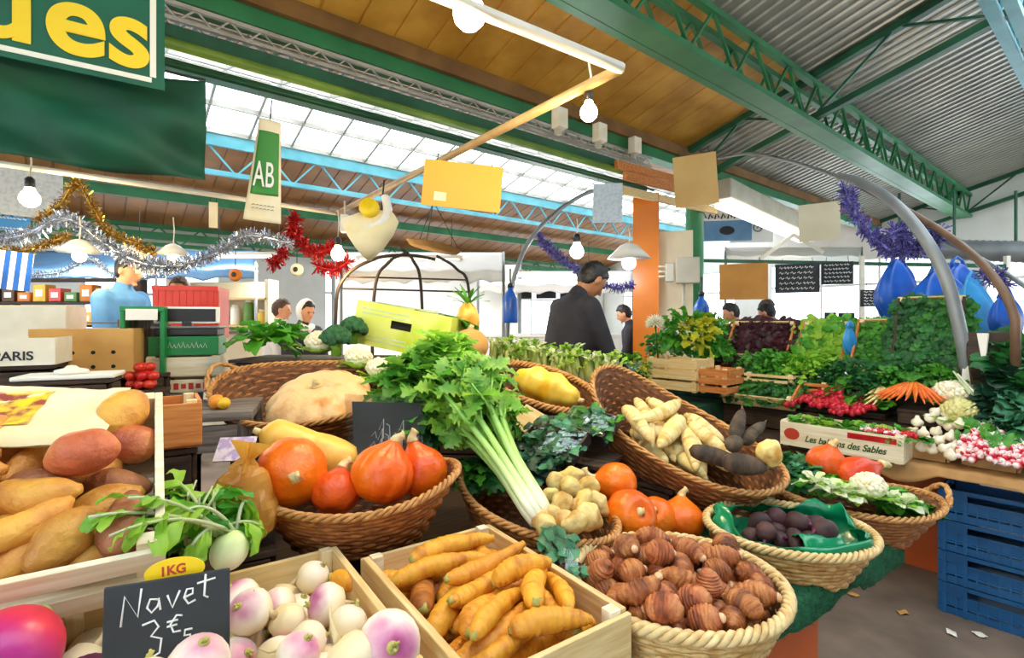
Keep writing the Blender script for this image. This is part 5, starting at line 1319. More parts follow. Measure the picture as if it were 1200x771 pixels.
# ---- radish crate with script --------------------------------------
cp = BP(.30, .10, .752)
cr = make_crate('pale crate with green script and a red emblem filled with radishes and salad', cp, RB, .60, .30, .15, slats=1, th=.010, long='wood_white', short='wood_white', post='wood_white', floor_z=.05)
text('lettering', 'Les balcons des Sables', .050, 'ink_green', cr, (-.165, -.1515, .045), Rx(PI / 2), bold=.0012, depth=.0006, shear=.35, sx=.86)
b = MB(); b.prism([(.042 * math.cos(a * PI / 12), .034 * math.sin(a * PI / 12)) for a in range(24)], (-.235, -.1505, .078), V(1, 0, 0), V(0, 0, 1), V(0, -1, 0), .001); b.build('emblem', 'ink_red', cr, smooth=False)
b = MB(); b.box((.16, -.151, .118), (.22, .0012, .03)); b.build('printed_band', 'radish_red', cr, smooth=False)
q = random.Random(71)
def radish_bunch(name='radish_bunch', seed=0, white=True, n=14):
    o = thing(name, 'x', 'radish bunch'); q = random.Random(seed)
    for i in range(n):
        a = i * 2.4; r = .011 * math.sqrt(i) ; R = q.uniform(.0115, .0155); b = MB()
        b.ell((0, 0, 0), (R, R, R * 1.2), 10, 7, None, lambda p, a: p); t = MB()
        b.tube([(0, 0, -R * 1.1), (.002, 0, -R * 1.6), (.004, .002, -R * 2.4)], [R * .22, R * .1, R * .03], 5)
        x = b.build('radish', 'radish' if white else 'radish_red', o, V(r * math.cos(a), r * math.sin(a), .02 + .012 * (1 - i / n) + q.uniform(-.004, .006)), Rz(q.uniform(0, 6)) @ Ry(PI - .5 + q.uniform(-.8, .8)))
    lf = MB()
    for i in range(10): ruffle(lf, dirM((.015 * math.cos(i), .02, .01), rdir(q, 1.2 + q.uniform(-.7, .7), q.uniform(.0, .5))), .10, .03, 6, 3, amp=.08, ph=i, curl=.3)
    lf.build('leaves', 'leaf_mid', o); return o
Kr = Kind([radish_bunch(seed=1), radish_bunch(seed=2, white=False)])
objs = []
for k in range(7):
    objs.append(Kr.put(1, BP(.74 - .07 * k + q.uniform(-.03, .03), .44 + q.uniform(-.05, .06), .965 + q.uniform(-.01, .05)), RB @ Rz(q.uniform(-2, 2)) @ Rx(q.uniform(.1, .9)), 'r', None, 1.35))
for k in range(7):
    objs.append(Kr.put(1, BP(.66 - .075 * k + q.uniform(-.03, .03), .31 + q.uniform(-.02, .05), .935 + q.uniform(-.01, .03)), RB @ Rz(q.uniform(-2, 2)) @ Rx(q.uniform(.1, .8)), 'r', None, 1.2))
rank_labels(objs, 'bunch of bright red radishes behind the script crate', 'red radish bunches behind the crate', 22)
K = Kind([greens('lettuce', 'x', 'lettuce', (0, 0, 0), 61 + i, 'lettuce', ('leaf_mid', 'leaf_light')[i], n=13, L=.065, Wd=.055, amp=.16) for i in range(2)])
objs = [K.put(k, BP(.55 - .062 * k + .01 * (k % 2), .06 + .05 * (k % 3), .865), RB @ Rz(k) @ Rx(.2), 'l', None, 1.0) for k in range(9)]
rank_labels(objs, 'small green salad rosette in the script crate', 'salad rosettes in the script crate', 30)
objs = [Kr.put(k, BP(.17 - .055 * k, .04 + .02 * (k % 2), .872), RB @ Rz(2 + k), 'r', None, .9) for k in range(4)]
rank_labels(objs, 'small radish bunch in the script crate', 'radish bunches in the script crate', 30)
# ---- radish bundle and garlic on kraft paper -----------------------
objs = []
for k, (px, py, n) in enumerate(((1140, 512, .14), (1158, 520, .12), (1150, 504, .2), (1170, 510, .16), (1135, 525, .10), (1172, 528, .08), (1188, 533, .07), (1198, 524, .12), (1162, 498, .24))):
    objs.append(Kr.put(0, BW(px, py + 4, n) - V(0, 0, .02), RB @ Rz(.1 + q.uniform(-.6, .6)) @ Rx(q.uniform(.6, 1.0)), 'r', None, 1.1))
rank_labels(objs, 'red and white radish bunch on kraft paper', 'radish bunches on kraft paper', 14); Kr.drop()
Ks, Sp = [], []
for i in range(3):
    R = .024; b = MB(); b.ell((0, 0, 0), (R, R, R * .85), 16, 12, None, lambda p, a: V(p.x * (1 + .07 * math.cos(6 * a)), p.y * (1 + .07 * math.cos(6 * a)), p.z + (.014 if p.z > R * .8 else 0)))
    o = b.build('garlic_bulb', 'garlic'); tag(o, 'x', 'garlic'); t = MB(); t.tube([(0, 0, R * .9), (.002, 0, R * 1.35)], [.006, .004], 6); t.build('neck', 'garlic', o); Ks.append(o); Sp.append(([(0, 0, 0)], [R * .92]))
K = Kind(Ks); objs = []
for k, (px, py, n) in enumerate(((1075, 495, .26), (1090, 490, .28), (1104, 494, .26), (1082, 508, .20), (1097, 506, .21), (1112, 500, .23), (1124, 498, .22), (1086, 518, .14), (1100, 516, .15), (1114, 512, .17), (1092, 527, .1), (1106, 526, .1), (1118, 524, .12), (1080, 524, .1), (1068, 506, .24), (1128, 530, .08), (1114, 534, .06), (1096, 483, .32), (1110, 486, .3))):
    objs.append(K.put(k, BW(px, py, n), RB @ Rz(k) @ Rx(.8 * math.sin(k)), 'g', None, 1.15))
rank_labels(objs, 'white garlic bulb left of the radish bunches', 'garlic bulbs on the right stall', 14); K.drop()
for t, n, a, b_, z0, z1, lb in ((-.03, .26, .24, .22, .757, .85, 'low kraft covered box under the garlic bulbs'), (-.30, .27, .22, .2, .757, .83, 'low kraft covered box under the red and white radishes')):
    riser(BP(t, n, 0), RB, a, b_, z0, z1, lb, 'kraft')
# ---- carrots, cauliflowers, white stalk ----------------------------
Ks = []
for i in range(2):
    bb, sp = root_shape(.17, .017, bend=.03, taper=.7, seed=i + 110, lump=.05, rings=.02, blunt=.3); o = bb.build('orange_carrot', 'carrot_orange'); tag(o, 'x', 'carrot')
    s = MB()
    for j in range(4): s.tube([(-.083, 0, 0), (-.12, .012 * (j - 1.5), .01), (-.16, .03 * (j - 1.5), .012)], [.004, .003, .002], 5)
    s.build('leaf_stalks', 'leaf_mid', o); Ks.append(o)
K = Kind(Ks); objs = []
cc = BW(1068, 458, .40)
for k in range(22):
    a = -1.25 + 2.5 * (k % 11) / 10; lay = k // 11
    objs.append(K.put(k, cc + RB @ V(math.sin(a) * .10, -.05 * math.cos(a) - .02 * lay, .022 - .018 * lay - .02 * abs(math.sin(a))), RB @ Rz(-PI / 2 + a) @ Ry(.45 + .1 * lay), 'c', None, 1.05))
rank_labels(objs, 'orange carrot in the fanned bunch', 'fanned orange carrots', 12); K.drop()
cauliflower('white cauliflower behind the yellowish one on the right stall', BW(1115, 462, .45), .085, R=RB, seed=11, leaves='leaf_mid')
cauliflower('yellowish green cauliflower before the white one on the right stall', BW(1127, 484, .33), .085, m='cauli_green', R=RB, seed=12, leaves='leaf_light')
o = thing('white_cardoon', 'long white cardoon stalk leaning right of the cauliflowers', 'cardoon', BW(1140, 465, .38), frame(BW(1154, 488, .33) - BW(1118, 440, .44)))
b = MB(); b.tube([(-.17, 0, 0), (0, 0, .006), (.14, 0, 0), (.165, 0, -.002)], [.006, .017, .022, .015], 10, flat=.5); b.build('stalk', 'leaf_white', o)
b = MB(); b.tube([(-.15, .008, .004), (0, .02, .006), (.13, .018, 0)], [.004, .008, .01], 8); b.build('side_stalk', 'garlic', o)
# ---- dark cabbages on the right -------------------------------------
Ks = [greens('dark_cabbage', 'x', 'cabbage', (0, 0, 0), 80 + i, 'lettuce', m, n=24, L=.15, Wd=.14, amp=.2) for i, m in enumerate(('leaf_deep', 'leaf_bluegreen', 'leaf_dark'))]
K = Kind(Ks); objs = []
for k, (px, py, n) in enumerate(((1165, 462, .40), (1195, 470, .36), (1180, 440, .50), (1205, 450, .44), (1152, 478, .38), (1190, 492, .26), (1215, 480, .34), (1178, 484, .31))):
    objs.append(K.put((0, 1, 0, 2, 0, 1, 0, 0)[k], BW(px, py, n) - V(0, 0, .05), RB @ Rz(k) @ Rx(.35), 'cab', None, .85))
rank_labels(objs, 'blue green cabbage at the right stall edge', 'dark cabbages at the right edge', 14)
objs = [K.put(2, BW(px, py, n) - V(0, 0, .05), RB @ Rz(k) @ Rx(.5), 'cab', None, 1.1) for k, (px, py, n) in enumerate(((1180, 405, .72), (1200, 420, .66), (1178, 428, .62)))]
rank_labels(objs, 'dark leafy cabbage right of the leaning parsley crate', 'upper dark cabbages', 14); K.drop()
riser(BP(-.42, .50, 0), RB, .6, .3, .905, 1.0, 'dark box under the dark cabbages at the right edge')
riser(BP(-.42, .82, 0), RB, .5, .28, 1.045, 1.2, 'dark box under the upper dark cabbages')
riser(BP(-.04, .45, 0), RB, .30, .22, .905, .99, 'dark box under the carrots and cauliflowers')
# ---- leaning parsley crate -------------------------------------------
def lean_crate(label, pxl, pxr, n, ztop, zbot, H=.13, ang=1.05, long='wood_pale', items=None, seed=0, label2=None, cat2='herb', m=('leaf_parsley',), nrows=3, ncols=4, hk=None, grp=None, dark=True, rowpx=14, iname='parsley_bunch', short='wood_orange'):
    tl_, _ = hit(pxl, n); tr_, _ = hit(pxr, n); L = abs(tl_ - tr_); tc = (tl_ + tr_) / 2
    Wd = (ztop - zbot) / math.sin(ang); R = RB @ Rx(ang)
    base = BP(tc, n, zbot) + R @ V(0, Wd / 2, 0)
    make_crate(label, base, R, L, Wd, H, slats=2, th=.010, long=long, short=short, post='wood_pale_z', floor_z=.02)
    protos = [greens(iname, 'x', cat2, (0, 0, 0), seed + i, 'herb', mm, **(hk or dict(r=.08, h=.09, n=90, leaf=.032, wd=.028))) for i, mm in enumerate(m)]
    K = Kind(protos); objs = []
    M = M4(base, R); q = random.Random(seed)
    for r_ in range(nrows):
        for c_ in range(ncols):
            p = M @ V((c_ + .5) / ncols * L * .94 - L * .47, (r_ + .5) / nrows * Wd * .9 - Wd * .45, H * .22)
            objs.append(K.put(q.randrange(len(protos)), p, R @ Rz(q.uniform(0, 6)), 'h', None, q.uniform(.95, 1.15)))
    rank_labels(objs, label2, grp, rowpx); K.drop()
    return base, R
lean_crate('large crate of dark parsley leaning almost upright beside the steel arch', 1047, 1128, .70, 1.60, 1.09, ang=1.15, label2='dark parsley bunch in the leaning crate', grp='parsley in the leaning crate', m=('leaf_dark', 'leaf_parsley', 'leaf_dark'), nrows=5, ncols=4, seed=100, short='wood_dark', hk=dict(r=.085, h=.10, n=90, leaf=.034, wd=.026))
o = tag(MB().box((0, 0, 0), (.20, .02, .30)).build('leaning_board', 'wood_dark', None, BW(1160, 420, .62) + V(0, 0, 0), RB @ Rz(.5) @ Rx(-.3), smooth=False, bevel=.003), 'brown board standing right of the leaning parsley crate', 'board')
tag(MB().box((0, 0, 0), (.10, .012, .34)).build('paper_sheet', 'paper_white', None, BW(1142, 425, .60), RB @ Rz(-.3) @ Rx(-.2), smooth=False), 'white sheet beside the steel arch foot', 'paper')
lean_crate('tilted crate of dark red oak leaf salad behind the green lettuces', 855, 928, .92, 1.42, 1.15, ang=.95, label2='dark red oak leaf salad in the tilted crate', cat2='salad', grp='red salads in the tilted crate', m=('leaf_red',), nrows=3, ncols=4, seed=120, hk=dict(r=.09, h=.085, n=90, leaf=.05, wd=.04), iname='red_salad')
lean_crate('tilted crate of green frisee beside the red oak leaf crate', 936, 992, .90, 1.42, 1.13, ang=.95, label2='bright green lettuce in the tilted crate', cat2='lettuce', grp='lettuces in the tilted crate', m=('leaf_light', 'leaf_mid'), nrows=3, ncols=3, seed=130, hk=dict(r=.09, h=.10, n=70, leaf=.065, wd=.045), iname='lettuce', long='wood_orange')
lean_crate('tilted crate of fine green herbs left of the leaning parsley crate', 1000, 1046, .84, 1.44, 1.12, ang=.98, label2='fine green herb bunch in the tilted crate', grp='fine herbs in the tilted crate', m=('leaf_mid', 'leaf_parsley'), nrows=3, ncols=3, seed=140, hk=dict(r=.10, h=.09, n=120, leaf=.03, wd=.02), iname='herb_bunch')
lean_crate('tilted crate of long thin herbs beside the white flower', 822, 858, .95, 1.40, 1.14, ang=.95, label2='thin leaved green herb bunch beside the red salad crate', grp='thin herbs by the white flower', m=('leaf_mid',), nrows=2, ncols=2, seed=150, hk=dict(r=.10, h=.09, n=110, leaf=.07, wd=.016), iname='herb_bunch')
lean_crate('tilted crate of dark curly parsley before the green lettuces', 848, 932, .30, 1.10, .90, H=.10, ang=.55, label2='dark curly parsley bunch in the low front crate', grp='parsley in the low front crate', m=('leaf_dark', 'leaf_parsley'), nrows=3, ncols=4, seed=160, hk=dict(r=.085, h=.085, n=110, leaf=.028, wd=.026))
def frisee(label, p, r, seed, heart=None, n=150, m='leaf_mid', m2='leaf_yellow', name='endive', cat='endive'):
    o = thing(name, label, cat, p); q = random.Random(seed); a_, b_ = MB(), MB()
    for i in range(n):
        d = rdir(q, i * 2.399, math.asin(-.35 + 1.35 * (i + .5) / n)); c = V(d.x * r[0], d.y * r[1], d.z * r[2]) * q.uniform(.6, .95)
        y = heart is not None and (d - heart).length < .75
        ruffle(b_ if y else a_, dirM(c, (d + V(q.uniform(-.7, .7), q.uniform(-.7, .7), q.uniform(-.3, .6))).normalized(), roll=q.uniform(-1, 1)), r[0] * q.uniform(.4, .62), r[0] * q.uniform(.24, .4), 5, 4, amp=.25, ph=q.uniform(0, 6), curl=.5)
    a_.build('leaves', m, o)
    if b_.v: b_.build('heart', m2, o)
    return o
# lettuces spread in front of the tilted crates
Ks = [frisee('x', (0, 0, 0), (.095, .085, .06), 170 + i, V(0, 0, .9) if i == 1 else None, 75, m, 'leaf_light', 'lettuce', 'lettuce') for i, m in enumerate(('leaf_mid', 'leaf_light', 'leaf_dark'))]
K = Kind(Ks); objs = []
for k, (px, py, n, i) in enumerate(((885, 428, .62, 0), (905, 424, .64, 0), (925, 428, .60, 0), (945, 425, .62, 1), (900, 436, .55, 0), (920, 440, .54, 0), (940, 440, .53, 1), (878, 436, .58, 2), (965, 445, .56, 2), (985, 440, .58, 2), (1003, 436, .60, 2), (1020, 452, .52, 2), (1040, 455, .54, 2), (960, 430, .64, 1), (1000, 455, .5, 2), (1050, 448, .56, 0), (1100, 446, .56, 0), (1080, 442, .6, 2))):
    objs.append(K.put(i, BW(px, py, n), RB @ Rz(k * 1.3) @ Rx(.2), 'l', None, 1.1))
rank_labels(objs, 'green lettuce head spread below the tilted crates', 'lettuces below the tilted crates', 14); K.drop()
Ks = [greens('red_salad', 'x', 'salad', (0, 0, 0), 180, 'lettuce', 'leaf_red', n=18, L=.10, Wd=.085, amp=.2)]
K = Kind(Ks); objs = [K.put(0, BW(px, py, .60) - V(0, 0, .05), RB @ Rz(k), 'r', None, .95) for k, (px, py) in enumerate(((822, 428), (838, 426), (853, 430), (866, 433), (830, 434), (848, 437)))]
rank_labels(objs, 'dark red salad in the small slatted crates', 'dark red salads in the small crates', 14); K.drop()
objs = []
# small wooden crates on the far left of the stand
def small_crate(label, px0, px1, py0, py1, n, m='wood_pale', depth=.26):
    t0, Y0 = hit(px0, n); t1, Y1 = hit(px1, n); Yc = (Y0 + Y1) / 2
    zt = ZC - (py0 - HY) / FPX * Yc; zb = ZC - (py1 - HY) / FPX * Yc
    return make_crate(label, BP((t0 + t1) / 2, n + depth / 2, zb), RB, abs(t1 - t0), depth, zt - zb, slats=3, th=.010, long=m, short=m, floor_z=(zt - zb) * .5, fullend=False, gap=.016)
small_crate('pale slatted crate at the left end of the right stall beside the orange pillar', 758, 816, 420, 458, .10)
small_crate('orange tinted slatted crate second from the left on the right stall', 818, 852, 432, 462, .13, 'wood_orange')
small_crate('pale slatted crate holding green lettuce above the curly parsley', 872, 930, 438, 456, .38, 'wood_pale')
small_crate('orange toned crate behind the red radish bunches', 936, 970, 448, 468, .42, 'wood_orange')
small_crate('short wooden crate front below the fine herbs', 1003, 1048, 434, 446, .60, 'wood_pale')
riser(BP(.88, .46, 0), RB, .5, .14, .905, .93, 'flat dark box under the curly parsley crate')
# yellow-green lettuce mound and white flower
frisee('big frilly green endive with a yellow heart beside the orange pillar', BW(808, 396, .45), (.19, .17, .20), 1, V(.1, -.9, .35))
frisee('green leafy salad low behind the big yellow hearted endive', BW(783, 408, .62), (.16, .14, .13), 2, None, 90, 'leaf_parsley')
frisee('small green and yellow salad left of the orange pillar foot', W(741, 434, 3.9), (.11, .1, .11), 3, V(.3, -.8, .1), 90)
frisee('frilly green salad right of the big endive before the thin herbs', BW(838, 412, .60), (.12, .10, .10), 4, None, 80)
riser(W(741, 450, 3.95), .6, .3, .3, 0, W(741, 447, 3.95).z, 'pale box under the small salad left of the orange pillar', 'board_cream')
o = thing('white_flower', 'spiky white chrysanthemum before the orange pillar', 'flower', BW(768, 380, .20)); b = MB()
for i in range(90):
    d = rdir(q, i * 2.399, math.asin(-.4 + 1.4 * (i + .5) / 90)); b.tube([d * .012, d * .05 + V(0, 0, .004), d * q.uniform(.075, .09)], [.004, .006, .001], 5)
b.build('petals', 'petal_white', o); b = MB(); b.tube([(0, 0, 0), (.01, 0, -.12), (.02, 0, -.27)], .006, 6); b.build('stem', 'leaf_dark', o)
b = MB()
for i in range(5): ruffle(b, dirM((.012, 0, -.08 - .035 * i), rdir(q, i * 2.4, .3)), .09, .04, 5, 3)
b.build('leaves', 'leaf_dark', o)
# pale roots between radishes and carrots
Ks = []
bb, sp = root_shape(.15, .014, bend=.04, taper=.7, seed=130, lump=.06, blunt=.3); o = bb.build('white_carrot', 'parsnip'); tag(o, 'x', 'carrot'); s = MB(); s.tube([(-.075, 0, 0), (-.11, .005, .006)], [.006, .003], 6); s.build('leaf_stalks', 'leaf_light', o)
K = Kind([o]); objs = [K.put(0, BW(1022 + 5 * (k % 4), 458 + 5 * (k // 4), .42 - .04 * (k // 4)), RB @ Rz(-1.9 + .3 * (k % 4)) @ Ry(.35), 'w', None, 1.0) for k in range(10)]
rank_labels(objs, 'thin white root beside the orange carrots', 'thin white roots', 12); K.drop()
riser(BP(.48, .50, 0), RB, .6, .22, .905, .94, 'flat dark box under the red radish bunches')
# ================================================================== back left counter and boxes
ct = thing('back_counter', 'dark counter behind the sweet potatoes carrying boxes and crates', 'counter', TA(-2.35, 2.35, 0), RT)
MB().box((0, 0, 1.13), (2.1, .95, .05)).build('counter_top', 'wood_grey', ct, smooth=False)
MB().box((0, -.45, .55), (2.06, .03, 1.10)).build('front_panel', 'wood_dark', ct, smooth=False)
MB().box((1.03, 0, .55), (.03, .9, 1.10)).build('end_panel', 'wood_dark', ct, smooth=False)
MB().box((-1.03, 0, .55), (.03, .9, 1.10)).build('end_panel', 'wood_dark', ct, smooth=False)
ZB = 1.155
def onC(px, d, z=ZB): p = W(px, HY, d); return V(p.x, p.y, z)
def carton(label, px, d, w_, dp, z0, h, m, name='cardboard_box', yaw=.45, holes=None, flaps=False, lid=None):
    o = thing(name, label, 'box', onC(px, d, z0), Rz(yaw)); t = .005
    b = MB()
    b.box((0, -dp / 2, h / 2), (w_, t, h)); b.build('front_side', m, o, smooth=False)
    b = MB(); b.box((0, dp / 2, h / 2), (w_, t, h)); b.build('back_side', m, o, smooth=False)
    for s in (-1, 1): MB().box((s * w_ / 2, 0, h / 2), (t, dp, h)).build('end_side', m, o, smooth=False)
    MB().box((0, 0, t), (w_, dp, t)).build('bottom', m, o, smooth=False)
    if lid: MB().box((0, 0, h + .004), (w_ * 1.01, dp * 1.01, .008)).build('lid', lid, o, smooth=False)
    if holes:
        for i in range(holes[0]):
            for j in range(holes[1]):
                b = MB(); b.lathe([(.008, 0), (.008, .0015)], 12, (w_ * ((i + .5) / holes[0] - .5) * .8, -dp / 2 - t * .4, h * (.25 + .3 * j)), Rx(PI / 2)); b.build('vent_hole_shade', 'inner_shade', o, smooth=False)  # near-black disc on the face, painted as the shade in a hole
    return o
carton('tan cardboard box with two rows of vent holes at the upper left', 110, 2.25, .34, .3, 1.255, .20, 'card_tan', holes=(4, 2), lid='card_tan')
riser(onC(103, 2.28), .45, .34, .26, ZB, 1.254, 'low dark box under the vented cardboard box')
pc_ = carton('cream box lettered PARIS at the left edge', 6, 1.92, .34, .24, 1.335, .10, 'card_white', name='lettered_box', yaw=.5)
text('lettering', 'PARIS', .045, 'ink_dark', pc_, (.0, -.1235, .02), Rx(PI / 2), bold=.001, depth=.0005)
riser(onC(6, 1.92), .5, .32, .22, ZB, 1.334, 'dark box under the PARIS box')
carton('pale lidded box with a dark red stripe at the left edge above the PARIS box', 12, 2.45, .50, .30, 1.40, .16, 'card_white', name='lidded_box', lid='paper_cream')
riser(onC(12, 2.45), .45, .46, .28, ZB, 1.399, 'brown box below the pale lidded box', 'card_brown')
o = thing('serving_tray', 'white flat tray with a small white lid beside the PARIS box', 'tray', W(84, 440, 1.75), Rz(.45))
MB().box((0, 0, 0), (.27, .16, .014)).build('tray', 'plastic_white', o, smooth=False, bevel=.004)
b = MB(); b.lathe([(.0, .008), (.05, .008), (.045, .02), (.02, .026), (.012, .034), (.0, .036)], 20); b.build('lid', 'plastic_white', o)
riser(W(84, 440, 1.75) * 1.0, .45, .25, .15, ZT, W(84, 440, 1.75).z - .008, 'dark box under the white tray')
make_crate('orange wooden crate behind the sweet potatoes under the paper sack', W(150, 500, 1.42) - V(0, 0, .06), RT, .34, .2, .13, long='wood_orange', short='wood_orange', slats=1)
riser(W(150, 500, 1.42), RT, .32, .18, ZT, W(150, 500, 1.42).z - .061, 'dark box under the orange crate')
# net bag of tomatoes in front of a green framed box
gb = thing('green_display_box', 'tall green framed box with a wooden panel behind the tomatoes', 'display box', onC(171, 2.36, 1.26), Rz(.4))
for s in (-1, 1): MB().box((s * .075, 0, .14), (.02, .12, .30)).build('frame_post', 'green_plastic', gb, smooth=False, bevel=.004)
MB().box((0, 0, .29), (.17, .13, .025)).build('top_rail', 'green_plastic', gb, smooth=False, bevel=.004)
MB().box((0, .03, .12), (.13, .02, .24)).build('panel', 'wood_grey_z', gb, smooth=False)
MB().box((0, -.02, .285), (.12, .002, .05)).build('label', 'paper_white', gb, (0, -.05, -.02), smooth=False)
riser(onC(171, 2.36), .4, .2, .16, ZB, 1.259, 'low box under the green framed box')
Ks = []
b = MB(); b.ell((0, 0, 0), (.022, .022, .02), 14, 10); o = b.build('tomato', 'tomato'); tag(o, 'x', 'tomato'); s = MB()
for i in range(5): leaflet(s, dirM((0, 0, .019), rdir(q, i * 1.26, -.1)), .014, .006, 3, .1)
s.build('calyx', 'leaf_dark', o)
K = Kind([o]); objs = []
for k in range(17):
    a = k * 2.399; r = .012 * math.sqrt(k % 7); objs.append(K.put(0, W(167, 450, 2.16) + V(r * math.cos(a) * 1.8, r * math.sin(a) * 1.2 - .0, .036 * (k // 7)), Rz(k) @ Rx(.4 * math.sin(k * 2)), 't', None, 1.0))
rank_labels(objs, 'small red tomato heaped before the green framed box', 'tomatoes by the green framed box', 14); K.drop()
riser(W(167, 470, 2.16), .4, .18, .12, ZB - .0, W(167, 456, 2.16).z, 'flat box under the tomatoes') if W(167, 456, 2.16).z > ZB + .02 else None
# crate stack with a scale on it
for k, (py0, h, lb, m) in enumerate(((452, .055, 'lowest pale crate with red print under the scale', 'wood_white'), (431, .085, 'middle pale wooden crate of the stack under the scale', 'wood_white'))):
    c = make_crate(lb, onC(222, 2.5, ZB + (.0, .075)[k]), Rz(.35), .30, .22, (.07, .10)[k], long=m, short=m, slats=1)
    if k == 0:
        b = MB()
        for i in range(9): b.box((-.12 + .03 * i, -.1115, .035), (.02, .001, .03 if i % 2 else .022))
        b.build('printed_marks', 'ink_red', c, smooth=False)
gx = carton('green box with pale script between the crate stack and the scale', 222, 2.5, .28, .2, ZB + .18, .08, 'green_plastic', name='green_box', yaw=.35, lid='green_plastic')
strokes('pale_script', [[(-.10 + .018 * i, .0), (-.094 + .018 * i, .016 + .006 * (i % 3)), (-.086 + .018 * i, -.002)] for i in range(11)], .0014, 'chalk', gx, (0, -.1035, .035), Rx(PI / 2))
o = thing('weighing_scale', 'black weighing scale with a wide display on the green box', 'scale', onC(224, 2.5, ZB + .268), Rz(.35))
MB().box((0, 0, .02), (.26, .2, .035)).build('base', 'plastic_black', o, smooth=False, bevel=.006)
MB().box((0, 0, .043), (.28, .21, .01)).build('weighing_plate', 'steel_silver', o, smooth=False, bevel=.003)
MB().box((0, -.07, .10), (.27, .03, .08)).build('display_housing', 'plastic_white', o, smooth=False, bevel=.006)
MB().box((0, -.087, .10), (.24, .004, .06)).build('display', 'plastic_black', o, smooth=False)
MB().box((0, -.07, .055), (.04, .03, .03)).build('display_stem', 'plastic_black', o, smooth=False)
o = thing('red_crate', 'bright red plastic crate standing behind the weighing scale', 'crate', onC(226, 2.85, 1.40), Rz(.3))
for s in (-1, 1): MB().box((0, s * .12, .14), (.30, .01, .28)).build('long_side', 'red_plastic', o, smooth=False); MB().box((s * .15, 0, .14), (.01, .24, .28)).build('short_side', 'red_plastic', o, smooth=False)
b = MB()
for i in range(9): b.box((-.13 + .0325 * i, -.1265, .14), (.006, .006, .26))
b.box((0, -.127, .27), (.31, .012, .025)); b.build('ribs', 'red_plastic', o, smooth=False)
MB().box((0, 0, .006), (.29, .23, .01)).build('bottom', 'red_plastic', o, smooth=False)
riser(onC(226, 2.85), .3, .28, .22, ZB, 1.399, 'dark box under the red crate')
# wire rack with jars
o = thing('wire_rack', 'grey wire rack behind the vented cardboard box', 'rack', onC(98, 2.95, ZB), Rz(.4)); b = MB()
for z in (.12, .22, .33):
    for y in (-.1, .1): b.tube([(-.19, y, z), (.19, y, z)], .004, 6)
for x in (-.19, .19):
    for y in (-.1, .1): b.tube([(x, y, 0), (x, y, .35)], .006, 6)
b.build('frame', 'steel_silver', o)
MB().box((0, 0, .21), (.37, .19, .01)).build('shelf', 'tray_grey', o, smooth=False)
for k in range(6):
    j = thing('glass_jar', 'small jar on the grey wire rack, %s from left' % ['first', 'second', 'third', 'fourth', 'fifth', 'last'][k], 'jar', onC(98, 2.95, ZB + .216) + Rz(.4) @ V(-.15 + .06 * k, -.03, 0), None, 'jars on the wire rack')
    b = MB(); b.lathe([(.022, 0), (.024, .005), (.024, .06), (.018, .07)], 14); b.build('jar', ('goods_brown', 'goods_yellow', 'goods_white')[k % 3], j); b = MB(); b.lathe([(.02, .07), (.02, .082)], 14); b.build('lid', 'plastic_white', j)
# grey trestle with two citrus fruits
o = thing('grey_trestle', 'weathered grey wooden trestle with two small fruits on top', 'trestle', V(W(250, 475, 1.88).x, W(250, 475, 1.88).y, ZT), Rz(.35)); zt_ = W(250, 475, 1.88).z - ZT
for k in range(3): MB().box((0, -.12 + .12 * k, zt_ - .015), (.30, .115, .03)).build('top_board', 'wood_grey', o, smooth=False, bevel=.003)
for sx in (-1, 1):
    for sy in (-1, 1): MB().box((sx * .125, sy * .15, (zt_ - .03) / 2), (.045, .045, zt_ - .03)).build('leg', 'wood_grey_z', o, smooth=False, bevel=.003)
MB().box((0, -.16, zt_ - .09), (.22, .02, .09)).build('apron', 'wood_grey', o, smooth=False)
for nm, px, py, r, m, lb in (('orange', 254, 482, .026, 'orange_fruit', 'small orange fruit on the grey trestle'), ('lemon', 262, 491, .021, 'lemon', 'small yellow lemon beside the orange on the grey trestle')):
    b = MB(); b.ell((0, 0, 0), (r, r * (1.25 if nm == 'lemon' else 1), r), 18, 12); p = W(px, py, 1.80); p.z = ZT + zt_ + r
    x = b.build(nm, m, None, p); tag(x, lb, nm); s = MB(); s.ell((0, 0, r), (.004, .004, .002), 8, 4); s.build('stem_scar', 'stalk_scar', x)
o = thing('low_stool', 'small dark wooden stool with a tan seat left of the grey trestle', 'stool', V(W(192, 475, 1.86).x, W(192, 475, 1.86).y, ZT), Rz(.4)); zs = W(192, 474, 1.86).z - ZT
MB().box((0, 0, zs - .015), (.16, .2, .03)).build('seat', 'wood_pale', o, smooth=False, bevel=.003)
for sx in (-1, 1):
    for sy in (-1, 1): MB().box((sx * .065, sy * .08, (zs - .03) / 2), (.025, .025, zs - .03)).build('leg', 'wood_dark', o, smooth=False)
for z in (.1, .2): MB().box((0, -.08, z), (.13, .012, .05)).build('rail', 'wood_orange', o, smooth=False)
tag(MB().box((0, 0, 0), (.11, .09, .004)).build('paper_leaflet', 'paper_lilac', None, W(276, 526, 1.62), Rz(.2) @ Rx(.7), smooth=False), 'white and lilac leaflet leaning behind the butternut squash', 'paper')
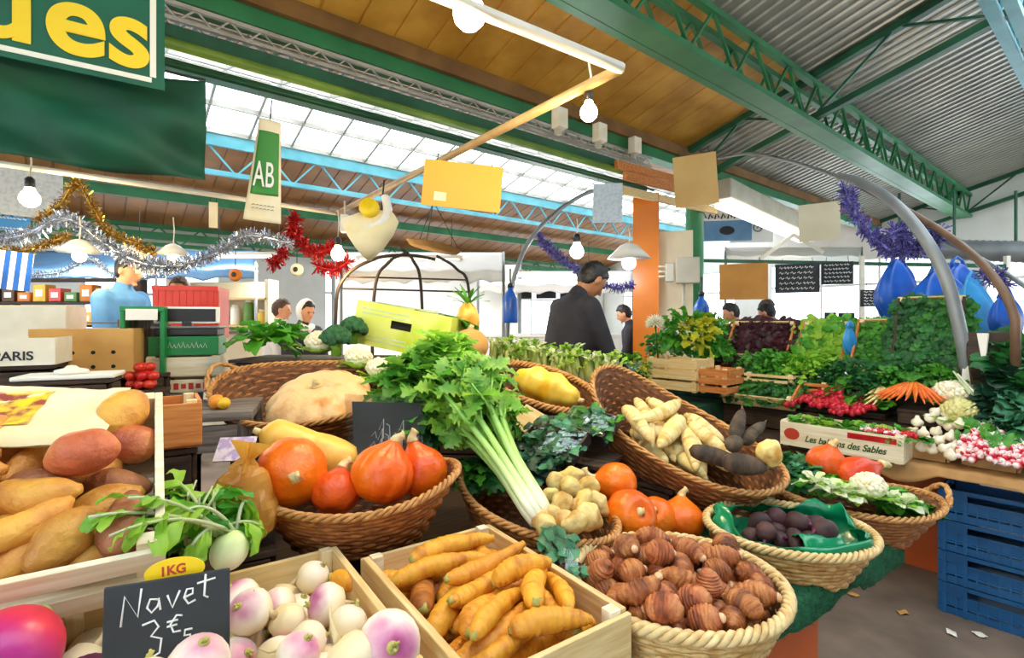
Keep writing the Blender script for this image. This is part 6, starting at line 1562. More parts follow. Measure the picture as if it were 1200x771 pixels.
# ================================================================== far stalls
def stall_front(label, px0, px1, d, h, m, dp=.6, name='market_counter', cat='counter', tp='wood_grey'):
    a, c = V(W(px0, HY, d).x, d, 0), V(W(px1, HY, d).x, d, 0); L = (c - a).length
    o = thing(name, label, cat, (a + c) / 2, Rz(.0))
    MB().box((0, 0, h / 2), (L, .04, h - .04)).build('front_panel', m, o, smooth=False)
    MB().box((0, dp / 2, h), (L + .06, dp + .1, .04)).build('counter_top', tp, o, smooth=False)
    for s in (-1, 1): MB().box((s * L / 2, dp / 2, h / 2), (.04, dp, h - .04)).build('end_panel', m, o, smooth=False)
    return o
stall_front('white counter of the far left stall behind the vendor in blue', 20, 345, 6.2, 1.35, 'board_cream')
sh = thing('goods_shelf', 'dark shelf of orange and yellow goods at the far left', 'shelf', W(85, HY, 6.7) * 1.0 - V(0, 0, ZC))
for z in (1.42, 1.72, 2.02): MB().box((0, 0, z), (1.7, .3, .03)).build('shelf_board', 'wood_dark', sh, smooth=False)
for s in (-1, 1): MB().box((s * .85, 0, 1.02), (.05, .3, 2.04)).build('side_panel', 'wood_dark', sh, smooth=False)
x0 = W(85, HY, 6.7)
sh2 = thing('goods_shelf', 'pale shelf of white and green goods left of the woman in the headscarf', 'shelf', W(262, HY, 6.9) - V(0, 0, ZC))
for z in (1.42, 1.78): MB().box((0, 0, z), (1.3, .3, .03)).build('shelf_board', 'wood_pale', sh2, smooth=False)
for s in (-1, 1): MB().box((s * .65, 0, 1.02), (.05, .3, 2.04)).build('side_panel', 'board_cream', sh2, smooth=False)
MB().box((0, .15, 1.02), (1.3, .02, 2.0)).build('back_panel', 'board_cream', sh2, smooth=False)
xs = W(262, HY, 6.9)
for k in range(7):
    o = thing('goods_tin', 'tin on the pale shelf left of the woman, %s from left' % ['first', 'second', 'third', 'fourth', 'fifth', 'sixth', 'last'][k], 'tin', V(xs.x - .54 + .18 * k, xs.y - .04, 1.437), None, 'tins on the pale shelf'); b = MB(); h_ = .16 + .06 * (k % 3); b.lathe([(.055, 0), (.06, .01), (.06, h_), (.04, h_ + .02)], 16); b.build('tin', ('goods_white', 'goods_green', 'goods_yellow', 'red_plastic')[k % 4], o); b = MB(); b.lathe([(.042, h_ + .02), (.042, h_ + .045)], 14); b.build('lid', 'plastic_white', o)
mm = ['goods_orange', 'goods_yellow', 'goods_white', 'goods_brown', 'goods_orange', 'goods_yellow', 'red_plastic', 'goods_green']
nm_ = ['orange', 'yellow', 'white', 'brown', 'orange', 'yellow', 'red', 'green']
for r in range(2):
    for k in range(8):
        o = thing('goods_box', '%s box on the %s shelf at the far left, %s from left' % (nm_[(k + 3 * r) % 8], ('lower', 'upper')[r], ['first', 'second', 'third', 'fourth', 'fifth', 'sixth', 'seventh', 'last'][k]), 'box', V(x0.x - .72 + .2 * k, x0.y - .05, (1.437, 1.737)[r]), None, 'goods on the far left shelf')
        h = .12 + .05 * ((k * 5 + r) % 3); MB().box((0, 0, h / 2), (.16, .16, h)).build('box', mm[(k + 3 * r) % 8], o, smooth=False, bevel=.008); MB().box((0, -.082, h * .5), (.09, .003, h * .4)).build('label', 'paper_white', o, smooth=False)
def awning(label, px0, px1, y0, y1, d, m, dp=.9, name='stall_awning'):
    a, c = W(px0, y0, d), W(px1, y0, d); a2, c2 = W(px0, y1, d - dp), W(px1, y1, d - dp)
    o = thing(name, label, 'awning', (a + c) / 2); s0 = (a + c) / 2
    b = MB(); b.grid(lambda u, v: (a.lerp(c, u)).lerp(a2.lerp(c2, u), v) - s0 + V(0, 0, -.05 * math.sin(PI * v) + .012 * math.sin(30 * u) * v), 40, 8); b.build('fabric', m, o, solid=.006)
    b = MB(); b.grid(lambda u, v: a2.lerp(c2, u) - s0 + V(0, -.004, -.14 * v * (1 - .25 * abs(math.sin(24 * u))) + .012 * math.sin(30 * u)), 60, 4); b.build('valance', m, o, solid=.006)
    for p, p2 in ((a, a2), (c, c2)):
        b = MB(); b.tube([p - s0, p2 - s0], .018, 8); b.build('arm', 'steel_silver', o)
    for p in (a2, c2):
        b = MB(); b.tube([p - s0, V(p.x - s0.x, p.y - s0.y, -s0.z)], .02, 8); b.build('post', 'steel_silver', o)
    return o
awning('slate blue stall awning at the far left behind the tinsel', 14, 300, 294, 316, 7.6, 'awning_blue')
awning('white stall canopy behind the hoop frame left of centre', 400, 590, 296, 318, 7.2, 'canopy_white', 1.4)
awning('long white stall canopy behind the man in the dark jacket', 560, 742, 318, 334, 9.5, 'canopy_white', 1.6)
awning('white canopy over the far right stalls below the blue sign', 850, 1010, 290, 300, 9.8, 'canopy_white', 1.2)
stall_front('white far counter behind the hoop frame', 360, 735, 8.2, 1.25, 'canopy_white', tp='canopy_white')
stall_front('white far counter behind the people at the right', 838, 1075, 8.4, 1.2, 'canopy_white', tp='canopy_white')
b = MB(); 
o = thing('white_screen', 'white backing screen of the far stall behind the hoop frame', 'screen', W(500, HY, 8.8) - V(0, 0, ZC))
MB().box((0, 0, 1.25), (3.2, .04, 2.4)).build('panel', 'canopy_white', o, smooth=False)
for s in (-1, 1): MB().box((s * 1.6, 0, 1.25), (.06, .06, 2.5)).build('post', 'steel_silver', o, smooth=False)
# hoop frame in dark tube
hf = thing('hoop_frame', 'dark arched tube frame over the stall left of centre', 'frame', W(440, HY, 4.8) - V(0, 0, ZC)); h0 = W(440, HY, 4.8) - V(0, 0, ZC)
def hoop(pts, r=.016):
    b = MB(); P = [W(*p) - h0 for p in pts]
    Q = []
    for i in range(len(P) - 1):
        p0, p1, p2, p3 = P[max(i - 1, 0)], P[i], P[i + 1], P[min(i + 2, len(P) - 1)]
        for k in range(6):
            t = k / 6; Q.append(.5 * ((2 * p1) + (p2 - p0) * t + (2 * p0 - 5 * p1 + 4 * p2 - p3) * t * t + (3 * p1 - p0 - 3 * p2 + p3) * t ** 3))
    Q.append(P[-1]); Q.append(V(Q[-1].x, Q[-1].y, 0)) if False else None
    b.tube(Q, r, 8); return b
hoop([(393, 560, 4.7), (393, 380, 4.7), (402, 328, 4.75), (440, 303, 4.9), (480, 299, 5.1), (510, 304, 5.3)]).build('hoop', 'frame_dark', hf)
hoop([(437, 540, 4.9), (438, 350, 4.9), (455, 308, 5.0), (478, 296, 5.1)]).build('hoop', 'frame_dark', hf)
hoop([(497, 520, 5.3), (494, 345, 5.3), (484, 305, 5.2), (468, 290, 5.1)]).build('hoop', 'frame_dark', hf)
hoop([(553, 500, 5.6), (550, 345, 5.6), (535, 315, 5.5), (512, 300, 5.3)]).build('hoop', 'frame_dark', hf)
b = MB()
for y in (324, 338): b.tube([W(402, y, 4.75) - h0, W(548, y + 4, 5.6) - h0], .009, 6); b.build('cross_tube', 'frame_dark', hf); b = MB()
# shopfront signs along the far canopy
for k, (px, py, w_, h_) in enumerate(((612, 341, 22, 18), (640, 340, 24, 20), (666, 342, 20, 18))):
    tag(MB().box((0, 0, 0), (w_ * 8.9 / 600, .03, h_ * 8.9 / 600)).build('dark_sign', 'slate', None, W(px, py, 8.9), smooth=False, bevel=.005), 'dark sign over the white far stall, %s of three' % ['left', 'middle', 'right'][k], 'sign', 'dark signs over the white far stall')
# blue signs beyond the green pillar
o = thing('shop_sign', 'pale blue shop sign with dark lettering beyond the green pillar', 'sign', W(848, 262, 9.2), Rz(-.15))
MB().box((0, 0, 0), (.95, .05, .62)).build('board', 'awning_blue', o, smooth=False, bevel=.01)
MB().box((0, -.03, .16), (.9, .01, .22)).build('white_band', 'canopy_white', o, smooth=False)
strokes('lettering', [[(-.38 + .11 * i, .08), (-.35 + .11 * i, .2 - .03 * (i % 2)), (-.31 + .11 * i, .1)] for i in range(7)], .014, 'ink_dark', o, (0, -.04, 0), Rx(PI / 2))
b = MB(); b.ell((.05, -.03, -.13), (.13, .01, .08), 20, 8); b.build('emblem', 'ink_dark', o)
o = thing('shop_sign', 'white sign with grey swirls right of the blue shop sign', 'sign', W(880, 268, 9.4), Rz(-.15))
MB().box((0, 0, 0), (.75, .05, .5)).build('board', 'canopy_white', o, smooth=False, bevel=.01)
strokes('swirl', [[(.12 * math.cos(a * .5) * (1 - a / 22) + .12, .1 * math.sin(a * .5) * (1 - a / 22)) for a in range(20)], [(-.25, -.05), (-.2, .08), (-.15, -.04), (-.1, .06)]], .014, 'steel_silver', o, (0, -.035, 0), Rx(PI / 2))
# right far frame work
o = thing('steel_framework', 'white steel stall frame beyond the blackboards at the right', 'frame', W(960, HY, 7.5) - V(0, 0, ZC)); s0 = W(960, HY, 7.5) - V(0, 0, ZC)
for nm, a, c in (('rail', (800, 305, 8.2), (1180, 312, 6.6)), ('brace', (890, 304, 7.8), (930, 275, 7.8)), ('brace', (930, 275, 7.8), (965, 296, 7.6)), ('post', (1010, 300, 7.2), (1010, 575, 7.2)), ('post', (1180, 300, 6.6), (1180, 598, 6.6))):
    b = MB(); b.beam(W(*a) - s0, W(*c) - s0, .05, .05, V(0, -1, 0) if nm == 'post' else V(0, 0, 1)); b.build(nm, 'pipe_white' if nm != 'rail' else 'steel_deep', o, smooth=False)
# ================================================================== signs, banners, garlands, arches
def card(name, label, cat, px, py, d, wpx, hpx, m, roll=0, yaw=None, th=.006, pitch=0, cord=None, strip=None):
    c = W(px, py, d); yw = math.atan2(-c.x, c.y) if yaw is None else yaw
    o = thing(name, label, cat, c, Rz(yw) @ Ry(roll) @ Rx(pitch)); w_, h_ = wpx * d / FPX, hpx * d / FPX
    MB().box((0, 0, 0), (w_, th, h_)).build('board', m, o, smooth=False, bevel=.002)
    for s in (-1, 1):
        b = MB(); b.tube([(s * w_ * .35, 0, h_ / 2), (s * w_ * .33, 0, h_ / 2 + (cord or .06))], .003, 5); b.build('cord', 'steel_black', o)
    return o, w_, h_
o, w_, h_ = card('hanging_card', 'yellow card hanging from the tan pipe at the centre top', 'sign', 542, 218, 3.0, 92, 54, 'sign_yellow', .09)
MB().box((-w_ * .27, -.005, -h_ * .28), (.07, .002, .05)).build('small_label', 'paper_cream', o, smooth=False)
card('hanging_card', 'tan card hanging in front of the green pillar top', 'sign', 815, 211, 5.0, 48, 60, 'sign_tan', -.06)
card('hanging_card', 'pale blue printed card hanging left of the orange pillar', 'sign', 712, 238, 5.2, 34, 46, 'sign_blue', .02)
card('hanging_card', 'cream card hanging right of the long light housing', 'sign', 960, 260, 6.0, 42, 44, 'sign_cream', -.02)
card('hanging_card', 'brown cardboard sign hanging over the red salad', 'sign', 871, 330, 5.2, 52, 42, 'sign_kraft', 0)
def scribble(o, w_, h_, rows, seed):
    q = random.Random(seed); P = []
    for j in range(rows):
        z = h_ * (.36 - .72 * j / max(rows - 1, 1)); x = -w_ * .4
        while x < w_ * .36:
            s = w_ * q.uniform(.05, .12); P.append([(x, z), (x + s * .3, z + h_ * .05), (x + s * .6, z - h_ * .03), (x + s, z + h_ * .02)]); x += s * 1.35
    strokes('chalk_writing', P, .0045, 'chalk', o, (0, -.006, 0), Rx(PI / 2))
for lb, a in (('larger blackboard with chalk lines right of the brown cardboard sign', (934, 326, 5.6, 46, 34)), ('smaller blackboard with chalk lines left of the blue bags', (981, 320, 5.8, 32, 26)), ('low blackboard before the blue bags above the leaning crate', (1031, 349, 4.4, 38, 20))):
    o, w_, h_ = card('blackboard', lb, 'blackboard', *a, 'slate', 0, th=.012); scribble(o, w_, h_, 5, a[0])
for k, (px, py, w_, h_) in enumerate(((973, 371, 12, 10), (992, 371, 16, 9))):
    card('dark_notice', 'small dark notice on the white far stall, %s of two' % ['left', 'right'][k], 'sign', px, py, 7.9, w_, h_, 'slate', cord=.02)
# lettered banner ---------------------------------------------------
pr = W(193, 107, 2.42); Rn = frame(aT)
bn = thing('banner_board', 'green banner board with yellow letters ues and a white border', 'banner', pr - aT * .7 + V(0, 0, .0), Rn)
H_ = .55
MB().box((0, 0, H_ / 2), (1.4, .012, H_)).build('board', 'banner_green', bn, smooth=False)
b = MB(); b.box((-.02, -.009, .035), (1.34, .004, .022)); b.box((.655, -.009, H_ / 2 + .02), (.024, .004, H_ - .06)); b.build('white_border', 'banner_white', bn, smooth=False)
for ch, x_, sx_ in (('u', .045, 1.02), ('e', .275, 1.08), ('s', .487, 1.03)): text('lettering', ch, .44, 'letter_yellow', bn, (x_, -.010, .085), Rx(PI / 2), bold=.011, depth=.002, sx=sx_ * .92)
bc = thing('banner_cloth', 'dark green cloth hanging in folds below the lettered banner', 'cloth', W(241, 95, 2.62), Rn)
b = MB(); Lc = 1.6
b.grid(lambda u, v: V(-Lc * (1 - u), .035 * math.sin(u * 9 + 6 * v) + .03 * math.sin(u * 17 - v * 11) * (.3 + v), -.50 * v * (1 + .05 * math.sin(u * 3)) - .05 * math.sin(PI * u) * (1 - v)), 70, 20); b.build('cloth', 'banner_cloth', bc, solid=.003)
b = MB(); b.tube([(-Lc, 0, .005), (0, 0, .005)], .006, 6); b.build('top_cord', 'steel_black', bc)
# AB flag -------------------------------------------------------------
c = W(312, 200, 3.0); fl = thing('hanging_flag', 'narrow cream pennant with a green panel lettered AB', 'flag', c, Rz(math.atan2(-c.x, c.y)) @ Ry(.07))
def ff(u, v, y0=0.0, x0=0, x1=1, z0=0, z1=1):
    uu, vv = x0 + (x1 - x0) * u, z0 + (z1 - z0) * v; wd = .115 + .085 * (1 - vv)
    return V((uu - .5) * wd, .012 * math.sin(4 * vv + 3 * uu) + y0, (vv - .5) * .60)
b = MB(); b.grid(lambda u, v: ff(u, v), 10, 24); b.build('cloth', 'cloth_cream', fl, solid=.002)
b = MB(); b.grid(lambda u, v: ff(u, v, -.003, .08, .92, .26, .88), 10, 20); b.build('green_panel', 'ab_green', fl, solid=.001)
text('lettering', 'AB', .21, 'chalk', fl, (-.064, -.014, -.10), Rx(PI / 2) @ Rz(.03), bold=.001, depth=.002, sx=.43)
strokes('small_print', [[(-.06 + .02 * i, -.21 - .02 * j), (-.05 + .02 * i, -.205 - .02 * j), (-.045 + .02 * i, -.21 - .02 * j)] for i in range(6) for j in range(2)], .0016, 'ink_dark', fl, (0, -.006, 0), Rx(PI / 2))
b = MB(); b.tube([(0, 0, .3), (.0, .0, .42)], .004, 6); b.build('cord', 'steel_black', fl)
# tinsel ---------------------------------------------------------------
def curve_pts(P, m=8):
    Q = []
    for i in range(len(P) - 1):
        p0, p1, p2, p3 = P[max(i - 1, 0)], P[i], P[i + 1], P[min(i + 2, len(P) - 1)]
        for k in range(m):
            t = k / m; Q.append(.5 * ((2 * p1) + (p2 - p0) * t + (2 * p0 - 5 * p1 + 4 * p2 - p3) * t * t + (3 * p1 - p0 - 3 * p2 + p3) * t ** 3))
    return Q + [P[-1]]
def tinsel(label, pts, r, m, seed, dens=900):
    P = curve_pts([W(*p) for p in pts]); q = random.Random(seed); b = MB(); c = P[0]
    o = thing('hanging_garland', label, 'garland', c)
    b.tube([p - c for p in P], r * .25, 6); b.build('core', m, o); b = MB()
    tot = sum((P[i + 1] - P[i]).length for i in range(len(P) - 1)); n = int(tot * dens)
    for k in range(n):
        i = q.randrange(len(P) - 1); p = P[i].lerp(P[i + 1], q.random()) - c; d = rdir(q, q.uniform(0, 6.28), q.uniform(-1.5, 1.5)) * r * q.uniform(.7, 1.2)
        s = d.orthogonal().normalized() * r * .10; s = Matrix.Rotation(q.uniform(0, 6), 3, d.normalized()) @ s
        b.add([p - s, p + s, p + d + s * .6, p + d - s * .6], [(0, 1, 2, 3)])
    x = b.build('strands', m, o, smooth=False); x['kind'] = 'stuff'; return o
tinsel('thick silver tinsel garland swagging across the far left', [(-15, 282, 4.2), (30, 276, 4.2), (78, 256, 4.2), (118, 282, 4.3), (160, 306, 4.4), (205, 312, 4.5), (250, 298, 4.6), (290, 276, 4.7), (340, 285, 5.0)], .075, 'tinsel_silver', 1, 700)
tinsel('gold tinsel garland peaking above the silver one', [(45, 258, 4.4), (70, 240, 4.4), (90, 214, 4.4), (110, 245, 4.4), (128, 272, 4.45), (160, 285, 4.5), (180, 296, 4.5)], .06, 'tinsel_gold', 2, 700)
tinsel('gold tinsel garland sagging under the silver one at the left edge', [(-10, 284, 4.5), (20, 294, 4.5), (55, 286, 4.5), (80, 276, 4.5)], .055, 'tinsel_gold', 3, 700)
tinsel('thin silver tinsel strand low at the left over the awning', [(40, 322, 4.9), (75, 318, 4.9), (105, 304, 4.9), (140, 324, 4.9), (190, 322, 5.0), (215, 312, 5.0)], .04, 'tinsel_silver', 4, 700)
tinsel('red tinsel garland hanging behind the glowing bulb', [(318, 310, 5.2), (335, 292, 5.2), (344, 256, 5.2), (350, 282, 5.2), (370, 296, 5.2), (395, 288, 5.2)], .09, 'tinsel_red', 5, 700)
tinsel('red tinsel tail right of the glowing bulb', [(372, 312, 5.2), (392, 316, 5.2), (408, 306, 5.2)], .09, 'tinsel_red', 6, 700)
tinsel('purple and white tinsel garland hanging from the right steel arch', [(990, 222, 3.7), (1000, 246, 3.65), (1018, 272, 3.55), (1042, 292, 3.45), (1068, 292, 3.4), (1090, 286, 3.35), (1098, 270, 3.3)], .075, 'tinsel_purple', 7, 1100)
tinsel('purple tinsel knot below the steel arch', [(1042, 276, 3.4), (1056, 270, 3.4), (1062, 284, 3.4)], .075, 'tinsel_purple', 8, 900)
tinsel('purple and silver tinsel garland on the thin arch behind the man', [(631, 278, 5.2), (645, 292, 5.2), (665, 308, 5.2), (686, 324, 5.2)], .07, 'tinsel_purple', 9, 900)
tinsel('purple tinsel strand low beside the orange pillar', [(706, 332, 5.6), (724, 338, 5.6), (742, 334, 5.6)], .06, 'tinsel_purple', 10, 700)
tinsel('purple tinsel at the far right arch', [(1150, 315, 3.0), (1160, 328, 3.0), (1172, 322, 3.0), (1180, 336, 3.0)], .055, 'tinsel_purple', 11, 800)
# steel arches ----------------------------------------------------------
def arch(label, pts, r, m, flat=1.0, foot=None):
    P = curve_pts([W(*p) for p in pts]); 
    if foot is not None: P = [V(P[0].x, P[0].y, foot)] + P
    b = MB(); b.tube(P, r, 10, flat=flat); c = P[0]; b.v = [tuple(Vector(v) - c) for v in b.v]
    return tag(b.build('steel_arch', m, None, c), label, 'arch')
arch('thick grey steel arch rising from the greens at the right', [(1134, 440, 2.95), (1126, 392, 2.95), (1110, 330, 3.0), (1084, 280, 3.1), (1050, 240, 3.3), (1014, 216, 3.6), (985, 208, 3.9)], .034, 'steel_silver', 1.0, 1.05)
arch('thin grey pipe curving from the steel arch to the tan card', [(985, 208, 3.95), (930, 190, 4.8), (880, 180, 5.6), (842, 186, 6.0)], .016, 'steel_silver')
arch('brown steel strip arch curving down to the right edge', [(1190, 375, 2.7), (1178, 345, 2.75), (1150, 308, 2.9), (1105, 272, 3.2), (1050, 240, 3.5), (988, 208, 3.95)], .022, 'steel_brown', 1.0, 1.2)
arch('thin pale steel arch at the far right edge', [(1215, 345, 2.8), (1175, 318, 3.0), (1120, 288, 3.3), (1060, 258, 3.6)], .014, 'steel_silver')
arch('thin grey arch behind the man beside the blue bottle', [(594, 420, 5.0), (596, 365, 5.0), (604, 320, 5.0), (622, 280, 5.1), (650, 250, 5.3), (680, 230, 5.5), (700, 222, 5.6)], .022, 'steel_silver', 1.0, 0.0)
# blue bags and bottle ----------------------------------------------------
def bag(label, px, py, d, wpx, hpx, m, seed):
    o = thing('hanging_bag', label, 'bag', W(px, py, d)); w_, h_ = wpx * d / FPX, hpx * d / FPX
    b = MB()
    def bf(p, a):
        t = p.z / (h_ * .48); k = (1.0 if t < 0 else 1 - .38 * t) * (1 + .10 * math.cos(7 * a + seed + 3 * t) * (.4 + .6 * max(t, 0)))
        x, y = sgnpow(p.x / (w_ / 2), .75) * w_ / 2, p.y
        return V(x * k, y * k, p.z * (1 + .1 * math.sin(3 * a + seed))) * (1 + .10 * nz(p + V(seed, 0, 0), 7))
    b.ell((0, 0, 0), (w_ / 2, w_ * .24, h_ * .48), 42, 22, None, bf); b.build('bag', m, o)
    for s_ in (-1, 1):
        b = MB(); b.tube([(s_ * w_ * .16, 0, h_ * .40), (s_ * w_ * .10, 0, h_ * .56), (0, 0, h_ * .66)], [.02, .012, .006], 7); b.build('handle', m, o)
    return o
bag('deep blue plastic bag hanging behind the low blackboard', 1052, 344, 4.3, 50, 78, 'blue_bag', 1)
bag('deep blue bag bundle left of the steel arch behind the leaning crate', 1100, 352, 3.9, 66, 70, 'blue_bag', 2)
bag('bright sky blue bag right of the steel arch', 1140, 364, 3.6, 48, 72, 'sky_bag', 3)
bag('small blue bag at the far right before the brown arch', 1178, 374, 3.3, 40, 60, 'blue_bag', 4)
bag('dark blue bag above the sky blue bag', 1122, 336, 4.2, 56, 54, 'blue_bag', 5)
bag('pale blue bag standing between the tilted crates', 996, 398, 3.55, 16, 34, 'sky_bag', 6)
for lb, px, py, d in (('blue plastic bottle hanging on the thin arch left of the man', 598, 358, 4.9), ('blue plastic bottle on a pole right of the cream board', 822, 368, 5.4)):
    o = thing('blue_bottle', lb, 'bottle', W(px, py, d)); k = d / 5
    b = MB(); b.lathe([(.0, -.17 * k), (.07 * k, -.17 * k), (.075 * k, -.15 * k), (.075 * k, .06 * k), (.05 * k, .12 * k), (.025 * k, .15 * k), (.025 * k, .18 * k)], 20); b.build('bottle', 'blue_bag', o); b = MB(); b.lathe([(.028 * k, .175 * k), (.028 * k, .21 * k), (.02 * k, .22 * k)], 14); b.build('cap', 'plastic_black', o)
    b = MB(); b.tube([(0, 0, .2 * k), (.0, 0, .36 * k)], .008, 6); b.build('hanger', 'steel_black', o)
# hanging scale with white cloth left of the yellow card -------------------
o = thing('hanging_scale', 'cream hanging scale scoop with a white cloth over it left of the yellow card', 'scale', W(440, 268, 3.6))
b = MB(); Rk = frame(V(-.75, 0, -.45)); b.lathe([(.045, -.16), (.10, -.08), (.15, .04), (.17, .15), (.165, .16)], 24, (0, 0, 0), Rk @ Ry(PI / 2)); b.build('scoop', 'paper_cream', o, solid=.004)
b = MB(); pts = [V(.07, 0, .22), V(.09, -.02, .12), V(.07, -.05, .03), V(-.02, -.09, -.03), V(-.1, -.1, -.06)]
b.tube(curve_pts(pts, 5), [.05] * 8 + [.06] * 8 + [.05] * 5, 10, flat=.6, dis=lambda p, t, a: .15 * nz(p, 18)); b.build('white_cloth', 'plastic_white', o)
b = MB(); b.lathe([(.0, -.02), (.065, -.02), (.065, .02), (.0, .02)], 20, (-.01, -.12, .12), Rx(PI / 2)); b.build('dial', 'letter_yellow', o)
b = MB(); b.tube([(.04, 0, .1), (.06, 0, .34)], .006, 6); b.build('hook_rod', 'steel_black', o)
o = thing('hanging_tray', 'flat tan tray hanging above the hoop frame', 'tray', W(508, 292, 4.3)); b = MB(); b.lathe([(.0, 0), (.20, 0), (.23, .03), (.235, .03)], 26, (0, 0, 0), Ry(.2)); b.build('tray', 'card_tan', o, solid=.005)
b = MB()
for a in (0, 2.1, 4.2): b.tube([(.2 * math.cos(a), .2 * math.sin(a), .02), (0, 0, .4)], .004, 5); b.build('chain', 'steel_black', o); b = MB()
# plug and socket strip at the pipe joint
o = thing('plug_socket', 'white plug socket hanging by the glowing bulb at the pipe end', 'socket', W(404, 262, 4.5)); MB().box((0, 0, 0), (.07, .06, .16)).build('casing', 'plastic_white', o, smooth=False, bevel=.012); b = MB(); b.tube([(0, 0, .08), (0, 0, .2)], .008, 6); b.build('cord', 'pipe_white', o)
# striped blue cloth and blue sign at left edge
o = thing('hanging_cloth', 'blue and white striped cloth at the left edge', 'cloth', W(14, 317, 3.6), Rz(.5))
for k in range(7): MB().box((-.09 + .03 * k, 0, .0), (.03, .01, .27)).build('stripe', 'blue_bag' if k % 2 == 0 else 'canopy_white', o, (0, .004 * (k % 2), 0), Ry(.1), smooth=False)
o, w_, h_ = card('blue_sign', 'turquoise sign with pale letters at the left edge below the hot bulb', 'sign', 14, 262, 5.0, 32, 16, 'sky_bag'); scribble(o, w_, h_, 2, 4)
card('hanging_sheet', 'pale translucent panel behind the hot bulb at the left', 'panel', 30, 226, 4.6, 66, 56, 'sign_blue', 0)
card('hanging_tag', 'small cream tag hanging left of the AB pennant', 'tag', 250, 252, 4.2, 9, 30, 'cloth_cream')
for k, (px, py) in enumerate(((160, 298), (172, 314))): card('price_card', 'white price card on the tinsel above the vendor in blue, %s' % ['upper', 'lower'][k], 'card', px, py, 4.5, 22, 14, 'paper_white')
# clock-like round ornaments in the red garland
for k, (px, py) in enumerate(((348, 316), (276, 322))):
    o = thing('round_ornament', ('cream round ornament below the red tinsel', 'orange round ornament left of the red tinsel')[k], 'ornament', W(px, py, 5.0)); b = MB(); b.lathe([(.0, -.03), (.045, -.03), (.065, 0), (.045, .03), (0, .03)], 20, (0, 0, 0), Rx(PI / 2)); b.build('ring', ('cloth_cream', 'goods_orange')[k], o); b = MB(); b.ell((0, -.035, 0), (.025, .01, .025), 14, 8); b.build('centre', 'slate', o); b = MB(); b.tube([(0, 0, .06), (0, 0, .25)], .004, 5); b.build('cord', 'steel_black', o)
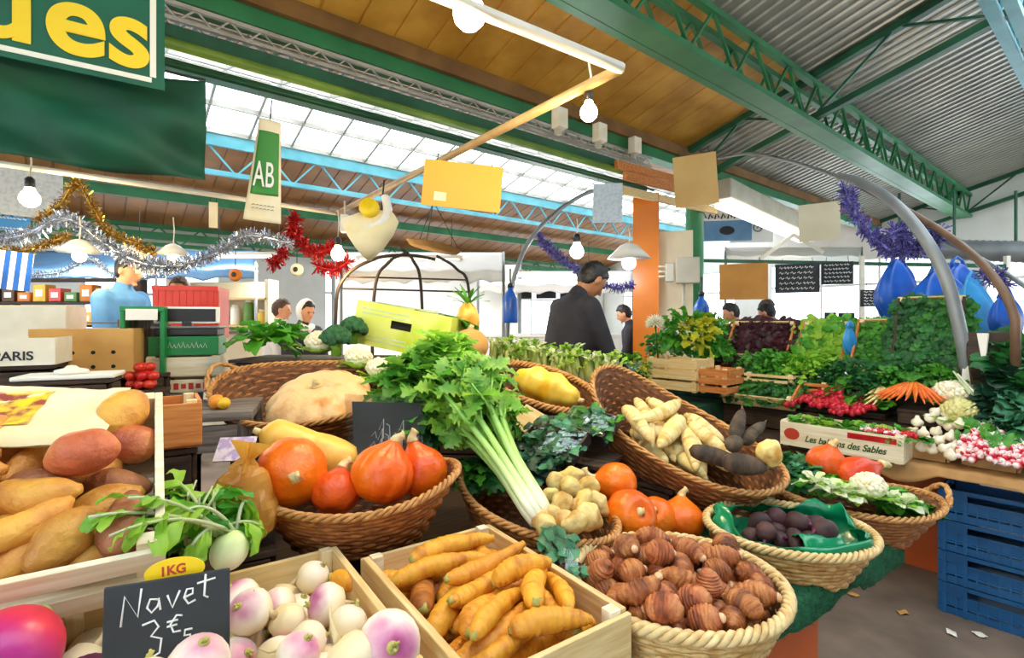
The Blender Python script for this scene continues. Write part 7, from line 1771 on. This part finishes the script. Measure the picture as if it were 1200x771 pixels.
# ================================================================== people
def limb(b, P, rr, seg=12):
    Q, R_ = [], []
    for i in range(len(P) - 1):
        for k in range(5): t = k / 5; Q.append(P[i].lerp(P[i + 1], t)); R_.append(rr[i] * (1 - t) + rr[i + 1] * t)
    Q.append(P[-1]); R_.append(rr[-1]); b.tube(Q, R_, seg)
    for p, r in zip(P, rr): b.ell(p, r, 12, 8)
def remesh(o, v, smooth=2):
    m = o.modifiers.new('skin', 'REMESH'); m.mode = 'VOXEL'; m.voxel_size = v; m.use_smooth_shade = True
    s = o.modifiers.new('relax', 'SMOOTH'); s.factor = .5; s.iterations = smooth
def person(label, px, d, facing, scale=1.0, lean=0.0, nod=0.0, turn=0.0, top='jacket_navy', hair='hair_black', skin='skin', arms=None, scarf=None, long_hair=False, bottom='trouser', z0=0.0, cap=None):
    """facing: yaw of the way the figure looks (0 = +X, right in the picture)"""
    p = W(px, HY, d); o = thing('person', label, 'person', V(p.x, p.y, z0), Rz(facing) @ Matrix.Scale(scale, 3))
    td = V(math.sin(lean), 0, math.cos(lean)); hip = V(-.06 * math.sin(lean) * 2, 0, .94); chest = hip + td * .36; neck = hip + td * .53
    hd = V(math.sin(lean + nod), 0, math.cos(lean + nod)); hc = neck + hd * .165 + V(.015, 0, 0)
    HR = Ry(lean + nod) @ Rz(turn)
    sh = [neck - td * .07 + V(0, s * .175, 0) for s in (-1, 1)]
    arms = arms or [(V(.06, 0, -.27), V(.16, 0, -.47)), (V(.06, 0, -.27), V(.16, 0, -.47))]
    b = MB()
    # head
    def hf(q_, a):
        x, y, z = q_
        if z < 0: y *= 1 + .22 * (z / .115); x = x * (1 + .10 * (z / .115)) + (.012 * (-z / .115) if x > 0 else 0)
        return V(x, y, z)
    b.ell(hc, (.092, .074, .115), 28, 20, HR, hf)
    H = lambda x, y, z: hc + HR @ V(x, y, z)
    b.tube([H(.086, 0, .018), H(.104, 0, -.012), H(.108, 0, -.026), H(.088, 0, -.034)], [.008, .012, .014, .008], 8)
    b.ell(H(.082, 0, -.058), (.012, .024, .007), 10, 6, HR); b.ell(H(.078, 0, -.094), (.016, .022, .014), 10, 6, HR); b.ell(H(.08, 0, .034), (.012, .05, .009), 10, 6, HR)
    for s in (-1, 1): b.ell(H(-.002, s * .083, -.008), (.021, .012, .033), 12, 8, HR)
    limb(b, [hc + HR @ V(-.02, 0, -.07), neck - td * .02], [.05, .056])
    b.tube([neck - td * .06, chest, hip], [.11, .13, .13], 14)
    for i, s in enumerate((-1, 1)):
        el = sh[i] + V(arms[i][0].x, s * .05 + arms[i][0].y, arms[i][0].z); wr = sh[i] + V(arms[i][1].x, s * .03 + arms[i][1].y, arms[i][1].z)
        limb(b, [sh[i], el, wr], [.05, .04, .028])
        fd = (wr - el).normalized(); sd = V(0, 1, 0) - fd * fd.y; sd.normalize(); nn = fd.cross(sd)
        b.ell(wr + fd * .05, (.048, .036, .016), 12, 8, Matrix((fd, sd, nn)).transposed())
        for k in range(4):
            f0 = wr + fd * .085 + sd * (.026 * (1 - 2 * k / 3)); l = (.062, .074, .070, .054)[k]
            b.tube([f0, f0 + fd * l * .5 + nn * s * .006, f0 + fd * l * .9 + nn * s * .026], [.0095, .0085, .0065], 7)
        t0 = wr + fd * .035 + sd * s * -.03; b.tube([t0, t0 + fd * .03 + sd * s * -.022, t0 + fd * .06 + sd * s * -.024], [.012, .011, .008], 7)
    for s in (-1, 1): limb(b, [hip + V(0, s * .09, -.02), V(.02, s * .10, .5), V(-.01, s * .10, .09)], [.085, .056, .04])
    body = b.build('body', skin, o); remesh(body, .011, 2)
    # clothes
    b = MB()
    n = 17
    for i in range(n):
        t = i / (n - 1); c = hip.lerp(neck - td * .05, t) - td * .04 * (1 - t); wx = .135 + .02 * math.sin(PI * t) ; wy = .175 + .035 * t - (.05 if i == n - 1 else 0)
        b.ell(c, (wx - (.03 if i == n - 1 else 0), wy, .07), 22, 8, Ry(lean))
    for i, s in enumerate((-1, 1)):
        el = sh[i] + V(arms[i][0].x, s * .05 + arms[i][0].y, arms[i][0].z); wr = sh[i] + V(arms[i][1].x, s * .03 + arms[i][1].y, arms[i][1].z)
        limb(b, [sh[i], el, el.lerp(wr, .9)], [.078, .06, .046])
    limb(b, [neck - td * .05, neck + hd * .035], [.085, .066])
    x = b.build('jacket' if 'jacket' in top else 'shirt', top, o); remesh(x, .016, 10)
    b = MB()
    for s in (-1, 1): limb(b, [hip + V(0, s * .085, -.02), V(.025, s * .10, .5), V(-.01, s * .105, .07)], [.115, .078, .062])
    b.ell(hip, (.14, .17, .10), 16, 10); x = b.build('trousers', bottom, o); remesh(x, .018, 2)
    for s in (-1, 1):
        b = MB(); b.ell((.05, s * .105, .045), (.14, .05, .05), 14, 8, None, lambda p, a: V(p.x, p.y, max(p.z, -.043))); b.build('shoe', 'plastic_black', o)
    # hair
    b = MB()
    def hr(p, a):
        # hairline: over the brow, above the ears, down to the nape at the back
        k = 1 + .05 * nz(p, 38) + .07 * nz(V(p.x * .5, p.y, p.z), 110); x, y, z = p
        lo = -.115 if x < -.032 else (-.115 + .088 * (x + .032) / .05 if x < .018 else -.027 + .085 * min(1, (x - .018) / .045))
        if z < lo: k *= .80
        elif x > .05 and z > .03: k *= 1.02
        return V(x * k, y * k, z * k)
    b.ell(hc + HR @ V(-.012, 0, .018), (.103, .083, .118), 64, 44, HR, hr)
    if long_hair: b.ell(hc + HR @ V(-.05, 0, -.09), (.06, .08, .12), 16, 10, HR)
    b.build('hair', hair, o)
    for s in (-1, 1):
        b = MB(); b.ell(H(.083, s * .03, .014), (.008, .012, .006), 10, 6, HR); b.build('eye', 'eye_dark', o)
    if scarf:
        b = MB(); b.ell(hc + HR @ V(-.02, 0, .01), (.11, .098, .135), 22, 14, HR, lambda p, a: p if p.x < .04 else V(.04, p.y, p.z)); b.tube([neck + V(.06, -.06, -.02), neck + V(.09, 0, -.05), neck + V(.06, .06, -.02), neck + V(-.06, 0, .0), neck + V(.06, -.06, -.02)], .05, 10); b.build('headscarf', scarf, o)
    return o
person('man in a dark navy jacket bending his head down behind the yellow squash', 664, 3.5, .45, 1.05, .17, .62, .0, 'jacket_navy', skin='skin_tan', arms=[(V(.10, 0, -.28), V(.28, 0, -.46)), (V(.10, 0, -.28), V(.28, 0, -.46))], z0=.12)
person('vendor in a light blue shirt standing in profile at the far left', 140, 4.6, -.1, 1.12, .06, .25, .0, 'shirt_blue', arms=[(V(.05, 0, -.28), V(.26, 0, -.40)), (V(.05, 0, -.28), V(.26, 0, -.40))], z0=.12)
person('person with brown hair behind the red crate at the far left', 214, 5.4, -1.4, 1.11, .05, .15, .0, 'shirt_red', 'hair_brown', long_hair=True)
person('woman with a white headscarf and dark coat near the hoop frame', 352, 5.6, -.6, .98, .12, .2, .0, 'jacket_navy', scarf='shirt_white')
person('dark haired person beside the woman in the white headscarf', 324, 5.9, .2, .99, .05, .1, .0, 'shirt_white', 'hair_brown')
person('dark clothed person half hidden behind the orange pillar', 744, 6.9, 2.9, .98, .15, .3, .0, 'jacket_navy')
person('dark haired shopper in red behind the thin herbs', 868, 6.4, 2.9, .98, .1, .3, .0, 'shirt_red')
person('shopper with brown hair left of the person in grey', 888, 6.6, .1, 1.01, .1, .3, .0, 'shirt_white', 'hair_brown')
person('dark haired shopper in grey beyond the red oak leaf salad', 916, 6.3, 2.4, .99, .2, .3, .0, 'shirt_grey')

for nm, px, d in (('slatted wooden duckboard under the man in the navy jacket', 655, 3.55), ('slatted wooden duckboard under the vendor in blue', 140, 4.6)):
    p = W(px, HY, d); o = thing('duckboard', nm, 'platform', V(p.x, p.y, 0)); b = MB()
    for k in range(6): b.box((0, -.35 + .14 * k, .105), (.9, .12, .028))
    for x in (-.4, 0, .4): b.box((x, 0, .046), (.06, .8, .09))
    b.build('slats', 'wood_grey', o, smooth=False)

# ------------------------------------------------------------------ name the pieces of each heap by their place; leave out those buried out of sight
bpy.context.view_layer.update()
dg = bpy.context.evaluated_depsgraph_get()
def root_of(o):
    while o.parent is not None: o = o.parent
    return o
def seen(o, org):
    ms = [x for x in ([o] if o.type == 'MESH' else []) + kids(o) if x.type == 'MESH']
    for m in ms:
        vs_ = m.data.vertices; st = max(1, len(vs_) // (60 // len(ms) + 12))
        for i in range(0, len(vs_), st):
            p = m.matrix_world @ vs_[i].co
            if p.y < .05: continue
            x, y = CX + FPX * p.x / p.y, HY + FPX * (ZC - p.z) / p.y
            if org is CAM and not (0 <= x <= 1200 and 0 <= y <= 771): continue
            d = p - org; L = d.length
            hit, loc, nr, idx, ob, mt = S.ray_cast(dg, org, d / L, distance=L + .002)
            k = 0
            while hit and k < 3 and ob.name.startswith(('film', 'clear_sleeve', 'window')):
                o2 = loc + d / L * .002; hit, loc, nr, idx, ob, mt = S.ray_cast(dg, o2, d / L, distance=L - (o2 - org).length + .002); k += 1
            if not hit or root_of(ob).name == o.name: return True
    return False
CAM = V(0, 0, ZC)
on = 'first second third fourth fifth sixth seventh eighth ninth tenth eleventh twelfth thirteenth fourteenth fifteenth'.split()
W_ = 'one two three four five six seven eight nine ten eleven twelve thirteen fourteen fifteen'.split()
gone = []
for objs, fmt, group, rowpx in JOBS:
    P = []
    for o in objs:
        if seen(o, CAM):
            p = o.matrix_world.translation; P.append((CX + FPX * p.x / p.y, HY + FPX * (ZC - p.z) / p.y, o))
        elif seen(o, V(-.45, .0, ZC)) or seen(o, V(.45, .0, ZC)) or seen(o, V(0, 0, ZC + .3)):
            o['label'] = fmt + ', hidden behind the others'; o['group'] = group
        else: gone.append(o)
    P.sort(key=lambda t: -t[1]); rows = []
    for t in P:
        if rows and rows[-1][0][1] - t[1] < rowpx: rows[-1].append(t)
        else: rows.append([t])
    for i, r in enumerate(rows):
        r.sort(key=lambda t: t[0])
        for j, t in enumerate(r):
            t[2]['label'] = fmt + ', row %s from front, %s along' % (W_[min(i, 14)], on[min(j, 14)]) if len(rows) > 1 else fmt + ', %s from left' % on[min(j, 14)]
            t[2]['group'] = group
for o in gone:
    for c in kids(o): bpy.data.objects.remove(c)
    bpy.data.objects.remove(o)
